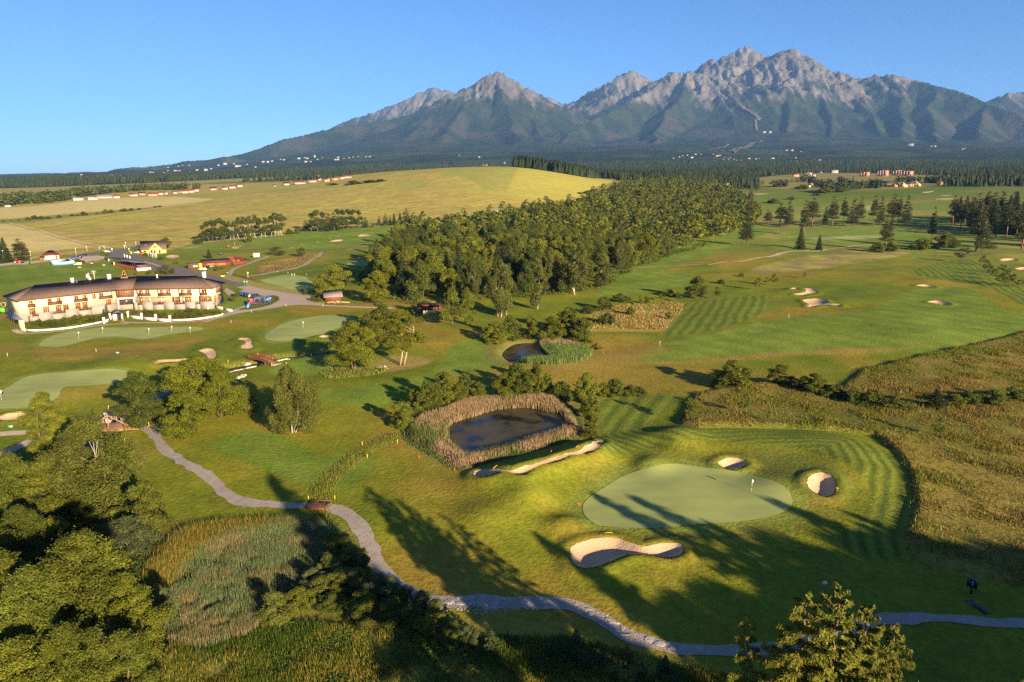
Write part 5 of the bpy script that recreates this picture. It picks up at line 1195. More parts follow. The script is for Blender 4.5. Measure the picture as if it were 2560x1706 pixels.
def ground_z(P):return T1(P[:,0],P[:,1])
pv_=[]
for a in np.linspace(pz(1293),pz(1660),130):
 Dc=np.linspace(850,1750,120);zc=T1(np.sin(a)*Dc,np.cos(a)*Dc);j=int(np.argmax((zc-CAMZ)/Dc));f=(a-pz(1293))/(pz(1660)-pz(1293))
 for k in range(14):D=Dc[j]+rng.uniform(-25*f,40+130*min(1,f*3));pv_.append((math.sin(a)*D+rng.normal(0,2),math.cos(a)*D))
P=np.array(pv_);tag(scatter_mass("hilltop_forest",P,ground_z(P),CT,rng.uniform(15,22,len(P)),wide=1.5),"dark conifer wood on top of the golden hill")
P=np.vstack([fill(box=(1250,2720,1750,2600),n=3600),fill(box=(1250,2720,2600,4400),n=6400),fill(box=(1540,1900,1380,1800),n=500),fill(box=(2340,2720,1500,1800),n=420)])
P=P[sd_poly(PCLEAR,P[:,0],P[:,1],30)<-4]
dz_=ground_z(P);mzD=np.hypot(P[:,0],P[:,1]);f_=mzD>3780
dz_[f_]=[MT(a,b)for a,b in P[f_]]
tag(scatter_mass("plain_forest",P,dz_,CT,rng.uniform(15,24,len(P)),wide=1.25),"dark conifer forest covering the plain below the mountains")
P=np.vstack([fill(box=(-260,920,2380,3300),n=3000),fill(box=(-260,1250,3300,4600),n=3200),fill(box=(600,1290,2060,2600),n=900)])
keepm=sd_poly(hit(vp('B',[(-80,292),(300,287),(800,252),(1300,224),(1800,194),(2353,164),(2353,148),(2000,168),(1500,188),(1000,213),(400,238),(-80,252)]),T1),P[:,0],P[:,1],30)
P=P[keepm<-10]
dz_=ground_z(P);f_=np.hypot(P[:,0],P[:,1])>3780
dz_[f_]=[MT(a,b)for a,b in P[f_]]
tag(scatter_mass("distant_forest",P,dz_,CT,rng.uniform(14,22,len(P)),wide=1.3),"distant dark forest belts on the left plain")
vt=hit(vp('i',[(-60,560),(200,530),(500,520),(800,480),(1000,430),(1300,395),(1700,365),(2353,345)]),T1)
pv_=[]
for s in range(len(vt)-1):
 for k in range(62):
  u=rng.uniform();q=vt[s]+(vt[s+1]-vt[s])*u;D=np.linalg.norm(q);q=q*(1+rng.uniform(0,1)**1.3*(210 if s<4 else 120)/D);pv_.append(q)
P=np.array(pv_);tag(scatter_mass("village_trees",P,ground_z(P),RT+CT[:1],rng.uniform(8,17,len(P)),wide=1.2),"leafy belt of trees round the far left village")
bl=hit(vp('g',[(500,480),(620,470),(840,450),(1050,420),(1290,400),(1470,400)]),T1);pv_=[]
for s in range(len(bl)-1):
 for k in range(26):u=rng.uniform();q=bl[s]+(bl[s+1]-bl[s])*u;pv_.append(q*(1+rng.uniform(0,26)/np.linalg.norm(q)))
for(px,py,n_)in((1890,462,10),(2010,455,14),(2060,468,10),(2105,458,8),(2260,455,12),(2330,457,30),(2370,458,40),(1800,468,16),(1950,468,12)):
 q=hit([[px,py]],T1)[0]
 for k in range(n_):pv_.append(q+rng.normal(0,14,2))
P=np.array(pv_);tag(scatter_mass("hamlet_trees",P,ground_z(P),RT+CT[:1],rng.uniform(9,17,len(P)),wide=1.05),"dark belt of trees between the hamlet and the far fairway")
print("trees done",TREECOUNT)
# ------ reeds and long grass (nobody could count the blades)
print("grass")
MBLADE=mat_attr("grass_blades",rough=.85,var=0,bump=0,spec=.1,transl=.35)
def blades(name,P,z,h,wd,cols,lean=.25,seed=1,label=None,curve=True):
 """one object of many blades: each a narrow bent triangle pair"""
 r=np.random.default_rng(seed);n=len(P)
 a=r.uniform(0,6.283,n);d=np.stack([np.cos(a),np.sin(a)],1)
 b=r.uniform(0,6.283,n);ld=np.stack([np.cos(b),np.sin(b)],1)*(lean*h*np.abs(r.normal(0,1,n)))[:,None]
 w_=wd*1.25*r.uniform(.6,1.4,n)
 B0=np.column_stack([P-d*w_[:,None]*.5,z-.05]);B1=np.column_stack([P+d*w_[:,None]*.5,z-.05])
 Tp=np.column_stack([P+ld,z+h])
 V=np.stack([B0,B1,Tp],1).reshape(-1,3)
 Q=np.arange(3*n).reshape(-1,3)
 o=mesh_np(name,V,Q,MBLADE,np.repeat(cols,3,0));o["kind"]="stuff"
 if label:o["label"]=label
 return o
def in_poly(P,n,margin=0.0,hole=None,hm=0.0,dens=None):
 c=np.stack([rng.uniform(P[:,0].min(),P[:,0].max(),n*4),rng.uniform(P[:,1].min(),P[:,1].max(),n*4)],1)
 k=sd_poly(P,c[:,0],c[:,1],2)>margin
 if hole is not None:k&=sd_poly(hole,c[:,0],c[:,1],3)<hm
 c=c[k]
 if dens is not None:c=c[rng.uniform(0,1,len(c))<dens(c[:,0],c[:,1])]
 return c[:n]
def pal(n,cols,wts):
 k=rng.choice(len(cols),n,p=np.array(wts)/sum(wts))
 return np.array(cols)[k]*rng.uniform(.7,1.3,(n,1))
def mixpal(t,ca,cb,wa,wb):
 """blades pick from palette a or b according to t (0..1)"""
 n=len(t);a=pal(n,ca,wa);b=pal(n,cb,wb)
 return np.where((rng.uniform(0,1,n)<t)[:,None],b,a)
TAN=[(.36,.25,.15),(.30,.215,.12),(.25,.165,.09)]
REEDG=[(.10,.14,.035),(.13,.165,.04),(.075,.11,.03)]
ring=spline(G1('M',[(175,770),(235,700),(330,625),(450,595),(560,560),(650,520),(760,480),(900,460),(1050,450),(1250,440),(1400,430),(1560,405),(1680,435),(1800,520),(1900,600),(1950,720),(1965,800),(1850,860),(1700,915),(1500,970),(1300,1030),(1100,1080),(900,1130),(750,1165),(640,1140),(550,1070),(440,1010),(320,950),(215,870)]),True,4)
P=in_poly(ring,46000,.2,PP[0],-.1)
sw_=sd_poly(PP[0],P[:,0],P[:,1],30);P=P+rng.normal(0,.3,P.shape);so_=sd_poly(ring,P[:,0],P[:,1],30)
t=np.clip(.72+1.2*fbm(P[:,0],P[:,1],7,2,81)-.3*(sw_>-1.2)-.75*(so_<1.0),0,1)
blades("reeds",P,np.maximum(T2(P[:,0],P[:,1]),PZ[0]-.2),rng.uniform(.75,1.75,len(P))*np.clip(so_/2.2,.3,1),.12,mixpal(t,REEDG,TAN,(1,1,1),(2,2,1)),.10,11,"tall pale reeds ringing the larger pond")
r2=spline(G1('a',[(620,535),(800,520),(1000,540),(1250,585),(1420,650),(1540,730),(1420,840),(1200,885),(900,915),(600,915),(400,900),(250,850),(340,815),(500,800),(700,795),(800,772),(720,700),(635,620)]),True,3)
P=in_poly(r2,15000,.1)
t=np.clip(-.1+.9*(P[:,1]>np.quantile(P[:,1],.82)),0,1)
blades("reeds",P,np.maximum(T2(P[:,0],P[:,1]),PZ[1]-.2),rng.uniform(1.0,2.0,len(P)),.16,mixpal(t,[(.10,.17,.05),(.13,.19,.05),(.20,.22,.05)],TAN,(2,2,1),(1,1,1)),.10,12,"green reeds beside the small pond")
r3=spline(hit(vp('s',[(412,1510),(418,1455),(470,1400),(540,1358),(600,1332),(650,1315),(740,1305),(815,1320),(850,1340),(850,1375),(800,1405),(770,1450),(720,1500),(670,1545),(600,1595),(520,1608),(440,1602)]),T1),True,4)
hol=[spline(hit(vp('K',q),T1),True,3)for q in([(1290,1100),(1330,1050),(1400,1030),(1440,1050),(1380,1085),(1320,1115)],[(1340,1215),(1420,1190),(1500,1195),(1440,1225),(1370,1235)],[(1210,1140),(1250,1115),(1290,1120),(1250,1145)])]
P=in_poly(r3,82000,.1,dens=lambda x,y:np.clip(.6+1.3*fbm(x,y,2.0,2,84),.03,1));P=P+rng.normal(0,.35,P.shape)
for hq in hol:P=P[sd_poly(hq,P[:,0],P[:,1],2)<0]
so_=sd_poly(r3,P[:,0],P[:,1],30)
t=np.clip(.22+1.3*fbm(P[:,0],P[:,1],5,3,83,.7),0,.85)
blades("reeds",P,np.maximum(T2(P[:,0],P[:,1]),PZ[2]-.1),rng.uniform(.6,1.5,len(P)),.075,mixpal(t,[(.155,.20,.085),(.20,.235,.105),(.11,.15,.055)],[(.31,.215,.115),(.25,.175,.09),(.21,.20,.08)],(1,1,1),(1,1,1)),.12,13,"grey green and rusty reeds filling the near marsh")
r3b=spline(hit(vp('K',[(1010,960),(960,880),(1060,760),(1150,640),(1280,580),(1450,555),(1656,545),(1800,540),(1900,560),(1700,600),(1560,620),(1400,680),(1250,760),(1130,880)]),T1),True,3)
P=in_poly(r3b,14000,0);P=P+rng.normal(0,.6,P.shape)
blades("tall_grass",P,T2(P[:,0],P[:,1]),rng.uniform(.7,1.6,len(P)),.08,pal(len(P),[(.28,.18,.035),(.17,.165,.022),(.30,.22,.075),(.10,.13,.016)],(2,2,1,2)),.15,14,"yellow and rusty tall grass above the near marsh")
bm=hit(vp('s',[(430,1605),(520,1612),(610,1600),(690,1550),(760,1560),(880,1570),(1000,1590),(1100,1600),(1250,1590),(1400,1590),(1540,1620),(1720,1665),(1950,1720),(2100,1800),(1600,1900),(900,1900),(330,1900),(340,1720)]),T1)
P=in_poly(bm,62000,0,dens=lambda x,y:np.clip(.55+.9*fbm(x,y,3.0,2,85),.08,1))
t=np.clip(.45+1.3*fbm(P[:,0],P[:,1],9,2,86),0,1)
hh=rng.uniform(.35,.95,len(P))*np.clip(.8+.8*fbm(P[:,0],P[:,1],4,2,87),.4,1.6)
blades("meadow_grass",P,T2(P[:,0],P[:,1]),hh,.07,mixpal(t,[(.070,.110,.012),(.10,.13,.014),(.05,.085,.012)],[(.24,.20,.03),(.16,.15,.02),(.30,.22,.06)],(1,1,1),(2,2,1)),.25,15,"tall meadow grass along the bottom edge")
P=in_poly(PM,125000,-.3,dens=lambda x,y:np.clip(.5+1.1*fbm(x,y,5.0,3,88),.06,1))
t=np.clip(.42+1.4*fbm(P[:,0],P[:,1],22,3,89),0,1)
hh=rng.uniform(.25,.75,len(P))*np.clip(.8+.9*fbm(P[:,0],P[:,1],5,2,90),.35,1.6)
blades("dry_grass",P,T2(P[:,0],P[:,1]),hh,.13,mixpal(t,[(.085,.105,.014),(.13,.14,.016),(.20,.18,.025)],[(.21,.15,.032),(.17,.125,.026),(.25,.19,.055),(.165,.10,.038)],(2,2,1),(2,2,1,1)),.35,16,"long golden and green grass of the right hand meadow")
for v,q,n_,ca,lab in(('N',[(60,440),(300,400),(700,385),(810,400),(800,470),(700,580),(620,640),(300,640),(-100,630),(-250,560)],9000,[(.38,.25,.09),(.26,.19,.06),(.14,.14,.025)],"dry tall grass of the rough patch by the small pond"),('L',[(940,690),(1050,640),(1250,650),(1400,640),(1600,640),(1500,690),(1200,725),(1000,725)],3500,[(.14,.16,.02),(.22,.20,.05),(.10,.13,.02)],"tufty grass on the willow island"),('H',[(405,560),(420,500),(600,440),(800,400),(1000,350),(1100,350),(1100,375),(1030,420),(930,480),(800,520),(650,550),(500,580)],5000,[(.16,.10,.055),(.20,.15,.05),(.12,.11,.03)],"brown heath tufts beside the cart path")):
 PQ=spline(G1(v,q),True,3);P=in_poly(PQ,n_,0,dens=lambda x,y:np.clip(.5+1.2*fbm(x,y,6.0,2,91),.05,1))
 blades("rough_grass",P,T2(P[:,0],P[:,1]),rng.uniform(.35,.9,len(P)),.24,pal(len(P),ca,(1,1,1)),.3,17,lab)
Ld=spline(DITCH,False,8);P=Ld[rng.integers(0,len(Ld),7000)]+rng.normal(0,1.0,(7000,2))
blades("ditch_grass",P,T2(P[:,0],P[:,1]),rng.uniform(.12,.5,len(P)),.10,pal(len(P),[(.18,.20,.02),(.11,.14,.016),(.24,.19,.07)],(2,2,1)),.25,18,"tufted grass in the shallow ditch from the pond to the path bridge")
nn_=rng.integers(0,len(LS)-1,9000);dv=rng.normal(0,1,(9000,2));dv=dv/np.linalg.norm(dv,axis=1)[:,None]*rng.uniform(2.8,4.6,(9000,1))
P=LS[nn_]+dv;P=P[d_line(LS,P[:,0],P[:,1],12)>2.6]
blades("bank_grass",P,T2(P[:,0],P[:,1]),rng.uniform(.25,.8,len(P)),.14,pal(len(P),[(.15,.17,.02),(.10,.13,.016),(.22,.18,.05)],(2,2,1)),.3,19,"rough grass along the stream banks")
def herbs(name,P,size,cols,seed,label):
 r=np.random.default_rng(seed);z=T2(P[:,0],P[:,1]);C=[];
 k=10
 off=r.normal(0,1,(len(P),k,3))*np.array([.38,.38,.16])*size
 C=(np.column_stack([P,z+.25*size])[:,None,:]+off).reshape(-1,3)
 Nn=unit(r.normal(0,.6,C.shape)+np.array([0,0,1.0]))
 V,Q=quads_at(C,Nn,.30*size,r,.6)
 o=mesh_np(name,V,Q,MLEAF,np.repeat(np.repeat(cols,k,0)*r.uniform(.7,1.3,(len(C),1)),3,0));o["kind"]="stuff";o["label"]=label
P=in_poly(bm,2600,0,dens=lambda x,y:np.clip(.2+1.6*fbm(x,y,5.0,2,92),.02,1))
herbs("herbs",P,.8,pal(len(P),[(.06,.11,.012),(.09,.12,.012),(.045,.085,.012)],(1,1,1)),21,"leafy herbs between the meadow grass at the bottom edge")
wf=hit(vp('s',[(-200,1180),(100,1180),(260,1260),(340,1330),(430,1350),(560,1330),(500,1370),(420,1450),(400,1600),(350,1850),(-300,1850)]),T1)
P=in_poly(wf,2200,0)
herbs("undergrowth",P,1.1,pal(len(P),[(.05,.085,.012),(.07,.10,.012),(.09,.11,.012)],(1,1,1)),22,"leafy undergrowth below the near wood")
wfr=WP[[19,20,21,22,23,24,25,26,0]]
pv_=[]
for s in range(len(WP)):
 a,b=WP[s],WP[(s+1)%len(WP)]
 if np.hypot(*((a+b)/2))<560:
  L_=np.linalg.norm(b-a)
  for k in range(int(L_/1.3)):pv_.append(a+(b-a)*rng.uniform()+rng.normal(0,1.8,2))
P=np.array(pv_);herbs("edge_shrubbery",P,3.4,pal(len(P),[(.075,.10,.014),(.10,.12,.014),(.055,.08,.014)],(1,1,1)),23,"dense shrubbery along the foot of the central wood")
def rocks(name,P,z,size,m,seed,label=None):
 r=np.random.default_rng(seed);base=np.array([(1,0,0),(0,1,0),(-1,0,0),(0,-1,0),(.6,.6,.6),(-.6,.6,.6),(-.6,-.6,.55),(.6,-.6,.6),(0,0,.85)],float)
 q=[(0,1,4),(1,5,4),(1,2,5),(2,6,5),(2,3,6),(3,7,6),(3,0,7),(0,4,7),(4,5,8),(5,6,8),(6,7,8),(7,4,8)]
 V=base[None]*r.uniform(.65,1.35,(len(P),9,1))*size[:,None,None]*np.array([1,.8,.6])
 a=r.uniform(0,6.283,len(P));ca,sa=np.cos(a)[:,None],np.sin(a)[:,None]
 X=V[...,0]*ca-V[...,1]*sa+P[:,0:1];Y=V[...,0]*sa+V[...,1]*ca+P[:,1:2];Z=V[...,2]+z[:,None]
 Fq=(np.array(q)[None]+(np.arange(len(P))*9)[:,None,None]).reshape(-1,3)
 o=mesh_np(name,np.stack([X,Y,Z],-1).reshape(-1,3),Fq,m);o["kind"]="stuff"
 if label:o["label"]=label
MSTONE=mat("bank_stone",(.50,.42,.33),.9,.25,1.5)
pv_=[]
for v,q,n_ in(('J',[(905,790),(950,720),(1030,670),(1090,645),(1085,690),(1040,730),(980,790)],500),('L',[(30,640),(120,600),(240,555),(330,590),(300,620),(180,640),(60,665)],600),('L',[(480,560),(560,535),(650,520),(640,535),(540,560)],160),('L',[(1500,260),(1560,230),(1640,230),(1600,270),(1530,290)],140),('L',[(90,740),(180,700),(220,690),(200,715),(110,745)],60),('L',[(1480,660),(1500,620),(1580,615),(1590,640),(1500,660)],60)):
 PQ=G1(v,q);pv_.append(in_poly(PQ,n_,0))
P=np.vstack(pv_)
rocks("bank_stones",P,T2(P[:,0],P[:,1]),rng.uniform(.2,.6,len(P)),MSTONE,31,"pale boulders and gravel along the stream banks")
MSLAB=mat("slab_stone",(.30,.27,.24),.9,.22,1.2,bump=.4,bscale=4,rnd=.15)
SLABS=[[(140,310),(180,290),(215,295),(222,315),(200,330),(150,325)],[(225,320),(250,307),(295,310),(315,325),(290,337),(235,333)],[(320,330),(350,308),(382,305),(370,325),(345,338)],[(232,280),(245,265),(285,268),(270,290),(245,296)],[(290,300),(320,275),(380,272),(370,290),(330,302)],[(385,320),(410,308),(430,322),(465,325),(462,340),(390,338)],[(480,330),(510,315),(555,318),(545,340),(490,345)],[(560,330),(570,308),(600,312),(645,318),(635,338),(575,340)],[(508,292),(530,285),(545,297),(515,301)],[(558,297),(580,280),(606,281),(600,294)],[(615,285),(640,280),(645,295),(620,298)],[(648,325),(680,321),(675,336)],[(688,325),(715,312),(740,320),(730,332)],[(745,310),(780,308),(775,325),(750,325)],[(720,290),(750,280),(755,292),(725,297)],[(760,282),(810,275),(815,285),(770,292)],[(830,290),(860,280),(878,285),(865,300),(835,305)],[(838,325),(870,300),(900,285),(945,290),(925,308),(885,320),(850,335)],[(898,324),(935,315),(925,328)],[(950,300),(968,300),(960,312)],[(920,340),(945,330),(985,342),(950,348)],[(975,292),(1010,290),(1000,305)],[(1098,325),(1115,318),(1135,328),(1115,338)],[(1180,353),(1230,360),(1240,374),(1195,370)],[(1158,396),(1190,385),(1200,390),(1180,403)],[(1190,410),(1215,385),(1255,395),(1230,415),(1200,418)],[(1240,420),(1270,415),(1315,440),(1300,455),(1265,440)],[(1310,460),(1355,468),(1350,485),(1320,478)],[(1325,430),(1360,425),(1400,450),(1445,470),(1430,480),(1380,465),(1340,450)],[(1350,455),(1380,450),(1390,470),(1360,470)],[(1442,492),(1475,490),(1480,510),(1460,528),(1445,512)],[(1328,405),(1357,411),(1342,420)],[(1515,510),(1538,520),(1522,526)],[(1418,540),(1470,552),(1530,548),(1500,560),(1440,558)],[(1620,570),(1650,558),(1690,580),(1680,610),(1650,612),(1618,595)],[(1680,620),(1710,600),(1760,602),(1780,630),(1755,645)],[(1780,605),(1825,605),(1815,622),(1790,618)],[(1785,650),(1830,625),(1855,640),(1845,668),(1800,662)],[(1860,665),(1890,635),(1930,630),(1985,655),(1960,680),(1900,675)],[(1990,655),(2020,635),(2062,645),(2050,685),(2000,685)],[(1260,380),(1280,385),(1275,392)],[(700,300),(715,300),(712,310),(698,310)],[(655,290),(700,280),(705,290),(665,297)],[(590,298),(612,299),(610,306),(585,305)]]
for q in SLABS:
 P2=G1('R',q);z=T2(P2[:,0],P2[:,1]);zc=z.mean()
 c=P2.mean(0);P2=c+(P2-c)*.97
 m=MB();top=np.column_stack([P2,np.maximum(z,zc-.05)+.09+rng.uniform(-.015,.015,len(P2))])
 inner=np.column_stack([c+(P2-c)*.86,top[:,2]+.015])
 n=len(P2);V=np.vstack([np.column_stack([P2,z-.1]),top,inner])
 fq=[(k,(k+1)%n,n+(k+1)%n,n+k)for k in range(n)]+[(n+k,n+(k+1)%n,2*n+(k+1)%n,2*n+k)for k in range(n)]
 m.add(V,fq,[(2*n,2*n+k,2*n+k+1)for k in range(1,n-1)])
 m.build("paving_stone",MSLAB,main_path)
P=[]
Pc=hit(vp('R',[(130,345),(200,345),(400,360),(600,355),(820,350)]),T1);Lc=spline(Pc,False,20)
P=Lc[rng.integers(0,len(Lc),260)]+rng.normal(0,.5,(260,2))
rocks("path_gravel",P,T2(P[:,0],P[:,1]),rng.uniform(.06,.2,len(P)),MSLAB,33,"crushed stone spilled along the edge of the paved path")
# ------ buildings
print("buildings")
MCREAM=mat("cream_render",(.60,.51,.34),.9,.05,.6)
MPLINTH=mat("stone_plinth",(.25,.225,.20),.9,.14,1.8,bump=.3,bscale=4)
MWHITE=mat("white_paint",(.62,.58,.52),.7,.04,1.0)
MROOF=mat("brown_roof_tiles",(.135,.088,.070),.85,.14,.8,bump=.4,bscale=5)
MROOFD=mat("ridge_tiles",(.075,.052,.045),.85,.15,1.0)
MWOOD=mat("orange_wood",(.42,.17,.045),.6,.2,1.5)
MBROWN=mat("dark_brown_wood",(.105,.042,.026),.7,.2,1.5)
MRED=mat("red_brown_wood",(.15,.045,.024),.75,.15,1.5)
MDARK=mat("dark_interior",(.02,.018,.016),.9,.1,1.0)
MGREY=mat("grey_sheet",(.085,.09,.10),.6,.08,.5)
MBLK=mat("black_metal",(.02,.02,.022),.4,.1,1.0)
MYEL=mat("yellow_render",(.74,.50,.17),.85,.05,.6)
MTIMB=mat("weathered_timber",(.27,.15,.085),.85,.22,2.0)
MPINK=mat("salmon_render",(.42,.20,.14),.85,.06,.5)
MLOG=mat("golden_logs",(.52,.25,.07),.75,.18,1.0)
def glass_mat():
 m,nt,b=nmat("window_glass")
 b.inputs["Base Color"].default_value=(.045,.038,.030,1);b.inputs["Roughness"].default_value=.12
 nz=nt.nodes.new("ShaderNodeTexNoise");nz.inputs["Scale"].default_value=.8
 geo=nt.nodes.new("ShaderNodeNewGeometry");nt.links.new(geo.outputs["Position"],nz.inputs["Vector"])
 cr=nt.nodes.new("ShaderNodeValToRGB");cr.color_ramp.elements[0].color=(.02,.016,.012,1);cr.color_ramp.elements[1].color=(.20,.15,.09,1)
 cr.color_ramp.elements[0].position=.38;cr.color_ramp.elements[1].position=.75
 nt.links.new(nz.outputs[0],cr.inputs[0]);nt.links.new(cr.outputs[0],b.inputs["Base Color"])
 return m
MGLASS=glass_mat()
def paintmat(name,c,rough=.3):return mat(name,c,rough,.03,.5,spec=.5)
class Frame:
 """local building frame: u along the front, n outwards, z up"""
 def __init__(s,O,P):
  s.O=np.array(O[:2],float);d=np.array(P[:2],float)-s.O
  s.L=float(np.linalg.norm(d));s.U=d/s.L;s.N=np.array([s.U[1],-s.U[0]])
 def M(s,V):
  V=np.asarray(V,float).reshape(-1,3)
  return np.column_stack([s.O+V[:,0:1]*s.U+V[:,1:2]*s.N,V[:,2]])
 def p(s,u,n,z):return s.M([(u,n,z)])[0]
 def u_at(s,v,px,py,n=0.0):
  q=vp(v,[(px,py)]);r=rays(q)[0]
  t=((s.O+n*s.N)@s.N)/(r[:2]@s.N)
  return float((r[:2]*t-s.O)@s.U)
 def box(s,m,u0,u1,n0,n1,z0,z1):return m.box(u0,u1,n0,n1,z0,z1,s.M)
def win(fr,par,u0,u1,z0,z1,n=0.0,nv=2,nh=0,name="window",wood=None,fw=.13):
 """window part with its panes as sub-part"""
 f=MB()
 fr.box(f,u0,u1,n-.05,n+.10,z0,z0+fw);fr.box(f,u0,u1,n-.05,n+.10,z1-fw,z1)
 for k in range(nv+1):
  u=u0+(u1-u0-fw)*k/nv
  fr.box(f,u,u+fw,n-.05,n+.098,z0+fw,z1-fw)
 for k in range(nh):
  z=z0+(z1-z0)*(.72 if nh==1 else(k+1)/(nh+1));fr.box(f,u0+fw,u1-fw,n-.05,n+.09,z,z+.1)
 w_=f.build(name,wood or MWOOD,par)
 g=MB();fr.box(g,u0+.04,u1-.04,n-.06,n+.045,z0+.04,z1-.04);g.build("pane",MGLASS,w_)
 return w_
EA,EB,EC,ED=(at_z(*q,8.0)for q in((42,752),(291,725),(333,722.6),(532.5,720)))
club=empty("clubhouse",(EB[0],EB[1],0),0,1,"long two storey cream clubhouse with a brown hipped roof and brown balconies","clubhouse")
FRONT=np.array([EA[:2],EB[:2],EC[:2],ED[:2]])
def offset_line(P,d):
 nrm=[]
 for i in range(len(P)-1):
  t=(P[i+1]-P[i])/np.linalg.norm(P[i+1]-P[i]);nrm.append(np.array([t[1],-t[0]]))
 out=[P[0]+nrm[0]*d]
 for i in range(1,len(P)-1):
  b=nrm[i-1]+nrm[i];b/=np.linalg.norm(b);out.append(P[i]+b*d/(b@nrm[i]))
 out.append(P[-1]+nrm[-1]*d);return np.array(out)
HALF=8.0;RZ=11.9
R_=offset_line(FRONT,-HALF);Bk=offset_line(FRONT,-2*HALF)
dL=(FRONT[1]-FRONT[0])/np.linalg.norm(FRONT[1]-FRONT[0]);dR=(FRONT[3]-FRONT[2])/np.linalg.norm(FRONT[3]-FRONT[2])
R_[0]=R_[0]+dL*8.5;R_[3]=R_[3]-dR*9.0
def z3(p,z):return(p[0],p[1],z)
m=MB();dn=(0,0,-.28)
for i in range(3):
 m.prism([z3(FRONT[i],8),z3(FRONT[i+1],8),z3(R_[i+1],RZ),z3(R_[i],RZ)],dn)
 m.prism([z3(Bk[i+1],8),z3(Bk[i],8),z3(R_[i],RZ),z3(R_[i+1],RZ)],dn)
m.prism([z3(Bk[0],8),z3(FRONT[0],8),z3(R_[0],RZ)],dn);m.prism([z3(FRONT[3],8),z3(Bk[3],8),z3(R_[3],RZ)],dn)
roof=m.build("roof",MROOF);
def par(o,p):
 o.parent=p;o.matrix_parent_inverse=p.matrix_basis.inverted()if p.type=='EMPTY' else Matrix.Identity(4);return o
class P_:
 pass
def under(o,root):
 """parent a part whose mesh is in world coordinates to the root Empty without moving it"""
 o.parent=root;o.matrix_parent_inverse=Matrix.Translation(root.location).inverted()if root.rotation_euler.z==0 else(Matrix.Translation(root.location)@root.rotation_euler.to_matrix().to_4x4()).inverted()
 return o
under(roof,club)
m=MB()
for a,b,za,zb in((FRONT[0],R_[0],8,RZ),(Bk[0],R_[0],8,RZ),(FRONT[3],R_[3],8,RZ),(Bk[3],R_[3],8,RZ),(R_[0],R_[1],RZ,RZ),(R_[1],R_[2],RZ,RZ),(R_[2],R_[3],RZ,RZ),(FRONT[1],R_[1],8,RZ),(FRONT[2],R_[2],8,RZ)):
 m.bar(z3(a,za+.05),z3(b,zb+.05),.14,5)
m.build("ridge_cap",MROOFD,roof)
m=MB()
for i in range(3):m.bar(z3(FRONT[i],7.83),z3(FRONT[i+1],7.83),.16,4)
m.bar(z3(FRONT[3],7.83),z3(Bk[3],7.83),.16,4);m.bar(z3(FRONT[0],7.83),z3(Bk[0],7.83),.16,4)
m.build("eaves_board",MBROWN,roof)
WL=offset_line(FRONT,-.9);WB=offset_line(FRONT,-2*HALF+.9)
WL[0]+=dL*.9;WB[0]+=dL*.9;WL[3]-=dR*.9;WB[3]-=dR*.9
m=MB()
ring_=[*WL,*WB[::-1]]
[m.prism([z3(p,2.9)for p in(WL[i],WL[i+1],WB[i+1],WB[i])],(0,0,5.2))for i in range(3)]
under(m.build("wall",MCREAM),club)
PLo=[WL[0]-dL*.05,*offset_line(WL,.05)[1:3],WL[3]+dR*.05]
m=MB();WP1,WP2=offset_line(WL,.04),offset_line(WB,-.04);[m.prism([z3(p,-.6)for p in(WP1[i],WP1[i+1],WP2[i+1],WP2[i])],(0,0,3.5))for i in range(3)]
under(m.build("plinth",MPLINTH),club)
FL=Frame(WL[0],WL[1]);FC=Frame(WL[1],WL[2]);FR=Frame(WL[2],WL[3]);FE=Frame(WL[3],WB[3])
def UW(px):return 560-.12*(px-570)
def balcony(fr,u0,u1,wins):
 b=MB();fr.box(b,u0,u1,.02,.12,5.05,6.05);fr.box(b,u0,u0+.1,.0,1.1,5.05,6.05);fr.box(b,u1-.1,u1,0,1.1,5.05,6.05)
 b=MB();fr.box(b,u0,u1,1.0,1.1,5.02,6.02);fr.box(b,u0,u0+.1,.0,1.0,5.02,6.02);fr.box(b,u1-.1,u1,.0,1.0,5.02,6.02)
 for u in(u0,u1-.14):fr.box(b,u,u+.14,.95,1.12,6.03,7.75)
 for k in range(1,3):u=u0+(u1-u0)*k/3;fr.box(b,u,u+.06,.96,1.04,6.03,6.2)
 fr.box(b,u0,u1,.98,1.12,6.18,6.28)
 o=under(b.build("balcony",MBROWN),club)
 s_=MB();fr.box(s_,u0-.08,u1+.08,.02,1.2,4.78,5.0);s_.build("slab",MCREAM,o)
 for a,c in wins:under(win(fr,None,a,c,5.05,7.3,0,2),club)
for(a,b),ws in(((512,645),[(530,600)]),((880,1135),[(885,950),(1035,1110)]),((1365,1605),[(1370,1435),(1510,1580)]),((1825,2060),[(1830,1895),(1950,1955)])):
 ua,ub=FL.u_at('U',a,UW(a),1.0),FL.u_at('U',b,UW(b),1.0)
 balcony(FL,ua,ub,[(FL.u_at('U',c,UW(c)),FL.u_at('U',d,UW(d))+.05)for c,d in ws if d-c>10])
under(win(FL,None,FL.u_at('U',1690,420),FL.u_at('U',1755,420),5.4,7.3),club)
for a,b in((535,655),(790,905),(1025,1130),(1160,1265),(1385,1485),(1515,1615),(1950,2050)):
 y=720-.09*(a-600);under(win(FL,None,FL.u_at('U',a,y),FL.u_at('U',b,y),2.05,4.55,.0,3,1),club)
for a,b in((315,540),(700,925),(1085,1310),(1470,1592)):
 ua,ub=FR.u_at('V',a,540,1.0),FR.u_at('V',b,540,1.0)
 balcony(FR,ua,ub,[(ua+.35,ua+.35+min(1.4,(ub-ua)*.4)),(ub-1.9,ub-.5)]if ub-ua>3 else[(ua+.4,ub-.4)])
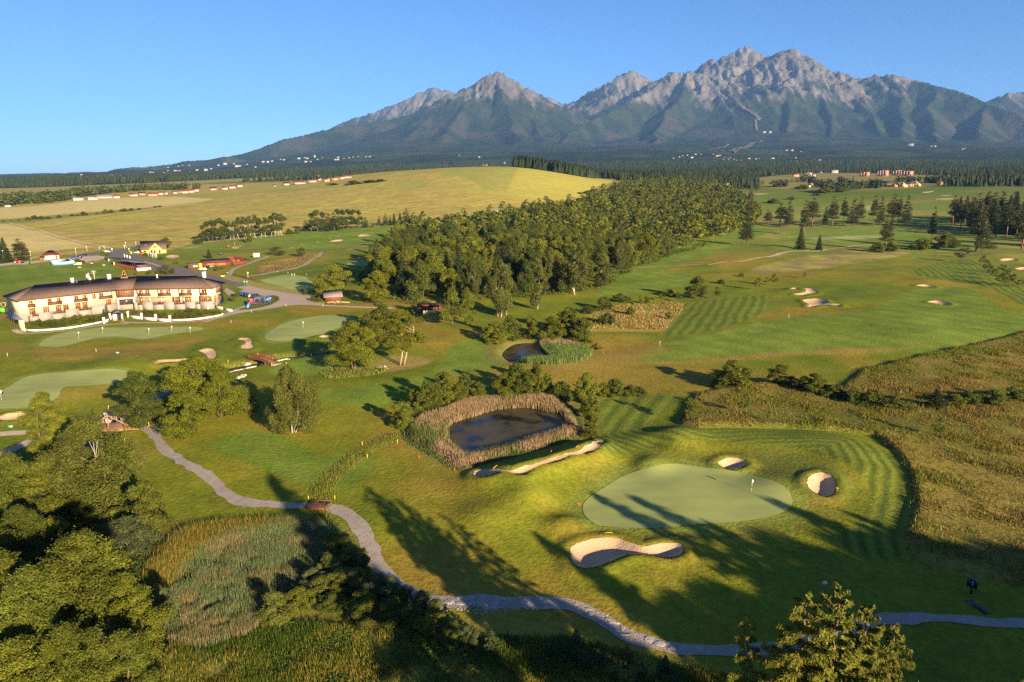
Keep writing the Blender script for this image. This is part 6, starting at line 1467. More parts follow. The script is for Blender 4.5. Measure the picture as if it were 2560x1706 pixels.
for a,b,z0,z1,nv in((350,425,2.05,4.5,2),(960,1112,2.05,4.6,4),(1150,1312,2.05,4.6,4),(1450,1690,2.05,4.65,6)):
 under(win(FR,None,FR.u_at('V',a,660),FR.u_at('V',b,660),z0,z1,0,nv,1),club)
for a,b in((465,540),(570,825)):
 under(win(FR,None,FR.u_at('V',a,610),FR.u_at('V',b,610),4.05,4.4,0,3),club)
for a,b,z0,z1,nv in((2.2,4.0,1.6,4.4,2),(6.6,8.4,1.9,4.7,2)):under(win(FE,None,a,b,z0,z1,.05,nv,1),club)
balcony(FE,5.2,8.2,[(5.6,7.6)])
for fr,us in((FL,(8.3,19.5)),(FR,(15.0,22.5))):
 for u in us:
  m=MB();m.bar(fr.p(u,.08,.6),fr.p(u,.08,7.7),.06,5);under(m.build("downpipe",MCREAM),club)
m=MB();FC.box(m,.1,FC.L-.1,.0,1.7,5.0,6.1);FC.box(m,-.1,FC.L+.1,-.1,1.8,7.55,7.75)
for u in(.0,FC.L-.3):FC.box(m,u,u+.3,1.4,1.7,6.1,7.6)
bay=under(m.build("bay",MBROWN),club)
win(FC,bay,.4,FC.L-.4,6.1,7.5,1.45,6,0)
m=MB();FC.box(m,-.2,FC.L+.2,.05,2.4,4.35,4.95)
for u in(.0,FC.L-.5):FC.box(m,u,u+.5,1.8,2.35,.6,4.35)
under(m.build("portal",MWHITE),club)
under(win(FC,None,.7,FC.L-.7,1.9,4.2,.06,4,1,"entrance_door",MBROWN),club)
m=MB();FC.box(m,FC.L-.2,FC.L+1.0,1.0,1.08,5.0,6.0);under(m.build("notice_board",MWHITE),club)
def on_roof(fr,u,n):
 return 8+(HALF-abs(HALF-(.9-n)))*(RZ-8)/HALF
dm=MB();FCm=FC;u=FC.L*.5
for du in(0,):
 pts_=[FC.p(u-1.4,-6.3,11.0),FC.p(u+1.4,-6.3,11.0),FC.p(u,-6.3,14.6)]
 dm.prism(pts_,np.append(-FC.N*3.2,0))
dorm=dm.build("dormer",MROOFD,roof)
g=MB();g.prism([FC.p(u-1.0,-6.24,11.9),FC.p(u+1.0,-6.24,11.9),FC.p(u,-6.24,14.1)],np.append(-FC.N*.2,0));g.build("pane",MGLASS,dorm)
f=MB()
for a,b in(((u-1.3,11.2),(u,14.65)),((u+1.3,11.2),(u,14.65)),((u-1.2,11.8),(u+1.2,11.8))):f.bar(FC.p(a[0],-6.15,a[1]),FC.p(b[0],-6.15,b[1]),.13,4)
f.build("frame",MWOOD,dorm)
m=MB();FC.box(m,u-1.25,u+1.25,-6.25,-6.1,11.0,11.75);m.build("sill",MGREY,dorm)
for fr,v,px,py,w_,h_,mm in((FL,'U',1320,150,1.0,1.3,MWHITE),(FL,'U',1995,75,1.2,1.4,MWHITE),(FR,'V',1550,185,1.3,1.5,MWHITE),(FR,'V',700,230,.5,1.0,MWHITE),(FL,'U',1390,195,.5,.9,MGREY)):
 uu=fr.u_at(v,px,py,-7.0);n_=-6.8 if w_>.8 else-6.0
 m=MB();fr.box(m,uu-w_/2,uu+w_/2,n_-w_/2,n_+w_/2,11.0,11.75+h_)
 if w_>.8:fr.box(m,uu-w_/2-.1,uu+w_/2+.1,n_-w_/2-.1,n_+w_/2+.1,11.76+h_,11.9+h_)
 m.build("chimney",mm,roof)
m=MB();uu=FL.u_at('U',1735,100,-7);m.bar(FL.p(uu,-7,11.5),FL.p(uu,-7,15.2),.09,5)
for z in(14.2,14.7,15.0):m.bar(FL.p(uu-.9,-7,z),FL.p(uu+.9,-7,z),.05,4)
m.build("antenna",MWHITE,roof)
m=MB();uu=FL.u_at('U',1630,100,-7);m.bar(FL.p(uu,-7,11.5),FL.p(uu,-7,14.6),.08,5);m.ball(FL.p(uu-.4,-6.8,13.2),(.75,.3,.75));m.ball(FL.p(uu+.3,-6.8,12.2),(.5,.2,.5));m.bar(FL.p(uu-.9,-7,14.0),FL.p(uu+.6,-7,14.2),.05,4)
m.build("satellite_dish",MWHITE,roof)
def terrace(fr,spans,gaps,n_,z0,zt,uend):
 tw=MB();last=spans[0]
 cuts=sorted(gaps)
 u=spans[0]
 for a,b in cuts+[(spans[1],spans[1])]:
  if a>u:fr.box(tw,u,a,n_-.3,n_,z0,zt)
  if b>a:fr.box(tw,a,b,n_-.3,n_,z0,zt-.95)
  u=b
 fr.box(tw,spans[0],spans[1],.06,n_-.3,z0,zt-1.0)
 w_=under(tw.build("terrace",MPLINTH),club)
 for a,b in cuts:
  r_=MB();zb=zt-.93
  r_.bar(fr.p(a,n_-.15,zt-.05),fr.p(b,n_-.15,zt-.05),.06,4);r_.bar(fr.p(a,n_-.15,zb+.1),fr.p(b,n_-.15,zb+.1),.05,4)
  k=max(1,int((b-a)/.9))
  for j in range(k):
   p,q=a+(b-a)*j/k,a+(b-a)*(j+1)/k
   r_.bar(fr.p(p,n_-.15,zb+.1),fr.p(q,n_-.15,zt-.05),.045,4);r_.bar(fr.p(q,n_-.15,zb+.1),fr.p(p,n_-.15,zt-.05),.045,4);r_.bar(fr.p(q,n_-.15,zb),fr.p(q,n_-.15,zt),.06,4)
  r_.build("railing",MBROWN,w_)
terrace(FL,(2.0,FL.L-1.0),[(FL.u_at('U',a,y,3),FL.u_at('U',b,y,3))for a,b,y in((600,720,830),(970,1215,770),(1455,1695,710))],3.0,-.6,2.95,0)
terrace(FR,(.6,FR.L+1.0),[(FR.u_at('V',a,770,3),FR.u_at('V',b,770,3))for a,b in((320,410),(600,800),(995,1195),(1385,1475))],3.0,-.6,2.95,0)
FP=Frame(g1('U',2090,900)[:2],g1('V',60,1030)[:2])
porch=empty("porch",(FP.O[0],FP.O[1],0),0,1,"small lower porch with a grey gabled roof before the clubhouse entrance","porch")
m=MB();FP.box(m,0,1.2,-4,0,-.3,2.4);FP.box(m,2.6,FP.L,-4,0,-.3,2.4);under(m.build("wall",MWHITE),porch)
m=MB();FP.box(m,1.2,2.6,-1.0,-.8,-.3,2.3);under(m.build("doorway",MDARK),porch)
m=MB();m.prism([FP.p(-.4,.6,2.4),FP.p(FP.L*.5,.6,3.4),FP.p(FP.L+.3,.6,2.4),FP.p(FP.L*.5,.6,3.1)],np.append(-FP.N*5.0,0));under(m.build("roof",MGREY),porch)
def stone_fence(name,v,pts,H,label,gapm=None,wm=MWHITE,z0=0.0,piers=True):
 G_=G(v,pts);t_=empty(name,G_[0],0,1,label,"wall")
 for k in range(len(G_)-1):
  fr=Frame(G_[k],G_[k+1]);z=min(G_[k][2],G_[k+1][2]);m=MB()
  fr.box(m,0,fr.L,-.18,.18,z-.4,z+(H*.45 if gapm else H));under(m.build("wall",wm),t_)
  if gapm:
   r_=MB()
   for j in range(3):r_.bar(fr.p(0,0,z+H*(.55+.2*j)),fr.p(fr.L,0,z+H*(.55+.2*j)),.05,4)
   for j in range(int(fr.L/.5)):r_.bar(fr.p(j*.5,0,z+H*.5),fr.p(j*.5,0,z+H),.035,4)
   under(r_.build("railing",gapm),t_)
 if gapm:
  for q in G_:
   m=MB();m.box(q[0]-.35,q[0]+.35,q[1]-.35,q[1]+.35,q[2]-.4,q[2]+H*1.12);under(m.build("pier",wm),t_)
 return t_
stone_fence("garden_wall",'U',[(432,1045),(480,1085),(700,1090),(1000,1070),(1250,1045),(1500,1005),(1750,960),(1905,925)],.55,"low white retaining wall below the left garden bed")
stone_fence("garden_wall",'V',[(955,1048),(1150,1045),(1350,1032),(1550,1010),(1750,975),(1860,950),(1925,915)],.55,"low curved white retaining wall below the right garden bed")
stone_fence("garden_fence",'V',[(155,985),(405,1020),(665,1045),(925,1066)],2.1,"white pier wall with dark railings right of the lower porch",MBROWN)
stone_fence("stair_wall",'U',[(1915,950),(2030,880),(2090,840)],2.0,"stepped white stair wall with dark railing left of the lower porch",MBROWN)
stone_fence("ramp_wall",'V',[(1610,835),(1730,800),(1900,840),(2060,880)],.8,"white ramp wall at the clubhouse's right front corner")
path("pavement",'U',[(260,1060),(400,1130),(700,1125),(1000,1100),(1400,1055),(1800,990),(2100,960),(2360,955)],2.0,MCONC,.05)
path("pavement",'V',[(0,1065),(300,1085),(700,1085),(1000,1075),(1350,1060),(1700,1010),(1900,960),(2100,905)],2.0,MCONC,.05)
path("pavement",'h',[(-700,1330),(0,1010),(500,780),(860,540),(700,470),(300,330)],2.2,MCONC,.07)
cv=empty("canopy_shelter",G('U',[(250,980)])[0],0,1,"small blue grey lean-to roof on brown posts at the clubhouse's left end","shelter")
a,b,c,d=at_z(*vp('U',[(75,752)])[0],3.0),at_z(*vp('U',[(250,872)])[0],3.0),at_z(*vp('U',[(440,890)])[0],3.9),at_z(*vp('U',[(215,712)])[0],3.9)
m=MB();m.prism([a,b,c,d],(0,0,-.15));under(m.build("roof",mat("blue_grey_sheet",(.10,.11,.16),.5,.06,.5)),cv)
m=MB()
for k in range(5):q=a+(b-a)*k/4;m.bar((q[0],q[1],-.2),(q[0],q[1],2.9),.1,4)
under(m.build("post",MBROWN),cv)
m=MB();m.prism([b+(c-b)*.45,b+(c-b)*.98,b+(c-b)*.98-np.array([0,0,3.9]),b+(c-b)*.45-np.array([0,0,3.6])],(-.2,.2,0));under(m.build("wall",MCREAM),cv)
def parasol(fr,u,n_,z,label):
 t_=empty("parasol",fr.p(u,n_,z),0,1,label,"parasol","folded parasols on the clubhouse terrace")
 m=MB();m.tube([(0,0,0),(0,0,2.7)],.05,5);m.build("pole",MWHITE,t_)
 m=MB();m.tube([(0,0,.9),(0,0,1.6),(0,0,2.6)],[.14,.24,.05],7);m.build("canopy",MWHITE,t_)
for px,lab in((760,"white folded parasol between the two red benches"),(1180,"white folded parasol before the right terrace windows"),(555,"white folded parasol left of the red benches")):
 parasol(FR,FR.u_at('V',px,680,1.5),1.5,1.97,lab)
MREDP=paintmat("red_paint",(.60,.05,.03))
def bench(fr,u,n_,z,label):
 t_=empty("bench",fr.p(u,n_,z),math.atan2(fr.U[1],fr.U[0]),1,label,"bench")
 for q,nm in(((-.7,.7,-.25,.25,.42,.5),"seat"),((-.7,.7,.22,.28,.5,1.0),"backrest")):
  m=MB();m.box(*q);m.build(nm,MREDP,t_)
 for x in(-.6,.6):
  m=MB();m.box(x-.05,x+.05,-.22,.22,0,.42);m.build("leg",MBLK,t_)
for px,lab in((740,"red bench left of the folded white parasol"),(820,"red bench right of the folded white parasol")):bench(FR,FR.u_at('V',px,720,1.2),1.2,1.95,lab)
bench(FL,FL.u_at('U',2110,610,1.5),1.5,1.95,"red bench beside the clubhouse entrance")
def pot(P,label):
 t_=empty("flower_pot",P,0,1,label,"flower pot")
 m=MB();m.tube([(0,0,0),(0,0,.5)],[.2,.3],8);m.build("pot",mat("terracotta",(.5,.17,.06),.8,.1),t_)
 V,Q,c=lobes_crown([(0,0,.7,.35,.35,.3)],40,.22,(.2,.15,.02),3);mesh_np("plant",V,Q,MLEAF,c,t_)
for px,py,lab in((2140,905,"orange flower pot left of the porch door"),(2265,900,"orange flower pot right of the porch door")):pot(g1('U',px,py),lab)
# ---- smaller buildings
def house(label,base,W,D,hw,hr,rz,wallm,roofm,name="house",cat="house",group=None,wins=(),over=.5,chim=False,hip=False,doorm=None,gable_win=False):
 """gabled (or hipped) house; front looks along local -y; ridge runs along x"""
 t_=empty(name,base,rz,1,label,cat,group)
 m=MB();x,y=W/2,D/2
 m.box(-x,x,-y,y,-.4,hw)
 if not hip:
  for s_ in(-1,1):m.prism([(s_*x,-y,hw),(s_*x,y,hw),(s_*x,0,hw+hr)],(-s_*.25,0,0))
 m.build("wall",wallm,t_)
 m=MB();xo,yo=x+over,y+over;dz=hr*over/y
 if hip:
  k=max(.05,x-y)
  for q in([(-xo,-yo,hw-dz),(xo,-yo,hw-dz),(k,0,hw+hr),(-k,0,hw+hr)],[(xo,yo,hw-dz),(-xo,yo,hw-dz),(-k,0,hw+hr),(k,0,hw+hr)],[(-xo,yo,hw-dz),(-xo,-yo,hw-dz),(-k,0,hw+hr)],[(xo,-yo,hw-dz),(xo,yo,hw-dz),(k,0,hw+hr)]):m.prism(q,(0,0,.18))
 else:
  for s_ in(-1,1):m.prism([(-xo,s_*yo,hw-dz),(xo,s_*yo,hw-dz),(xo,0,hw+hr),(-xo,0,hw+hr)],(0,0,.2))
 ro=m.build("roof",roofm,t_)
 if chim:c_=MB();c_.box(x*.3,x*.3+.8,-.4,.4,hw+hr*.5,hw+hr+1.0);c_.build("chimney",wallm,ro)
 for(wx,wz,ww,wh)in wins:
  f=MB();f.box(wx-ww/2,wx+ww/2,-y-.06,-y+.02,wz,wz+wh);w_=f.build("window",MWOOD if wallm is not MLOG else MBROWN,t_)
  g=MB();g.box(wx-ww/2+.1,wx+ww/2-.1,-y-.09,-y-.03,wz+.1,wz+wh-.1);g.build("pane",MGLASS,w_)
 if gable_win:
  for wz,wh in((1.0,1.6),(3.4,1.5)):
   f=MB();f.box(x-.02,x+.06,-.8,.8,wz,wz+wh);w_=f.build("window",MBROWN,t_)
   g=MB();g.box(x+.03,x+.09,-.68,.68,wz+.12,wz+wh-.12);g.build("pane",MGLASS,w_)
 return t_
def face(P):return math.atan2(P[1],P[0])-math.pi/2
P=g1('W',1370,385)
yh=house("yellow house with a brown roof and a wide front gable",P,15,9,3.3,4.6,face(P)-.10,MYEL,MROOF,"yellow_house","house",None,[(-5.2,.9,1.4,1.3),(5.4,.9,1.2,1.3)],.7)
m=MB();m.prism([(-2.6,-6.2,-.3),(5.6,-6.2,-.3),(5.6,-6.2,3.0),(1.5,-6.2,6.9),(-2.6,-6.2,3.0)],(0,5.8,0));m.build("gable_wing",MYEL,yh)
m=MB()
for s_,x_ in((-1,-3.3),(1,6.3)):m.prism([(x_,-6.9,2.45),(1.5,-6.9,7.25),(1.5,0,7.25),(x_,0,2.45)],(0,0,.22))
m.build("gable_roof",MROOF,yh)
m=MB();m.prism([(-.4,-6.3,4.0),(3.4,-6.3,4.0),(1.5,-6.3,5.7)],(0,.15,0));f=m.build("window",MBROWN,yh);g=MB();g.prism([(.3,-6.36,4.5),(2.7,-6.36,4.5),(1.5,-6.36,5.4)],(0,.1,0));g.build("pane",MGLASS,f)
for x_ in(-1.6,.2,3.2):
 f=MB();f.box(x_,x_+1.2,-6.28,-6.18,.2,2.4);w_=f.build("window",MBROWN,yh);g=MB();g.box(x_+.12,x_+1.08,-6.32,-6.24,.35,2.25);g.build("pane",MGLASS,w_)
m=MB();m.box(-5.0,-4.2,-3.0,-2.2,5.6,5.75);m.build("skylight",MWHITE,yh)
P=g1('c',1010,690)
house("white shed with a maroon hipped roof beside the car park",P,8.2,6,3.0,2.3,face(P)+.05,MWHITE,mat("maroon_roof",(.15,.045,.035),.8,.12,.8),"shed","shed",None,[(2.6,.2,1.0,2.1)],.6,hip=True)
P=g1('c',840,748)
house("small brown wooden kiosk at the edge of the car park",P,2.2,2.2,2.6,.7,face(P),MTIMB,MBROWN,"kiosk","kiosk",None,[(0,.3,1.2,1.9)],.3)
P=g1('H',1265,905)
hut=house("small red wooden hut with a grey roof next to stacked firewood",P+np.array([0,2,0]),6.4,5.0,2.0,1.9,face(P)+.12,MRED,mat("grey_shingle",(.21,.165,.15),.9,.15,1.2),"hut","hut",None,(),.7)
m=MB();m.box(-3.3,-3.18,-1.2,.6,0,1.9);m.build("door",MDARK,hut)
pl=empty("firewood_pile",g1('H',1330,930),0,1,"pile of firewood logs leaning before the red hut","firewood")
r=np.random.default_rng(5);m=MB()
for k in range(150):
 x=r.uniform(-3.8,5.2);z=r.uniform(.1,.9)*(1-abs(x)/7);a=r.normal(0,.2);y=r.uniform(-.5,.5);m.tube([(x-.05,y-.5,z),(x+a,y+.5,z+r.normal(0,.06))],.11,5)
o=m.build("log",mat("cut_logs",(.45,.31,.19),.9,.3,1.5),pl);o["kind"]="stuff"
P=g1('I',300,1095)
sh=empty("timber_shelter",P,face(P)+.1,1,"dark timber shelter with pale planks in the shade of the central wood","shelter")
for q,mm,nm in(((-5,5,-2.2,2.2,2.6,2.9),MBROWN,"roof"),((-4.8,4.8,1.9,2.1,0,2.6),MBROWN,"wall"),((-3,1.5,-3.2,-2.0,.0,1.0),mat("pale_timber",(.62,.48,.30),.85,.2,2.0),"planter")):
 m=MB();m.box(*q);m.build(nm,mm,sh)
for x in(-4.6,-1.5,1.5,4.6):
 m=MB();m.box(x-.12,x+.12,-2.1,-1.86,0,2.6);m.build("post",MBROWN,sh)
A_,B_=g1('W',640,612),g1('W',1015,705)
FG=Frame(A_,B_)
rg=empty("range_building",A_,0,1,"long driving range shelter with a dark sloping roof and open red brown bays","shelter")
zr=float(min(A_[2],B_[2]))
m=MB();m.prism([FG.p(-1.2,1.8,zr+4.9),FG.p(FG.L+.6,1.8,zr+4.9),FG.p(FG.L+.6,-6.4,zr+3.6),FG.p(-1.2,-6.4,zr+3.6)],(0,0,-.3));under(m.build("roof",MGREY),rg)
m=MB();FG.box(m,0,FG.L,-6.2,-6.0,zr-.2,zr+3.5);under(m.build("wall",MBROWN),rg)
for k in range(11):
 m=MB();u=k*FG.L/10;FG.box(m,u-.12,u+.12,-5.8,.1,zr-.2,zr+1.7);m2=m;FG.box(m2,u-.1,u+.1,-.1,.1,zr+1.7,zr+4.5);under(m.build("bay_divider",MRED),rg)
m=MB();FG.box(m,FG.L+.5,FG.L+5.5,-6.5,.5,zr+2.7,zr+3.0);under(m.build("annex_roof",MGREY),rg)
m=MB();FG.box(m,FG.L+.9,FG.L+5.2,-6.2,.0,zr+1.5,zr+2.7);under(m.build("annex_wall",MRED),rg)
m=MB();FG.box(m,FG.L+.6,FG.L+5.8,-6.4,.35,zr-.3,zr+1.5);under(m.build("white_wall",MWHITE),rg);m=MB();FG.box(m,-1.0,-.2,-2,.4,zr-.2,zr+1.9);under(m.build("white_wall",MWHITE),rg)
m=MB();FG.box(m,FG.L+1.5,FG.L+3.2,.36,.42,zr+.3,zr+.8);under(m.build("vent_panel",MBROWN),rg)
A_,B_=g1('X',515,375),g1('X',1000,345)
FV=Frame(A_,B_);zr=float(A_[2])
pv=empty("pavilion",A_,0,1,"low red brown wooden pavilion with a maroon roof and yellow door","pavilion")
m=MB();FV.box(m,0,FV.L,-8,0,zr-.3,zr+3.0);under(m.build("wall",MRED),pv)
m=MB();m.prism([FV.p(-.6,.8,zr+3.0),FV.p(FV.L+.5,.8,zr+3.0),FV.p(FV.L+.5,-4,zr+4.3),FV.p(-.6,-4,zr+4.3)],(0,0,.2));m.prism([FV.p(-.6,-4,zr+4.3),FV.p(FV.L+.5,-4,zr+4.3),FV.p(FV.L+.5,-8.8,zr+3.0),FV.p(-.6,-8.8,zr+3.0)],(0,0,.2))
under(m.build("roof",mat("maroon_sheet",(.10,.035,.035),.7,.1,.6)),pv)
for k,(a,b)in enumerate(((.12,.26),(.27,.40))):under(win(FV,None,FV.L*a,FV.L*b,zr+1.1,zr+2.3,0,3,0,wood=mat("yellow_wood",(.60,.33,.05),.6,.1,1.0)),pv)
for k in range(4):under(win(FV,None,FV.L*(.53+.08*k),FV.L*(.585+.08*k),zr+1.3,zr+2.2,0,1,0,wood=MATS["yellow_wood"]),pv)
m=MB();FV.box(m,-2.6,-.8,-.8,.1,zr-.2,zr+2.9);under(m.build("door",mat("yellow_door",(.66,.36,.03),.6,.06,1.0)),pv)
m=MB();FV.box(m,-8.5,-.3,-6.5,-.8,zr+2.4,zr+2.65);under(m.build("annex_roof",MGREY),pv)
m=MB();FV.box(m,-8.0,-2.7,-6.0,-1.0,zr-.2,zr+2.4);under(m.build("annex_wall",MBROWN),pv)
for a in(-5.2,-4.0):
 m=MB();FV.box(m,a,a+.85,-1.0,-.92,zr+.5,zr+1.8);under(m.build("poster",MWHITE),pv)
m=MB();FV.box(m,-8.4,-2.8,-.9,-.8,zr-.1,zr+.9);under(m.build("railing",MBROWN),pv)
bn=empty("banner",FV.p(FV.L*.25,1.2,zr),math.atan2(FV.U[1],FV.U[0]),1,"black banner with white lettering before the pavilion wall","banner")
m=MB();m.box(-2.3,2.3,-.05,.05,.1,1.5);m.build("panel",MBLK,bn)
m=MB();r=np.random.default_rng(9);x=-.7
while x<1.6:w_=r.uniform(.08,.2);m.box(x,x+w_,-.07,-.052,.95,1.2);x+=w_+.07
x=-.7
while x<1.3:w_=r.uniform(.08,.2);m.box(x,x+w_,-.07,-.052,.5,.68);x+=w_+.07
m.build("lettering",MWHITE,bn)
def fence(label,v,pts,H,m_,name="fence",boards=True,step=1.6,rails=2,cat="fence"):
 G_=G(v,pts);t_=empty(name,G_[0],0,1,label,cat)
 for k in range(len(G_)-1):
  fr=Frame(G_[k],G_[k+1]);z0,z1=G_[k][2],G_[k+1][2]
  npost=max(1,int(fr.L/step))
  if boards:
   nb=min(max(2,int(fr.L/.55)),40)
   for j in range(nb):
    u=fr.L*j/nb;z=z0+(z1-z0)*j/nb;b=MB();fr.box(b,u,u+fr.L/nb-.05,-.04+.02*(j%2),.04+.02*(j%2),z-.1,z+H+rng.uniform(-.04,.04));under(b.build("board",m_),t_)
  else:
   r_=MB()
   for q in range(rails):h=H*(.45+.5*q/max(1,rails-1));r_.bar(fr.p(0,0,z0+h),fr.p(fr.L,0,z1+h),.06,4)
   under(r_.build("rail",m_),t_)
   for j in range(npost+1):
    b=MB();u=fr.L*j/npost;z=z0+(z1-z0)*j/npost;b.bar(fr.p(u,0,z-.2),fr.p(u,0,z+H),.08,4);under(b.build("post",m_),t_)
 return t_
fence("red brown board fence round the pavilion yard",'X',[(1005,345),(1060,330),(1240,312),(1300,300),(1300,262),(1060,225),(945,232)],2.3,MRED)
for v,bx,by,lab in(('X',1065,262,"larger red parasol in the pavilion yard"),('X',1150,262,"smaller red parasol in the pavilion yard")):
 t_=empty("parasol",g1(v,bx,by+30),0,1,lab,"parasol");m=MB();m.tube([(0,0,0),(0,0,2.3)],.04,5);m.build("pole",MWHITE,t_);m=MB();m.tube([(0,0,1.9),(0,0,2.6)],[1.5,.05],8);m.build("canopy",MREDP,t_)
fence("long brown picket fence along the edge of the pale field",'c',[(250,690),(620,690),(850,665)],1.2,MTIMB,boards=False,step=2.2)
fence("brown picket fence continuing right of the white shed",'c',[(1140,632),(1300,620),(1500,605),(1770,580)],1.2,MTIMB,boards=False,step=2.2)
fence("brown rail fence before the range building",'W',[(110,590),(260,565),(440,535)],1.1,MTIMB,boards=False,step=1.8)
fence("low black rail fence beside the putting green lamp",'X',[(1040,500),(1200,545),(1340,590),(1470,620)],1.0,MBLK,boards=False,step=1.5)
# ---- bridges
def rail_bridge():
 A_,B_=g1('e',300,690),g1('e',1740,690);fr=Frame(A_,B_);z=max(A_[2],B_[2])+.25
 L=fr.L;t_=empty("timber_bridge",A_,0,1,"brown timber bridge with triangular trusses over the stream","bridge")
 nb=7
 for k in range(nb):
  m=MB();n0=-3.4+3.4*k/nb;fr.box(m,-1.2,L+1.0,n0,n0+3.4/nb-.04,z-.1+.01*(k%2),z);under(m.build("plank",MTIMB),t_)
 for n0 in(0.05,-3.75):
  m=MB();fr.box(m,-1,L+.8,n0,n0+.3,z-.55,z-.12);under(m.build("beam",MTIMB),t_)
  c=L*.36
  m=MB();m.bar(fr.p(c,n0+.15,z-.5),fr.p(c,n0+.15,z+3.4),.17,4);under(m.build("king_post",MTIMB),t_)
  for s_ in(-1,1):
   m=MB();m.bar(fr.p(c,n0+.15,z+2.9),fr.p(c+s_*min(5.2,c+.8 if s_<0 else 9),n0+.15,z-.2),.16,4);under(m.build("strut",MTIMB),t_)
  m=MB();m.bar(fr.p(-2.5,n0+.15,z+1.15),fr.p(L+1.6,n0+.15,z+1.15),.09,4);under(m.build("handrail",MBROWN),t_)
  for u in(-2,L*.72,L*.92,L+1.3):
   m=MB();m.bar(fr.p(u,n0+.15,z-.1),fr.p(u,n0+.15,z+1.15),.09,4);under(m.build("post",MBROWN),t_)
 m=MB();fr.box(m,c+.8,L*.62,-3.72,-3.62,z+.15,z+1.05);under(m.build("sign_panel",MWHITE),t_)
 for u,s_ in((L+.5,1),(-1.5,-1)):
  m=MB();fr.box(m,u,u+1.2,-3.6,.3,z-1.8,z-.3);under(m.build("abutment",MPLINTH),t_)
rail_bridge()
def foot_bridge():
 A_,B_=g1('d',240,440),g1('d',830,560);fr=Frame(A_,B_);z=max(A_[2],B_[2])+.2;L=fr.L
 t_=empty("footbridge",A_,0,1,"red brown arched footbridge with railings over the stream","bridge")
 arch=lambda u:z+.55*math.sin(math.pi*np.clip(u/L,0,1))
 N_=14
 for k in range(N_):
  m=MB();u0,u1=L*k/N_,L*(k+1)/N_-.05;m.prism([fr.p(u0,-2.2,arch(u0)),fr.p(u1,-2.2,arch(u1)),fr.p(u1,0,arch(u1)),fr.p(u0,0,arch(u0))],(0,0,-.1));under(m.build("plank",MTIMB),t_)
 for n0 in(.05,-2.25):
  m=MB()
  for k in range(N_):u0,u1=L*k/N_,L*(k+1)/N_;m.bar(fr.p(u0,n0,arch(u0)+1.15),fr.p(u1,n0,arch(u1)+1.15),.08,4);m.bar(fr.p(u0,n0,arch(u0)-.2),fr.p(u1,n0,arch(u1)-.2),.14,4);m.bar(fr.p(u0,n0,arch(u0)+.15),fr.p(u1,n0,arch(u1)+.15),.05,4)
  under(m.build("handrail",MRED),t_)
  for k in range(0,N_+1,2):
   u=L*k/N_;m=MB();m.bar(fr.p(u,n0,arch(u)-.2),fr.p(u,n0,arch(u)+1.2),.09,4);under(m.build("post",MRED),t_)
  m=MB()
  for k in range(N_*2):u=L*(k+.5)/(N_*2);m.bar(fr.p(u,n0,arch(u)),fr.p(u,n0,arch(u)+1.1),.03,4)
  under(m.build("baluster",MRED),t_)
 m=MB();fr.box(m,L-.2,L+1.6,-2.4,.3,z-1.2,z);under(m.build("abutment",MPLINTH),t_)
foot_bridge()
def deck_bridge():
 q=G('P',[(505,232),(655,240),(705,175),(545,170)]);z=q[:,2].max()+.22;t_=empty("path_bridge",q[0],0,1,"flat dark red plank bridge on the cart path over the ditch","bridge")
 MD=mat("dark_red_deck",(.085,.040,.034),.7,.15,2.0);n_=12
 for k in range(n_):
  a,b=k/n_,(k+1)/n_-.012
  pts_=[q[0]+(q[1]-q[0])*a,q[0]+(q[1]-q[0])*b,q[3]+(q[2]-q[3])*b,q[3]+(q[2]-q[3])*a]
  m=MB();m.prism([(p[0],p[1],z+.012*(k%2))for p in pts_],(0,0,-.1));under(m.build("plank",MD),t_)
 for a,b in((0,1),(3,2)):
  m=MB();m.bar((q[a][0],q[a][1],z+.05),(q[b][0],q[b][1],z+.05),.12,4);m.bar((q[a][0],q[a][1],z-.2),(q[b][0],q[b][1],z-.2),.14,4);under(m.build("kerb_beam",MRED),t_)
deck_bridge()
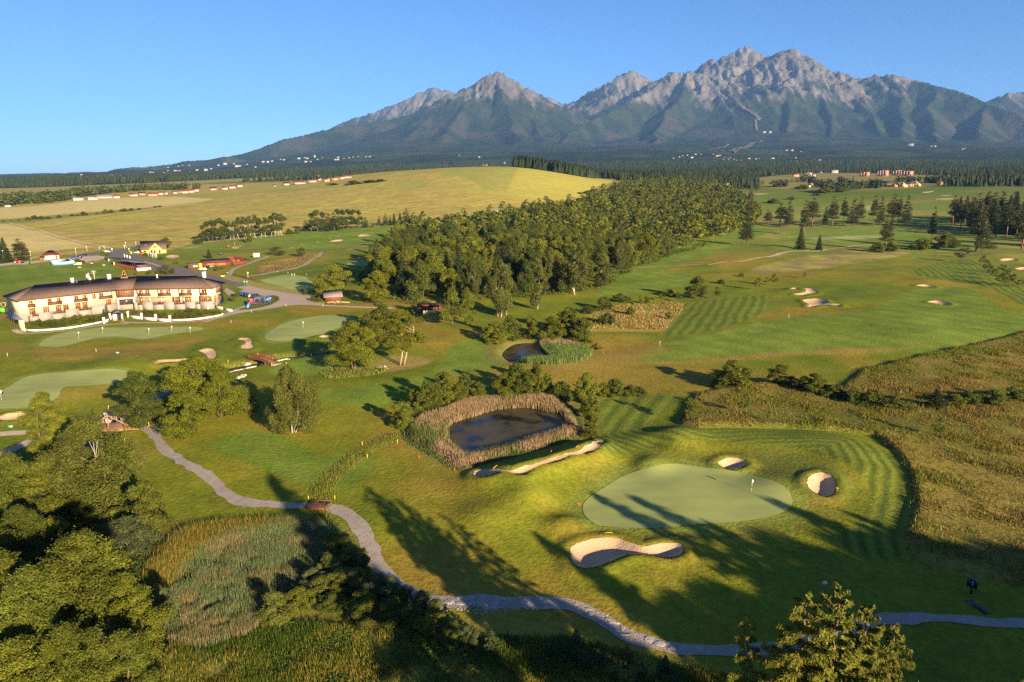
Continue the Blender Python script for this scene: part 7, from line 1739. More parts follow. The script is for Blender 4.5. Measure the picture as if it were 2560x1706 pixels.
# ---- vehicles
MTYRE=mat("tyre",(.02,.02,.02),.9,.1);MRIM=mat("rim",(.5,.5,.5),.4,.1,metal=.6)
MCG=mat("car_glass",(.015,.02,.03),.08,.05,spec=.8);MLAMP=mat("lamp_glass",(.8,.78,.7),.15,.05)
CAR={}
def car_parts(kind):
 if kind in CAR:return CAR[kind]
 L,H,bk={'sedan':(4.5,1.45,.12),'estate':(4.8,1.5,.04),'suv':(4.7,1.8,.03),'hatch':(4.0,1.5,.05)}[kind]
 l=L/2;wb=.30 if kind!='suv' else .38
 prof=[(-l,wb+.1),(-l+.05,.85),(-l+.12,.95)]+([(-l+.8,.98),(-l+1.3,H)]if kind=='sedan' else[(-l+.35,H-.05)])+[(.25,H),(1.0,.98),(l-.25,.82),(l,.62),(l-.02,wb)]
 b=MB();b.prism([(x,-.86,z)for x,z in prof],(0,1.72,0))
 gl=MB();x0=-l+(1.15 if kind=='sedan' else .45)
 gl.prism([(x0,-.875,.98),(x0+.22,-.875,H-.1),(.22,-.875,H-.1),(.82,-.875,.98)],(0,1.75,0))
 gl.prism([(.33,-.72,H-.06),(.95,-.72,1.02),(1.0,-.72,1.0),(.38,-.72,H-.02)],(.03,1.44,.03))
 rg_=MB();xr=-l+(1.28 if kind=='sedan' else .33);rg_.prism([(xr,-.7,H-.08),(xr-(.42 if kind=='sedan' else .14),-.7,1.02),(xr-(.46 if kind=='sedan' else .18),-.7,1.02),(xr-.05,-.7,H-.04)],(-.02,1.4,.02))
 wh=MB();wh.tube([(0,-.1,0),(0,.1,0)],.33 if kind!='suv' else .38,14);rm=MB();rm.tube([(0,-.12,0),(0,.12,0)],.2,10)
 hl=MB();hl.box(-.06,.04,-.2,.2,-.08,.08)
 CAR[kind]=dict(body=b.data("car_body",None),glass=gl.data("car_glass_mesh",MCG),rear=rg_.data("rear_glass",MCG),wheel=wh.data("car_wheel",MTYRE,True),rim=rm.data("car_rim",MRIM),light=hl.data("headlight",MLAMP),L=L)
 return CAR[kind]
def car(kind,P,rz,colr,label,group=None):
 p=car_parts(kind);t_=empty("parked_car",(P[0],P[1],P[2]+.05),rz,1,label,"car",group)
 me=p['body'].copy();me.materials.clear();me.materials.append(paintmat("car_paint_%d_%d_%d"%tuple(int(c*255)for c in colr),colr,.22))
 def add(nm,d,loc=(0,0,0),pr=t_):o=bpy.data.objects.new(nm,d);o.parent=pr;o.location=loc;COL.objects.link(o);return o
 add("body",me);add("side_window",p['glass']);add("rear_window",p['rear'])
 for x in(-p['L']*.3,p['L']*.31):
  for y in(-.8,.8):w_=add("wheel",p['wheel'],(x,y,.33));add("rim",p['rim'],(0,0,0),w_)
 for y in(-.6,.6):add("headlight",p['light'],(p['L']/2-.03,y,.68))
q0,q1=g1('h',260,330),g1('h',1060,470)
dirr=math.atan2(q1[1]-q0[1],q1[0]-q0[0])-math.pi/2-.12
RW_="cars parked in a row beside the clubhouse"
for i,(kd,c_,lab)in enumerate((('sedan',(.02,.05,.11),"leftmost dark blue car of the parked row"),('hatch',(.03,.06,.12),"second dark blue car of the parked row"),('sedan',(.02,.035,.10),"third dark navy car of the parked row"),('estate',(.025,.04,.11),"navy car left of the silver one in the parked row"),('estate',(.50,.53,.55),"silver car of the parked row"),('suv',(.012,.04,.04),"dark green car at the right end of the parked row"))):
 f_=i/5;P=q0+(q1-q0)*f_;u_=np.array([math.cos(dirr+math.pi),math.sin(dirr+math.pi)])
 P=np.array([P[0]-u_[0]*2.2,P[1]-u_[1]*2.2,0]);P[2]=TZ(P[0],P[1])+.05
 car(kd,P,dirr+math.pi,c_,lab,RW_)
for kd,v,px,py,rz,c_,lab in(('suv','W',1045,400,2.9,(.75,.75,.74),"white off road car beside the yellow house"),('hatch','W',1125,415,3.0,(.55,.04,.03),"red small car next to the white off road car"),('estate','X',490,415,3.0,(.72,.72,.72),"white estate car in front of the red brown pavilion"),('hatch','c',1700,632,0.2,(.02,.022,.025),"black car alone on the car park behind the range"),('sedan','c',1470,678,.1,(.03,.09,.28),"blue car beside the pale bush on the car park"),('hatch','c',1545,672,3.0,(.02,.025,.04),"dark car right of the blue car on the car park"),('sedan','c',2100,720,.15,(.02,.022,.022),"black car next to the range building"),('estate','c',2090,560,.1,(.72,.73,.73),"white car at the road junction behind the bush"),('suv','W',1100,285,.3,(.03,.04,.07),"dark car behind the yellow house's left corner"),('suv','I',737,152,.5,(.12,.22,.50),"light blue van on the far road"),('suv','E',740,450,.5,(.10,.16,.42),"blue van where the far road enters the wood")):
 car(kd,g1(v,px,py),rz,c_,lab)
P=g1('c',345,772);tr_=empty("tractor",P,.12,1,"red tractor with a front loader beside the gravel track","tractor")
m=MB();m.box(.2,2.2,-.45,.45,.8,1.55);m.box(-1.2,.2,-.5,.5,.8,1.3);m.build("body",MREDP,tr_)
m=MB();m.box(-1.3,.1,-.7,.7,1.35,2.5);m.build("cab_window",MCG,tr_);m=MB();m.box(-1.4,.2,-.8,.8,2.5,2.7);m.build("cab_roof",MREDP,tr_)
for x,rr in((-.9,.85),(1.6,.55)):
 for y in(-.85,.85):
  m=MB();m.tube([(0,-.22,0),(0,.22,0)],rr,14);w_=m.build("wheel",MTYRE,tr_);w_.location=(x,y,rr);m=MB();m.tube([(0,-.24,0),(0,.24,0)],rr*.5,8);m.build("rim",MWHITE,w_)
m=MB();m.box(2.6,3.4,-.9,.9,.2,.8);m.bar((.8,-.6,1.4),(2.8,-.6,.6),.08,4);m.bar((.8,.6,1.4),(2.8,.6,.6),.08,4);m.build("loader",MBLK,tr_)
for v,px,py,c_,lab in(('b',370,400,MREDP,"red ride on mower on the left fairway"),('b',292,475,MGREY,"grey machine on the fairway behind the pavilion")):
 t_=empty("mower",g1(v,px,py),.4,1,lab,"mower");m=MB();m.box(-1.0,1.0,-.6,.6,.4,1.1);m.box(-.4,.2,-.4,.4,1.1,1.6);m.build("body",c_,t_)
 for x in(-.7,.8):
  for y in(-.7,.7):m=MB();m.tube([(x,y-.12,.4),(x,y+.12,.4)],.4,10);m.build("wheel",MTYRE,t_)
 m=MB();m.bar((.3,-.5,1.1),(.3,-.5,2.3),.05,4);m.bar((.3,.5,1.1),(.3,.5,2.3),.05,4);m.bar((.3,-.5,2.3),(.3,.5,2.3),.05,4);m.build("roll_bar",MBLK,t_)
q=G('c',[(990,790),(1085,815),(1455,785),(1330,730)]);t_=empty("inflatable_pool",q[0],0,1,"blue and white inflatable sports ring on the range lawn","inflatable")
MBLUE=paintmat("sky_blue_pvc",(.10,.36,.70),.4)
for k in range(4):
 a,b=q[k],q[(k+1)%4];m=MB();m.bar(a+(0,0,.45),b+(0,0,.45),.5,8);under(m.build("base_tube",MBLUE),t_)
 m=MB();m.bar(a+(0,0,1.25),b+(0,0,1.25),.42,8);under(m.build("upper_tube",MWHITE),t_)
m=MB();m.prism([p+(0,0,.05)for p in q],(0,0,.1));under(m.build("floor",MWHITE),t_)
def lamp(v,px,py,ty,label,m_=MWHITE,r_=.32):
 P=g1(v,px,py);H=height_to(P,*vp(v,[(px,ty)])[0]);t_=empty("lamp_post",P,0,1,label,"lamp","lamp posts with white globes")
 m=MB();m.tube([(0,0,-.2),(0,0,H-r_)],[.09,.06],6);m.build("pole",m_,t_)
 m=MB();m.ball((0,0,H),r_);m.build("globe",MWHITE,t_)
MGRN=paintmat("green_paint",(.03,.22,.06),.5)
lamp('c',85,772,528,"green lamp post with a white globe at the left edge",MGRN);lamp('c',612,712,545,"lamp post right of the pine behind the tractor");lamp('c',1495,628,480,"tall lamp post on the car park behind the inflatable");lamp('c',1708,548,450,"lamp post beside the pale field near the junction")
lamp('X',1325,558,460,"lamp post with a white globe beside the putting green fence",r_=.45);lamp('W',592,372,316,"white round lamp at the road junction",r_=.55);lamp('W',905,372,312,"white globe lamp beside the yellow bin",r_=.5);lamp('W',822,325,258,"white globe lamp before the field across the junction",r_=.5);lamp('W',848,300,195,"tall lamp across the junction before the field");lamp('W',1032,268,190,"tall lamp on the field side behind the yellow house");lamp('W',362,340,285,"lamp at the end of the earth track");lamp('W',447,320,268,"second lamp at the end of the earth track")
def flagpole(v,px,py,ty,c_,label,group):
 P=g1(v,px,py);H=height_to(P,*vp(v,[(px,ty)])[0]);t_=empty("flagpole",P,rng.uniform(-.2,.2),1,label,"flagpole",group)
 m=MB();m.tube([(0,0,0),(0,0,H)],.05,6);m.build("pole",MWHITE,t_)
 m=MB();pts_=[(0,0,H-.1),(.28,.06,H-.5),(.36,-.05,H-1.6),(.26,.04,H-3.0),(.02,0,H-3.3)];m.prism(pts_,(0,.05,0));m.build("flag",paintmat("flag_%d_%d"%(int(c_[0]*99),int(c_[2]*99)),c_,.7),t_)
FG_="flagpoles before the yellow house"
for px,py,ty,c_,lab in((1258,465,365,(.04,.12,.45),"leftmost flagpole with a hanging blue flag"),(1303,475,365,(.05,.16,.50),"second flagpole with a hanging blue flag"),(1330,488,378,(.45,.45,.20),"third flagpole with a pale yellowish flag"),(1357,495,378,(.03,.14,.50),"fourth flagpole with a deep blue flag"),(1385,500,385,(.35,.42,.25),"fifth flagpole with a pale green flag"),(1410,508,370,(.50,.50,.35),"rightmost flagpole with a pale flag")):
 flagpole('W',px,py,ty,c_,lab,FG_)
for px,py,ty,lab in((818,452,405,"left white banner flag behind the range roof"),(865,462,420,"middle white banner flag behind the range roof"),(915,475,435,"right white banner flag behind the range roof"),(530,582,500,"white banner flag left of the range building"),(845,645,575,"white banner flag before the range bays")):
 P=g1('W',px,py+(45 if py<480 else 0));H=max(2.8,min(5.5,height_to(P,*vp('W',[(px,ty)])[0])));t_=empty("banner_flag",P,.2,1,lab,"flag","white banner flags round the range building");m=MB();m.tube([(0,0,0),(0,0,H)],.04,5);m.build("pole",MWHITE,t_);m=MB();m.prism([(0,0,H),(.5,0,H-.5),(.55,0,H-1.6),(.05,0,H-2.2)],(0,.05,0));m.build("flag",MWHITE,t_)
def board(v,px0,px1,ty,by,m_,label,name="board",cat="board",legs=True):
 P=G(v,[((px0+px1)/2,by)])[0];d=math.hypot(P[0],P[1],50);W_=(px1-px0)/VIEW[v][2]/F*d*1.02;H=height_to(P,*vp(v,[((px0+px1)/2,ty)])[0]);t_=empty(name,P,face(P),1,label,cat)
 zb=H*.12 if legs else 0
 m=MB();m.box(-W_/2,W_/2,-.08,.08,zb,H);m.build("panel",m_,t_)
 for x in(-W_*.4,W_*.4):m=MB();m.box(x-.06,x+.06,.08,.2,-.2,H*.9);m.build("post",MTIMB,t_)
board('X',1428,1530,98,182,MWHITE,"blank white board on the fairway right of the pavilion")
board('E',590,626,470,492,MWHITE,"white board beside the far road by the wood")
P0=board('I',922,973,105,133,mat("billboard_print",(.22,.42,.45),.6,.35,.25),"pale blue and green billboard beside the far road","billboard","billboard")
board('g',268,298,355,388,MWHITE,"white board by the far fairway below the log houses")
board('c',1505,1592,760,800,MWHITE,"low white panel right of the inflatable",legs=False)
board('V',178,230,555,612,MWHITE,"white notice panel at the clubhouse entrance")if False else None
P=g1('h',370,985);Q_=g1('h',470,830)
sl=empty("slide",P,0,1,"small light blue playground slide with a red top","slide");m=MB();a,b=P,Q_+(0,0,1.9);sd_=np.array([.45,.1,0])
m.prism([a-sd_+(0,0,.15),a+sd_+(0,0,.15),b+sd_,b-sd_],(0,0,.12));under(m.build("chute",MBLUE),sl);m=MB();m.box(Q_[0]-.5,Q_[0]+.5,Q_[1],Q_[1]+1,Q_[2],Q_[2]+2.0);under(m.build("tower",MBROWN),sl)
P=g1('h',525,820);rb=empty("play_tower",P,.2,1,"bright red playground panel behind the slide","play tower");m=MB();m.box(-.8,.8,-.3,.3,.5,2.6);m.build("panel",MREDP,rb);m=MB();m.box(-.7,-.6,-.2,.2,0,.5);m.box(.6,.7,-.2,.2,0,.5);m.build("leg",MBLK,rb)
P=g1('h',1080,760);cf_=empty("climbing_frame",P,face(P)+.2,1,"climbing frame with blue poles and a dark roof on the traffic island","climbing frame")
MB2=paintmat("blue_pole_paint",(.03,.14,.55),.4)
for x in(-3,-1,1,3):
 for y in(-1,1):m=MB();m.tube([(x,y,0),(x,y,3.0)],.11,6);m.build("pole",MB2,cf_)
m=MB();m.box(-3.1,1.2,-1.1,1.1,2.7,2.9);m.build("roof",mat("brown_deck",(.12,.06,.04),.8,.1),cf_);m=MB();m.box(-1.0,3.0,-1.0,1.0,.9,1.05);m.build("platform",MBROWN,cf_);m=MB();m.box(1.1,3.0,-.95,-.85,1.05,1.7);m.build("guard_panel",MB2,cf_)
P=g1('h',720,800);t_=empty("trampoline",P,0,1,"round dark red trampoline beside the climbing frame","trampoline");m=MB();m.tube([(0,0,.45),(0,0,.6)],1.8,16);m.build("mat",mat("maroon_mat",(.22,.04,.05),.8,.1),t_);m=MB()
for k in range(6):m.bar((1.7*math.cos(k*1.05),1.7*math.sin(k*1.05),0),(1.7*math.cos(k*1.05),1.7*math.sin(k*1.05),.45),.05,4)
m.build("leg",MBLK,t_)
for k,(px,py)in enumerate(((1260,600),(1310,610),(1365,605),(1415,590))):
 t_=empty("sun_lounger",g1('h',px,py),.5+.1*k,1,("first","second","third","fourth")[k]+" white lounger from the climbing frame on the traffic island","lounger","white loungers on the traffic island");m=MB();m.box(-.9,.4,-.32,.32,.28,.36);m.build("seat",MWHITE,t_);m=MB();m.prism([(.4,-.32,.28),(1.0,-.32,.85),(1.0,-.32,.93),(.4,-.32,.36)],(0,.64,0));m.build("backrest",MWHITE,t_)
 m=MB();m.box(-.85,-.78,-.3,.3,0,.28);m.box(.3,.37,-.3,.3,0,.28);m.build("leg",MWHITE,t_)
isl=hit(vp('h',[(20,1070),(330,930),(600,760),(760,650),(900,540),(1350,440),(1700,450),(1830,560),(1700,680),(1400,820),(1000,930),(500,1030)]),T1)
drape("lawn",spline(isl,True,3),1.2,.12,mat("lawn_grass",(.085,.11,.018),.95,.25,.8,bump=.4,bscale=6))
Lc=spline(hit(vp('h',[(1420,430),(1700,440),(1830,560),(1720,680),(1400,830),(1000,940),(500,1035),(20,1075)]),T1),False,16)
pp=Lc[rng.integers(0,len(Lc),700)]+rng.normal(0,.35,(700,2));herbs("hedge",pp,.8,pal(len(pp),[(.06,.085,.012),(.09,.10,.014)],(1,1)),41,"low hedge round the traffic island")
def small(name,v,px,py,parts,label,cat,rz=0):
 t_=empty(name,g1(v,px,py),rz,1,label,cat)
 for nm,mm,bx in parts:m=MB();[m.box(*q)for q in bx];m.build(nm,mm,t_)
 return t_
MYELP=paintmat("yellow_paint",(.75,.48,.02),.5)
small("golf_cart",'X',858,540,[("body",MYELP,[(-1.0,1.0,-.6,.6,.25,1.0)]),("seat",MBLK,[(-.3,.6,-.5,.5,1.0,1.7)]),("wheel",MTYRE,[(-.9,-.5,-.7,.7,0,.45),(.5,.9,-.7,.7,0,.45)])],"yellow cart parked on the path below the pavilion","cart",.5)
small("litter_bin",'X',1255,668,[("body",MGRN,[(-.35,.35,-.35,.35,0,1.3)]),("lid",MWHITE,[(-.4,.4,-.4,.4,1.3,1.45)])],"left green bin at the edge of the road","bin")
small("litter_bin",'X',1302,675,[("body",MGRN,[(-.35,.35,-.35,.35,0,1.5)]),("lid",MWHITE,[(-.4,.4,-.4,.4,1.5,1.65)])],"right green bin at the edge of the road","bin")
small("litter_bin",'W',942,402,[("body",MYELP,[(-.5,.5,-.4,.4,0,1.3)]),("lid",MYELP,[(-.52,.52,-.42,.42,1.3,1.4)])],"yellow bin beside the white off road car","bin")
small("shade_box",'U',45,770,[("panel",paintmat("bright_green",(.12,.75,.03),.5),[(-.9,.9,-.1,.1,.6,2.2)]),("leg",MBLK,[(-.8,-.7,-.1,.1,0,.6),(.7,.8,-.1,.1,0,.6)])],"bright green board at the left edge behind the clubhouse","board")
small("goal",'U',65,638,[("frame",MWHITE,[(-.9,-.8,-.05,.05,0,1.6),(.8,.9,-.05,.05,0,1.6),(-.8,.8,-.05,.05,1.5,1.6),(-.8,.8,-.05,.05,.05,.12)])],"small white goal frame on the range lawn","goal")
small("ball_machine",'W',528,590,[("body",MBLK,[(-.6,.6,-.5,.5,0,1.2)])],"black box beside the white banner flag","box")if False else None
for k,(px,py,lab)in enumerate(((1560,858,"white target disc on the range lawn"),(1470,805,"pale target disc nearest the inflatable"),(1800,778,"target disc before the rail fence"),(2035,815,"target disc nearest the range building"))):
 t_=empty("range_target",g1('c',px,py),0,1,lab,"target","practice targets on the range lawn");m=MB();m.tube([(0,0,.15),(0,0,.35)],[1.0,.9],12);m.build("net",MWHITE,t_);m=MB();m.tube([(0,0,0),(0,0,1.0)],.04,5);m.build("pin",MREDP,t_)
P=at_z(2425,1497,0);P[2]=TZ(P[0],P[1])
t_=empty("hooded_post",P,face(P)-.2,1,"dark hooded box on a post in the shaded grass at the lower right","post box")
m=MB();m.prism([(-.55,-.25,.95),(.55,-.25,.95),(.5,-.25,1.75),(.25,-.25,1.95),(-.5,-.25,2.0)],(0,.5,0));m.build("hood",MBLK,t_)
m=MB();m.box(-.12,.14,-.1,.1,-.1,.95);m.build("post",MBLK,t_);m=MB();m.box(.02,.16,-.30,-.26,1.2,1.75);m.build("green_glint",paintmat("mint_glint",(.10,.45,.28),.5),t_)  # small green slab paints in the glint on the dark hood
m=MB();m.box(.42,.55,-.15,.15,.6,.95);m.box(-.52,-.42,-.15,.15,.7,.95);m.build("bracket",MBROWN,t_)
P2_=at_z(2440,1528,0);P2_[2]=TZ(P2_[0],P2_[1])+.04;t_=empty("rubber_mat",P2_,.25,1,"dark mat lying on the grass beside the hooded post","mat");m=MB();m.box(-.55,.45,-1.6,1.2,0,.06);m.build("sheet",MBLK,t_)
small("tee_marker",'S',810,342,[("body",MWHITE,[(-.25,.25,-.18,.18,0,.3)])],"small white marker stone on the shaded slope above the bottom right conifers","marker",.4)
def flagstick(v,px,py,H,label,rz=.5,striped=True):
 t_=empty("flagstick",g1(v,px,py),rz,1,label,"flagstick",None)
 for k in range(6):
  m=MB();m.tube([(0,0,H*k/6),(0,0,H*(k+1)/6)],.028,5);m.build("pole",MREDP if(k%2==0 and striped and k<4)else MWHITE,t_)
 m=MB();m.prism([(0,0,H),(.22,.03,H-.08),(.30,.0,H-.40),(.18,-.02,H-.62),(.02,0,H-.55)],(0,.02,0));m.build("flag",MWHITE,t_)
flagstick('Q',1608,445,2.25,"red and white striped flagstick on the near green")
for v,px,py,lab in(('L',776,240,"white flagstick on the putting green beside the stream"),('J',15,590,"white flagstick at the left edge on the big green"),('F',862,655,"white flagstick on the far green below the right pines"),('H',1583,440,"white flagstick on the shaded green by the corner willow"),('H',126,262,"white flagstick beside the red mower"),('A',725,1058,"flagstick at the left end of the long practice green"),('A',1750,1010,"flagstick at the right end of the long practice green"),('A',1370,1022,"flagstick in the middle of the long practice green"),('A',945,1012,"flagstick near the upper edge of the long practice green"),('A',1580,1000,"flagstick right of the middle of the long practice green"),('H',800,640,"left flagstick on the round putting green by the road"),('H',830,640,"right flagstick on the round putting green by the road")):
 flagstick(v,px,py,2.3,lab,.4,False)
MORG=paintmat("orange_red_stake",(.75,.10,.02),.5)
def stake(v,px,py,m_,H,name,label,group,r_=.05):
 t_=mesh_np(name,*STK[(m_.name,H,r_)],m_)if False else None
 m=MB();m.tube([(0,0,-.1),(0,0,H)],r_,5);m.ball((0,0,H),r_*1.05,5,3);o=m.build(name,m_);P=g1(v,px,py);o.location=P;tag(o,label,"stake" if "stake" in name else "marker",group)
for v,pts_,m_,H,nm,lab,gr in(('M',[(345,1045),(690,1165),(1125,1118),(1640,995),(1910-0,1510-0)],MORG,.55,"hazard_stake","orange red stake at the near edge of the pond reeds","orange red hazard stakes round the ponds"),('a',[(978,908),(1440,835),(1722,722),(1718,615)],MORG,.55,"hazard_stake","orange red stake beside the small pond","orange red hazard stakes round the ponds"),('K',[(1022,430),(1255,548)],MORG,.55,"hazard_stake","red stake at the edge of the marsh grass","orange red hazard stakes round the ponds"),('P',[(530,158),(735,155),(430,300),(670,305)],MYELP,.7,"hazard_stake","yellow stake beside the ditch at the path bridge","yellow hazard stakes along the water"),('L',[(40,583),(332,505),(468,612),(612,600),(800,410),(858,525),(1355,1390),(1405,1515),(1700,1370)],MYELP,.8,"hazard_stake","yellow stake along the stream and ditch","yellow hazard stakes along the water"),('J',[(998,675),(1370,830),(1148,985),(2097,250)],MYELP,.9,"hazard_stake","yellow stake near the timber bridge","yellow hazard stakes along the water"),('N',[(165,632),(388,638),(612,638)],MYELP,.8,"hazard_stake","yellow stake along the dry rough patch","yellow hazard stakes along the water"),('J',[(70,190),(885,150)],MWHITE,1.0,"distance_marker","white marker post on the slope above the big green","white marker posts"),('H',[(83,1168),(323,1045),(727,970),(1165,978),(632,570),(752,588),(968,608),(920,250),(1250,178),(1348,150),(1100,218),(793,290)],MWHITE,1.0,"distance_marker","white marker post along the paths and fairways on the left","white marker posts"),('N',[(587,805),(1850,535)],MWHITE,1.6,"distance_marker","tall white topped marker post on the wide right fairway","white marker posts"),('I',[(1275,975),(1680,950),(2165,560),(2300,535)],MORG,.7,"hazard_stake","red stake along the foot of the central wood","red stakes along the wood edge")):
 for px,py in pts_:stake(v,px,py,m_,H,nm,lab,gr)
for v,px,py,lab,mm in(('J',1080,160,"small mint green tee marker on the slope",paintmat("mint_marker",(.15,.55,.35),.5)),('J',97,840,"small mint green tee marker beside the left bunker",None),('X',942,465,"mint green tee marker by the path fork",None)):
 o=MB();o.box(-.45,.45,-.15,.15,0,.35);o=o.build("tee_marker",mm or MATS["mint_marker"]);o.location=g1(v,px,py);tag(o,lab,"marker")
def rake(v,p,q,label):
 A_,B_=g1(v,*p),g1(v,*q);t_=empty("bunker_rake",A_,0,1,label,"rake");m=MB();m.bar(A_+(0,0,.10),B_+(0,0,.10),.035,5);under(m.build("handle",MYELP),t_)
 d=(B_-A_)[:2];d/=np.linalg.norm(d);m=MB();m.bar((B_[0]-d[1]*.3,B_[1]+d[0]*.3,B_[2]+.1),(B_[0]+d[1]*.3,B_[1]-d[0]*.3,B_[2]+.1),.04,4);under(m.build("rake_head",MYELP),t_)
rake('Q',(372,806),(436,801),"yellow rake behind the left part of the large kidney bunker");rake('Q',(922,844),(985,845),"yellow rake behind the right part of the large kidney bunker");rake('Y',(428,685),(480,656),"yellow rake beside the left end of the snaking bunker");rake('Y',(1646,390),(1666,368),"yellow rake beside the right end of the snaking bunker");rake('Q',(2326,452),(2324,425),"yellow rake standing beside the round right bunker");rake('J',(148,718),(200,716),"yellow rake above the small oval bunker at the left edge")
# ---- far houses
MRT=mat("red_tiles",(.26,.075,.045),.8,.12,.3);MOR=mat("pale_orange_render",(.40,.24,.16),.85,.06,.3);MDR=mat("dark_roof",(.045,.05,.07),.6,.1,.4);MBRK=mat("brown_barn",(.33,.19,.10),.9,.12,.4)
MWF=mat("far_white_render",(.32,.30,.29),.8,.05,.2)
HM={}
def far_house(P,W_,H_,wallm,roofm,label,group,flat=False,D_=None,rz=None):
 """a house only a few pixels large: walls and roof"""
 key=(wallm.name,roofm.name,flat)
 if key not in HM:
  m=MB();m.box(-.5,.5,-.5,.5,-.3,.62 if not flat else .95)
  if not flat:
   for s_ in(-1,1):m.prism([(s_*.5,-.5,.62),(s_*.5,.5,.62),(s_*.5,0,1.0)],(-s_*.02,0,0))
  wd=m.data("house_wall",wallm);m=MB()
  if flat:m.box(-.54,.54,-.54,.54,.95,1.0)
  else:
   for s_ in(-1,1):m.prism([(-.55,s_*.6,.55),(.55,s_*.6,.55),(.55,0,1.03),(-.55,0,1.03)],(0,0,.03))
  HM[key]=(wd,m.data("house_roof",roofm))
 t_=bpy.data.objects.new("far_house",None);t_.location=P;t_.rotation_euler=(0,0,face(P)+rng.uniform(-.5,.5)if rz is None else rz);t_.scale=(W_,D_ or max(W_*.6,6),H_);COL.objects.link(t_)
 tag(t_,label,"house",group)
 for nm,d in zip(("wall","roof"),HM[key]):o=bpy.data.objects.new(nm,d);o.parent=t_;COL.objects.link(o)
def px_size(P,px):return px/F*math.hypot(P[0],P[1],P[2]-50)
W0=(MWF,MRT)
def rowh(v,lst,label,group,wall=MWF,roofm=MRT,far=False,hh=None):
 for it in lst:
  x,y,w_=it[:3];q=vp(v,[(x,y)])[0]
  if far:P=hitM(q[0],q[1])
  else:b=hit([[q[0],q[1]]],T1)[0];P=np.array([b[0],b[1],float(T1(b[:1],b[1:2])[0])])
  wm,rm,lb=wall,roofm,label
  if len(it)>3:wm,rm,lb=it[3]
  W_=px_size(P,w_/VIEW[v][2]);H_=(hh or .75)*max(px_size(P,5 if not far else 4),min(W_,px_size(P,12)))*(.5 if far else .75);W_*=.6 if far else .8
  far_house(P,W_,H_,wm,rm,lb,group)
VG="houses of the long village beyond the pale fields"
rowh('i',[(915,478,110,(MWF,MWF,"white flat barn left of the long village")),(1090,470,110,(MWF,MWF,"low white shed in the long village")),(1240,452,190,(MWF,MWF,"long white hall with an arched end in the long village")),(1375,450,75,(MWF,MRT,"low house with red roof beside the long white hall")),(1575,428,100),(1670,415,80,(MBRK,MDR,"grey brown barn in the long village")),(1800,425,110,(MOR,MRT,"large pale orange house in the long village")),(1892,412,55),(1955,405,45),(2060,398,48),(2120,388,40,(MOR,MRT,"orange house at the right of the long village")),(2178,392,75),(2250,385,70),(2312,372,60),(365,465,95,(MBRK,MBRK,"brown roofed barn among the left village trees")),(470,445,55,(MBRK,MBRK,"smaller brown barn among the left village trees")),(755,435,70,(MOR,MBRK,"tan barn behind the left village trees")),(95,555,60,(MWF,MDR,"white house with a dark roof at the left edge beside the pale field"))],"white house with a red roof in the long far village",VG)
rowh('B',[(1460,262,45,(MOR,MDR,"house with a steep gable in the far village row")),(1540,258,45),(1590,250,45),(1640,240,40),(1880,236,18,(MWF,MDR,"white tower house behind the far village trees")),(1960,228,40,(MWF,MDR,"white house below the white tower house")),(2052,220,85,(MWF,MRT,"large white house with a bright red roof in the far row")),(2140,208,60),(2185,196,25),(2240,202,40,(MOR,MBRK,"orange house at the right end of the far row")),(2278,192,26,(MOR,MBRK,"small orange house at the right end of the far row")),(2305,192,24,(MOR,MRT,"second small orange house at the far row's end")),(2340,186,36)],"white house with a red roof in the far village row",VG)
rowh('C',[(45,978,40,(MOR,MRT,"orange farm house by the forest left of the hill")),(100,970,30,(MOR,MBRK,"brown farm house by the forest left of the hill")),(175,956,75,(MWF,MRT,"long white farm house with red roof by the forest"))],"farm house",VG)
TV="houses of the distant towns on the plain and slopes"
rowh('i',[(665,232,60),(730,226,34),(760,247,45),(840,220,50),(935,216,40),(1035,208,40),(1090,211,35),(1150,211,60),(1195,210,50),(1250,200,14),(1300,196,60),(1345,197,50),(1392,192,40),(1412,188,24),(960,182,35),(1770,155,35),(1802,157,30),(1925,158,35),(1975,134,28),(2005,160,26),(2060,140,40),(2085,136,28),(2115,135,26),(2100,80,26),(2150,84,18),(1980,100,24),(2225,74,24),(2232,145,24),(2310,126,26)],"tiny pale house with a red roof in the distant left town",TV,far=True)
rowh('B',[(1540,93,34),(1495,97,20),(1625,104,60),(1690,90,16),(1748,108,18),(1350,130,22),(1408,133,34),(1445,121,20),(1600,86,16),(1800,75,26),(1832,74,26),(1862,70,20),(1920,56,14),(1942,58,20),(2045,51,28),(2085,46,18),(2102,53,22),(2092,73,26),(2125,70,16),(2172,54,14),(2310,42,16),(2312,60,26)],"tiny white house of the village on the forested slope",TV,MWF,MWF,True)
rowh('B',[(2153,42,15)],"white tower block of the village on the forested slope",TV,MWF,MWF,True,2.2)
rowh('C',[(15,826,8),(120,824,16),(156,830,12),(190,826,14),(215,823,12),(250,822,10),(300,820,12),(325,819,18),(100,842,20),(1040,823,20),(910,812,10)],"tiny white house alone in the forest below the peaks",TV,MWF,MWF,True)
rowh('C',[(1072,878,75,(MWF,MRT,"white hotel with a red roof behind the hill crest")),(1205,862,26,(MWF,MWF,"slanting white tower behind the hill crest"))],"",TV,far=True)
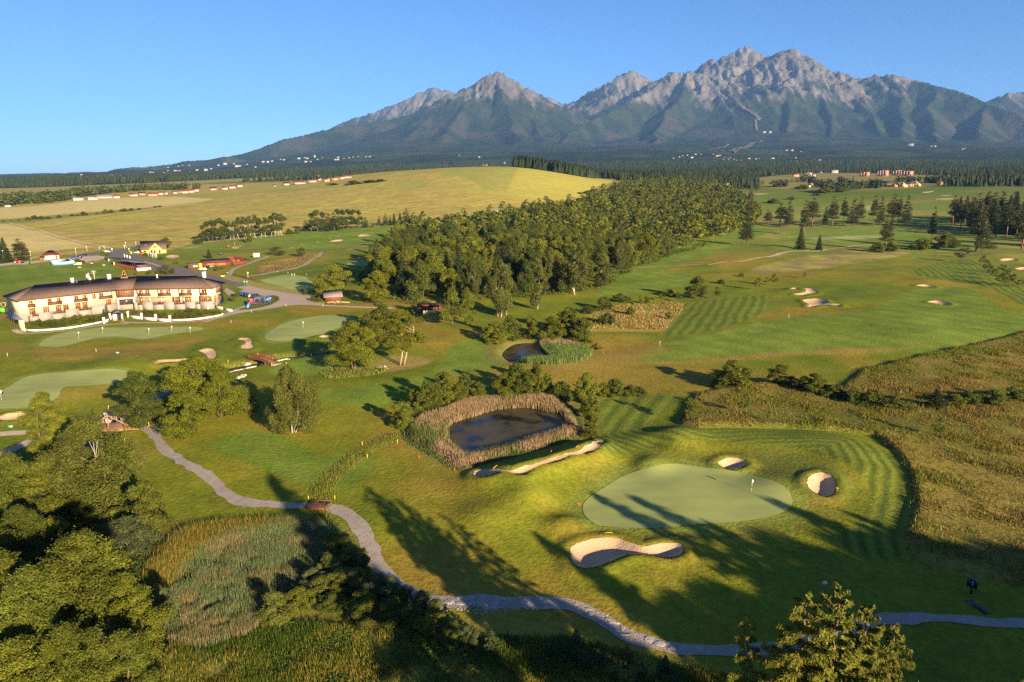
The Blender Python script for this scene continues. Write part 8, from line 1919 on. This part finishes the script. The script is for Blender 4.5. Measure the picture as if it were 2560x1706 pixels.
rowh('D',[(60,829,14),(100,820,16),(122,812,14),(150,812,18),(180,826,28,(mat("ochre_render",(.66,.50,.26),.85,.05),MDR,"ochre building in the town below the ski run")),(205,804,20),(240,804,12),(320,806,14),(345,816,26),(362,814,20),(330,844,12),(386,836,12),(402,843,16),(420,838,14),(440,844,14),(456,838,12),(470,842,16),(490,844,16),(506,842,12),(555,834,22),(600,834,18),(620,832,10),(640,805+30,8),(800,780,24),(836,780,26),(895,788,12),(860,827,20),(981,838,14),(1018,842,22),(866,849,14),(710,831,26),(430,826,10),(395,822,10)],"tiny white house of the town below the ski run",TV,MWF,MRT,True)
rowh('D',[(1610,752,50,(MWF,MWF,"large white sanatorium on the right forest slope")),(1745,752,16),(1770,752,18),(1950,774,14),(1965,768,10),(655,660,30,(MWF,MGREY,"cable car station at the middle of the ski run")),(690,664,30),(552,404,24,(MWF,MGREY,"mountain station at the foot of the peaks"))],"tiny white building on the right forest slope",TV,MWF,MWF,True)
HG="houses of the hamlet at the far end of the course"
def hamlet(v,px,by,wpx,hpx,label,wallm,roofm,rz=0.0,**kw):
 q=vp(v,[(px,by)])[0];b=hit([[q[0],q[1]]],T1)[0];P=np.array([b[0],b[1],float(T1(b[:1],b[1:2])[0])]);W_=px_size(P,wpx/VIEW[v][2]);H_=px_size(P,hpx/VIEW[v][2])
 return house(label,P,W_,W_*kw.pop('dr',.75),H_*.45,H_*.55,face(P)+rz,wallm,roofm,"log_house","house",HG,[(-W_*.25,H_*.1,W_*.16,H_*.22),(W_*.2,H_*.1,W_*.2,H_*.22)],W_*.05,**kw)
hamlet('g',335,346,130,72,"leftmost golden log house with a black roof",MLOG,MDR,.0)
hamlet('g',655,350,130,66,"golden log house with a long black roof and a hedge on its left",MLOG,MDR,-.15)
hamlet('g',1000,355,140,66,"dark roofed red log house half behind the dark tree belt",mat("red_logs",(.36,.10,.05),.8,.15),MDR,-.2)
hamlet('g',1540,368,115,72,"low log house at the right of the dark tree belt",MLOG,MDR,.3)
hamlet('g',1690,378,90,74,"narrow log house with a gable facing the fairway",MLOG,MDR,1.35)
hamlet('g',1830,378,110,82,"pale log house with a bright gable in the hamlet",mat("pale_logs",(.68,.47,.22),.8,.12),MDR,1.45,chim=True)
hamlet('g',1925,368,80,80,"log house with a steep roof behind the pale log house",MLOG,MDR,.6)
hamlet('g',2045,362,120,78,"log house with a wide white gable front",mat("pale_logs",(.68,.47,.22),.8,.12),MDR,1.5)
hamlet('f',362,240,90,88,"single orange log house by the forest at the right",MLOG,MDR,1.2,chim=True)
def block(v,px,by,wpx,hpx,label,wallm,n):
 q=vp(v,[(px,by)])[0];b=hit([[q[0],q[1]]],T1)[0];P=np.array([b[0],b[1],float(T1(b[:1],b[1:2])[0])]);W_=px_size(P,wpx/VIEW[v][2]);H_=px_size(P,hpx/VIEW[v][2])
 t_=empty("apartment_block",P,face(P)-.3,1,label,"apartment block",HG);m=MB();m.box(-W_/2,W_/2,0,W_*.6,-.5,H_*.9);m.build("wall",wallm,t_)
 for k in range(n):
  x=-W_/2+W_*(k+.5)/n
  m=MB();m.box(x-W_/n*.2,x+W_/n*.2,-.8,.4,H_*.15,H_*(.86+.12*(k%2)));m.build("bay",MWF if k%2 else wallm,t_)
  for z in(.15,.55):m=MB();m.box(x+W_/n*.24,x+W_/n*.46,-.12,.1,H_*z,H_*(z+.25));m.build("window",MGLASS,t_)
 m=MB();m.box(-W_/2-.4,W_/2+.4,-.4,W_*.6+.4,H_*.9,H_);m.build("roof",mat("salmon_roof",(.42,.15,.09),.8,.1),t_)
block('g',1170,204,115,60,"leftmost salmon pink apartment block of the hamlet",MPINK,3);block('g',1460,204,140,80,"salmon pink block with a white roof hut in the hamlet",MPINK,4);block('g',1695,186,110,66,"third salmon pink apartment block",MPINK,3);block('g',1850,192,150,62,"rightmost long salmon pink apartment block",MPINK,4)
block('g',255,190,85,42,"white flat building behind the hamlet's left trees",MWF,3);block('g',310,218,100,38,"white and red low building at the hamlet's left",MWF,3);block('E',1840,368,80,32,"long pinkish building at the wood's far end",MOR,4);block('E',2012,345,92,26,"long white building behind the wood's far end",MWF,4)
rowh('g',[(60,208,100,(MOR,MRT,"orange house with red roof at the hamlet's left edge")),(470,150,32,(MWF,MWF,"narrow white tower house at the forest edge")),(690,150,110,(MWF,MWF,"white stepped house at the forest edge")),(395,105,20,(MOR,MRT,"tiny orange house at the forest edge")),(780,352,90,(MWF,MGREY,"low white vehicle shed beside the long roofed log house"))],"",HG)
rowh('E',[(1915,368,45,(MWF,MRT,"small white house with red roof at the wood's far end")),(2085,332,22,(MWF,MWF,"small white house right of the long white building"))],"",HG)
tot=sum(len(m.loop_triangles)if False else sum(len(p.vertices)-2 for p in m.polygons)if len(m.polygons)<2000 else int(len(m.loops)-2*len(m.polygons))for m in bpy.data.meshes)
print("triangles",tot,"objects",len(bpy.data.objects))
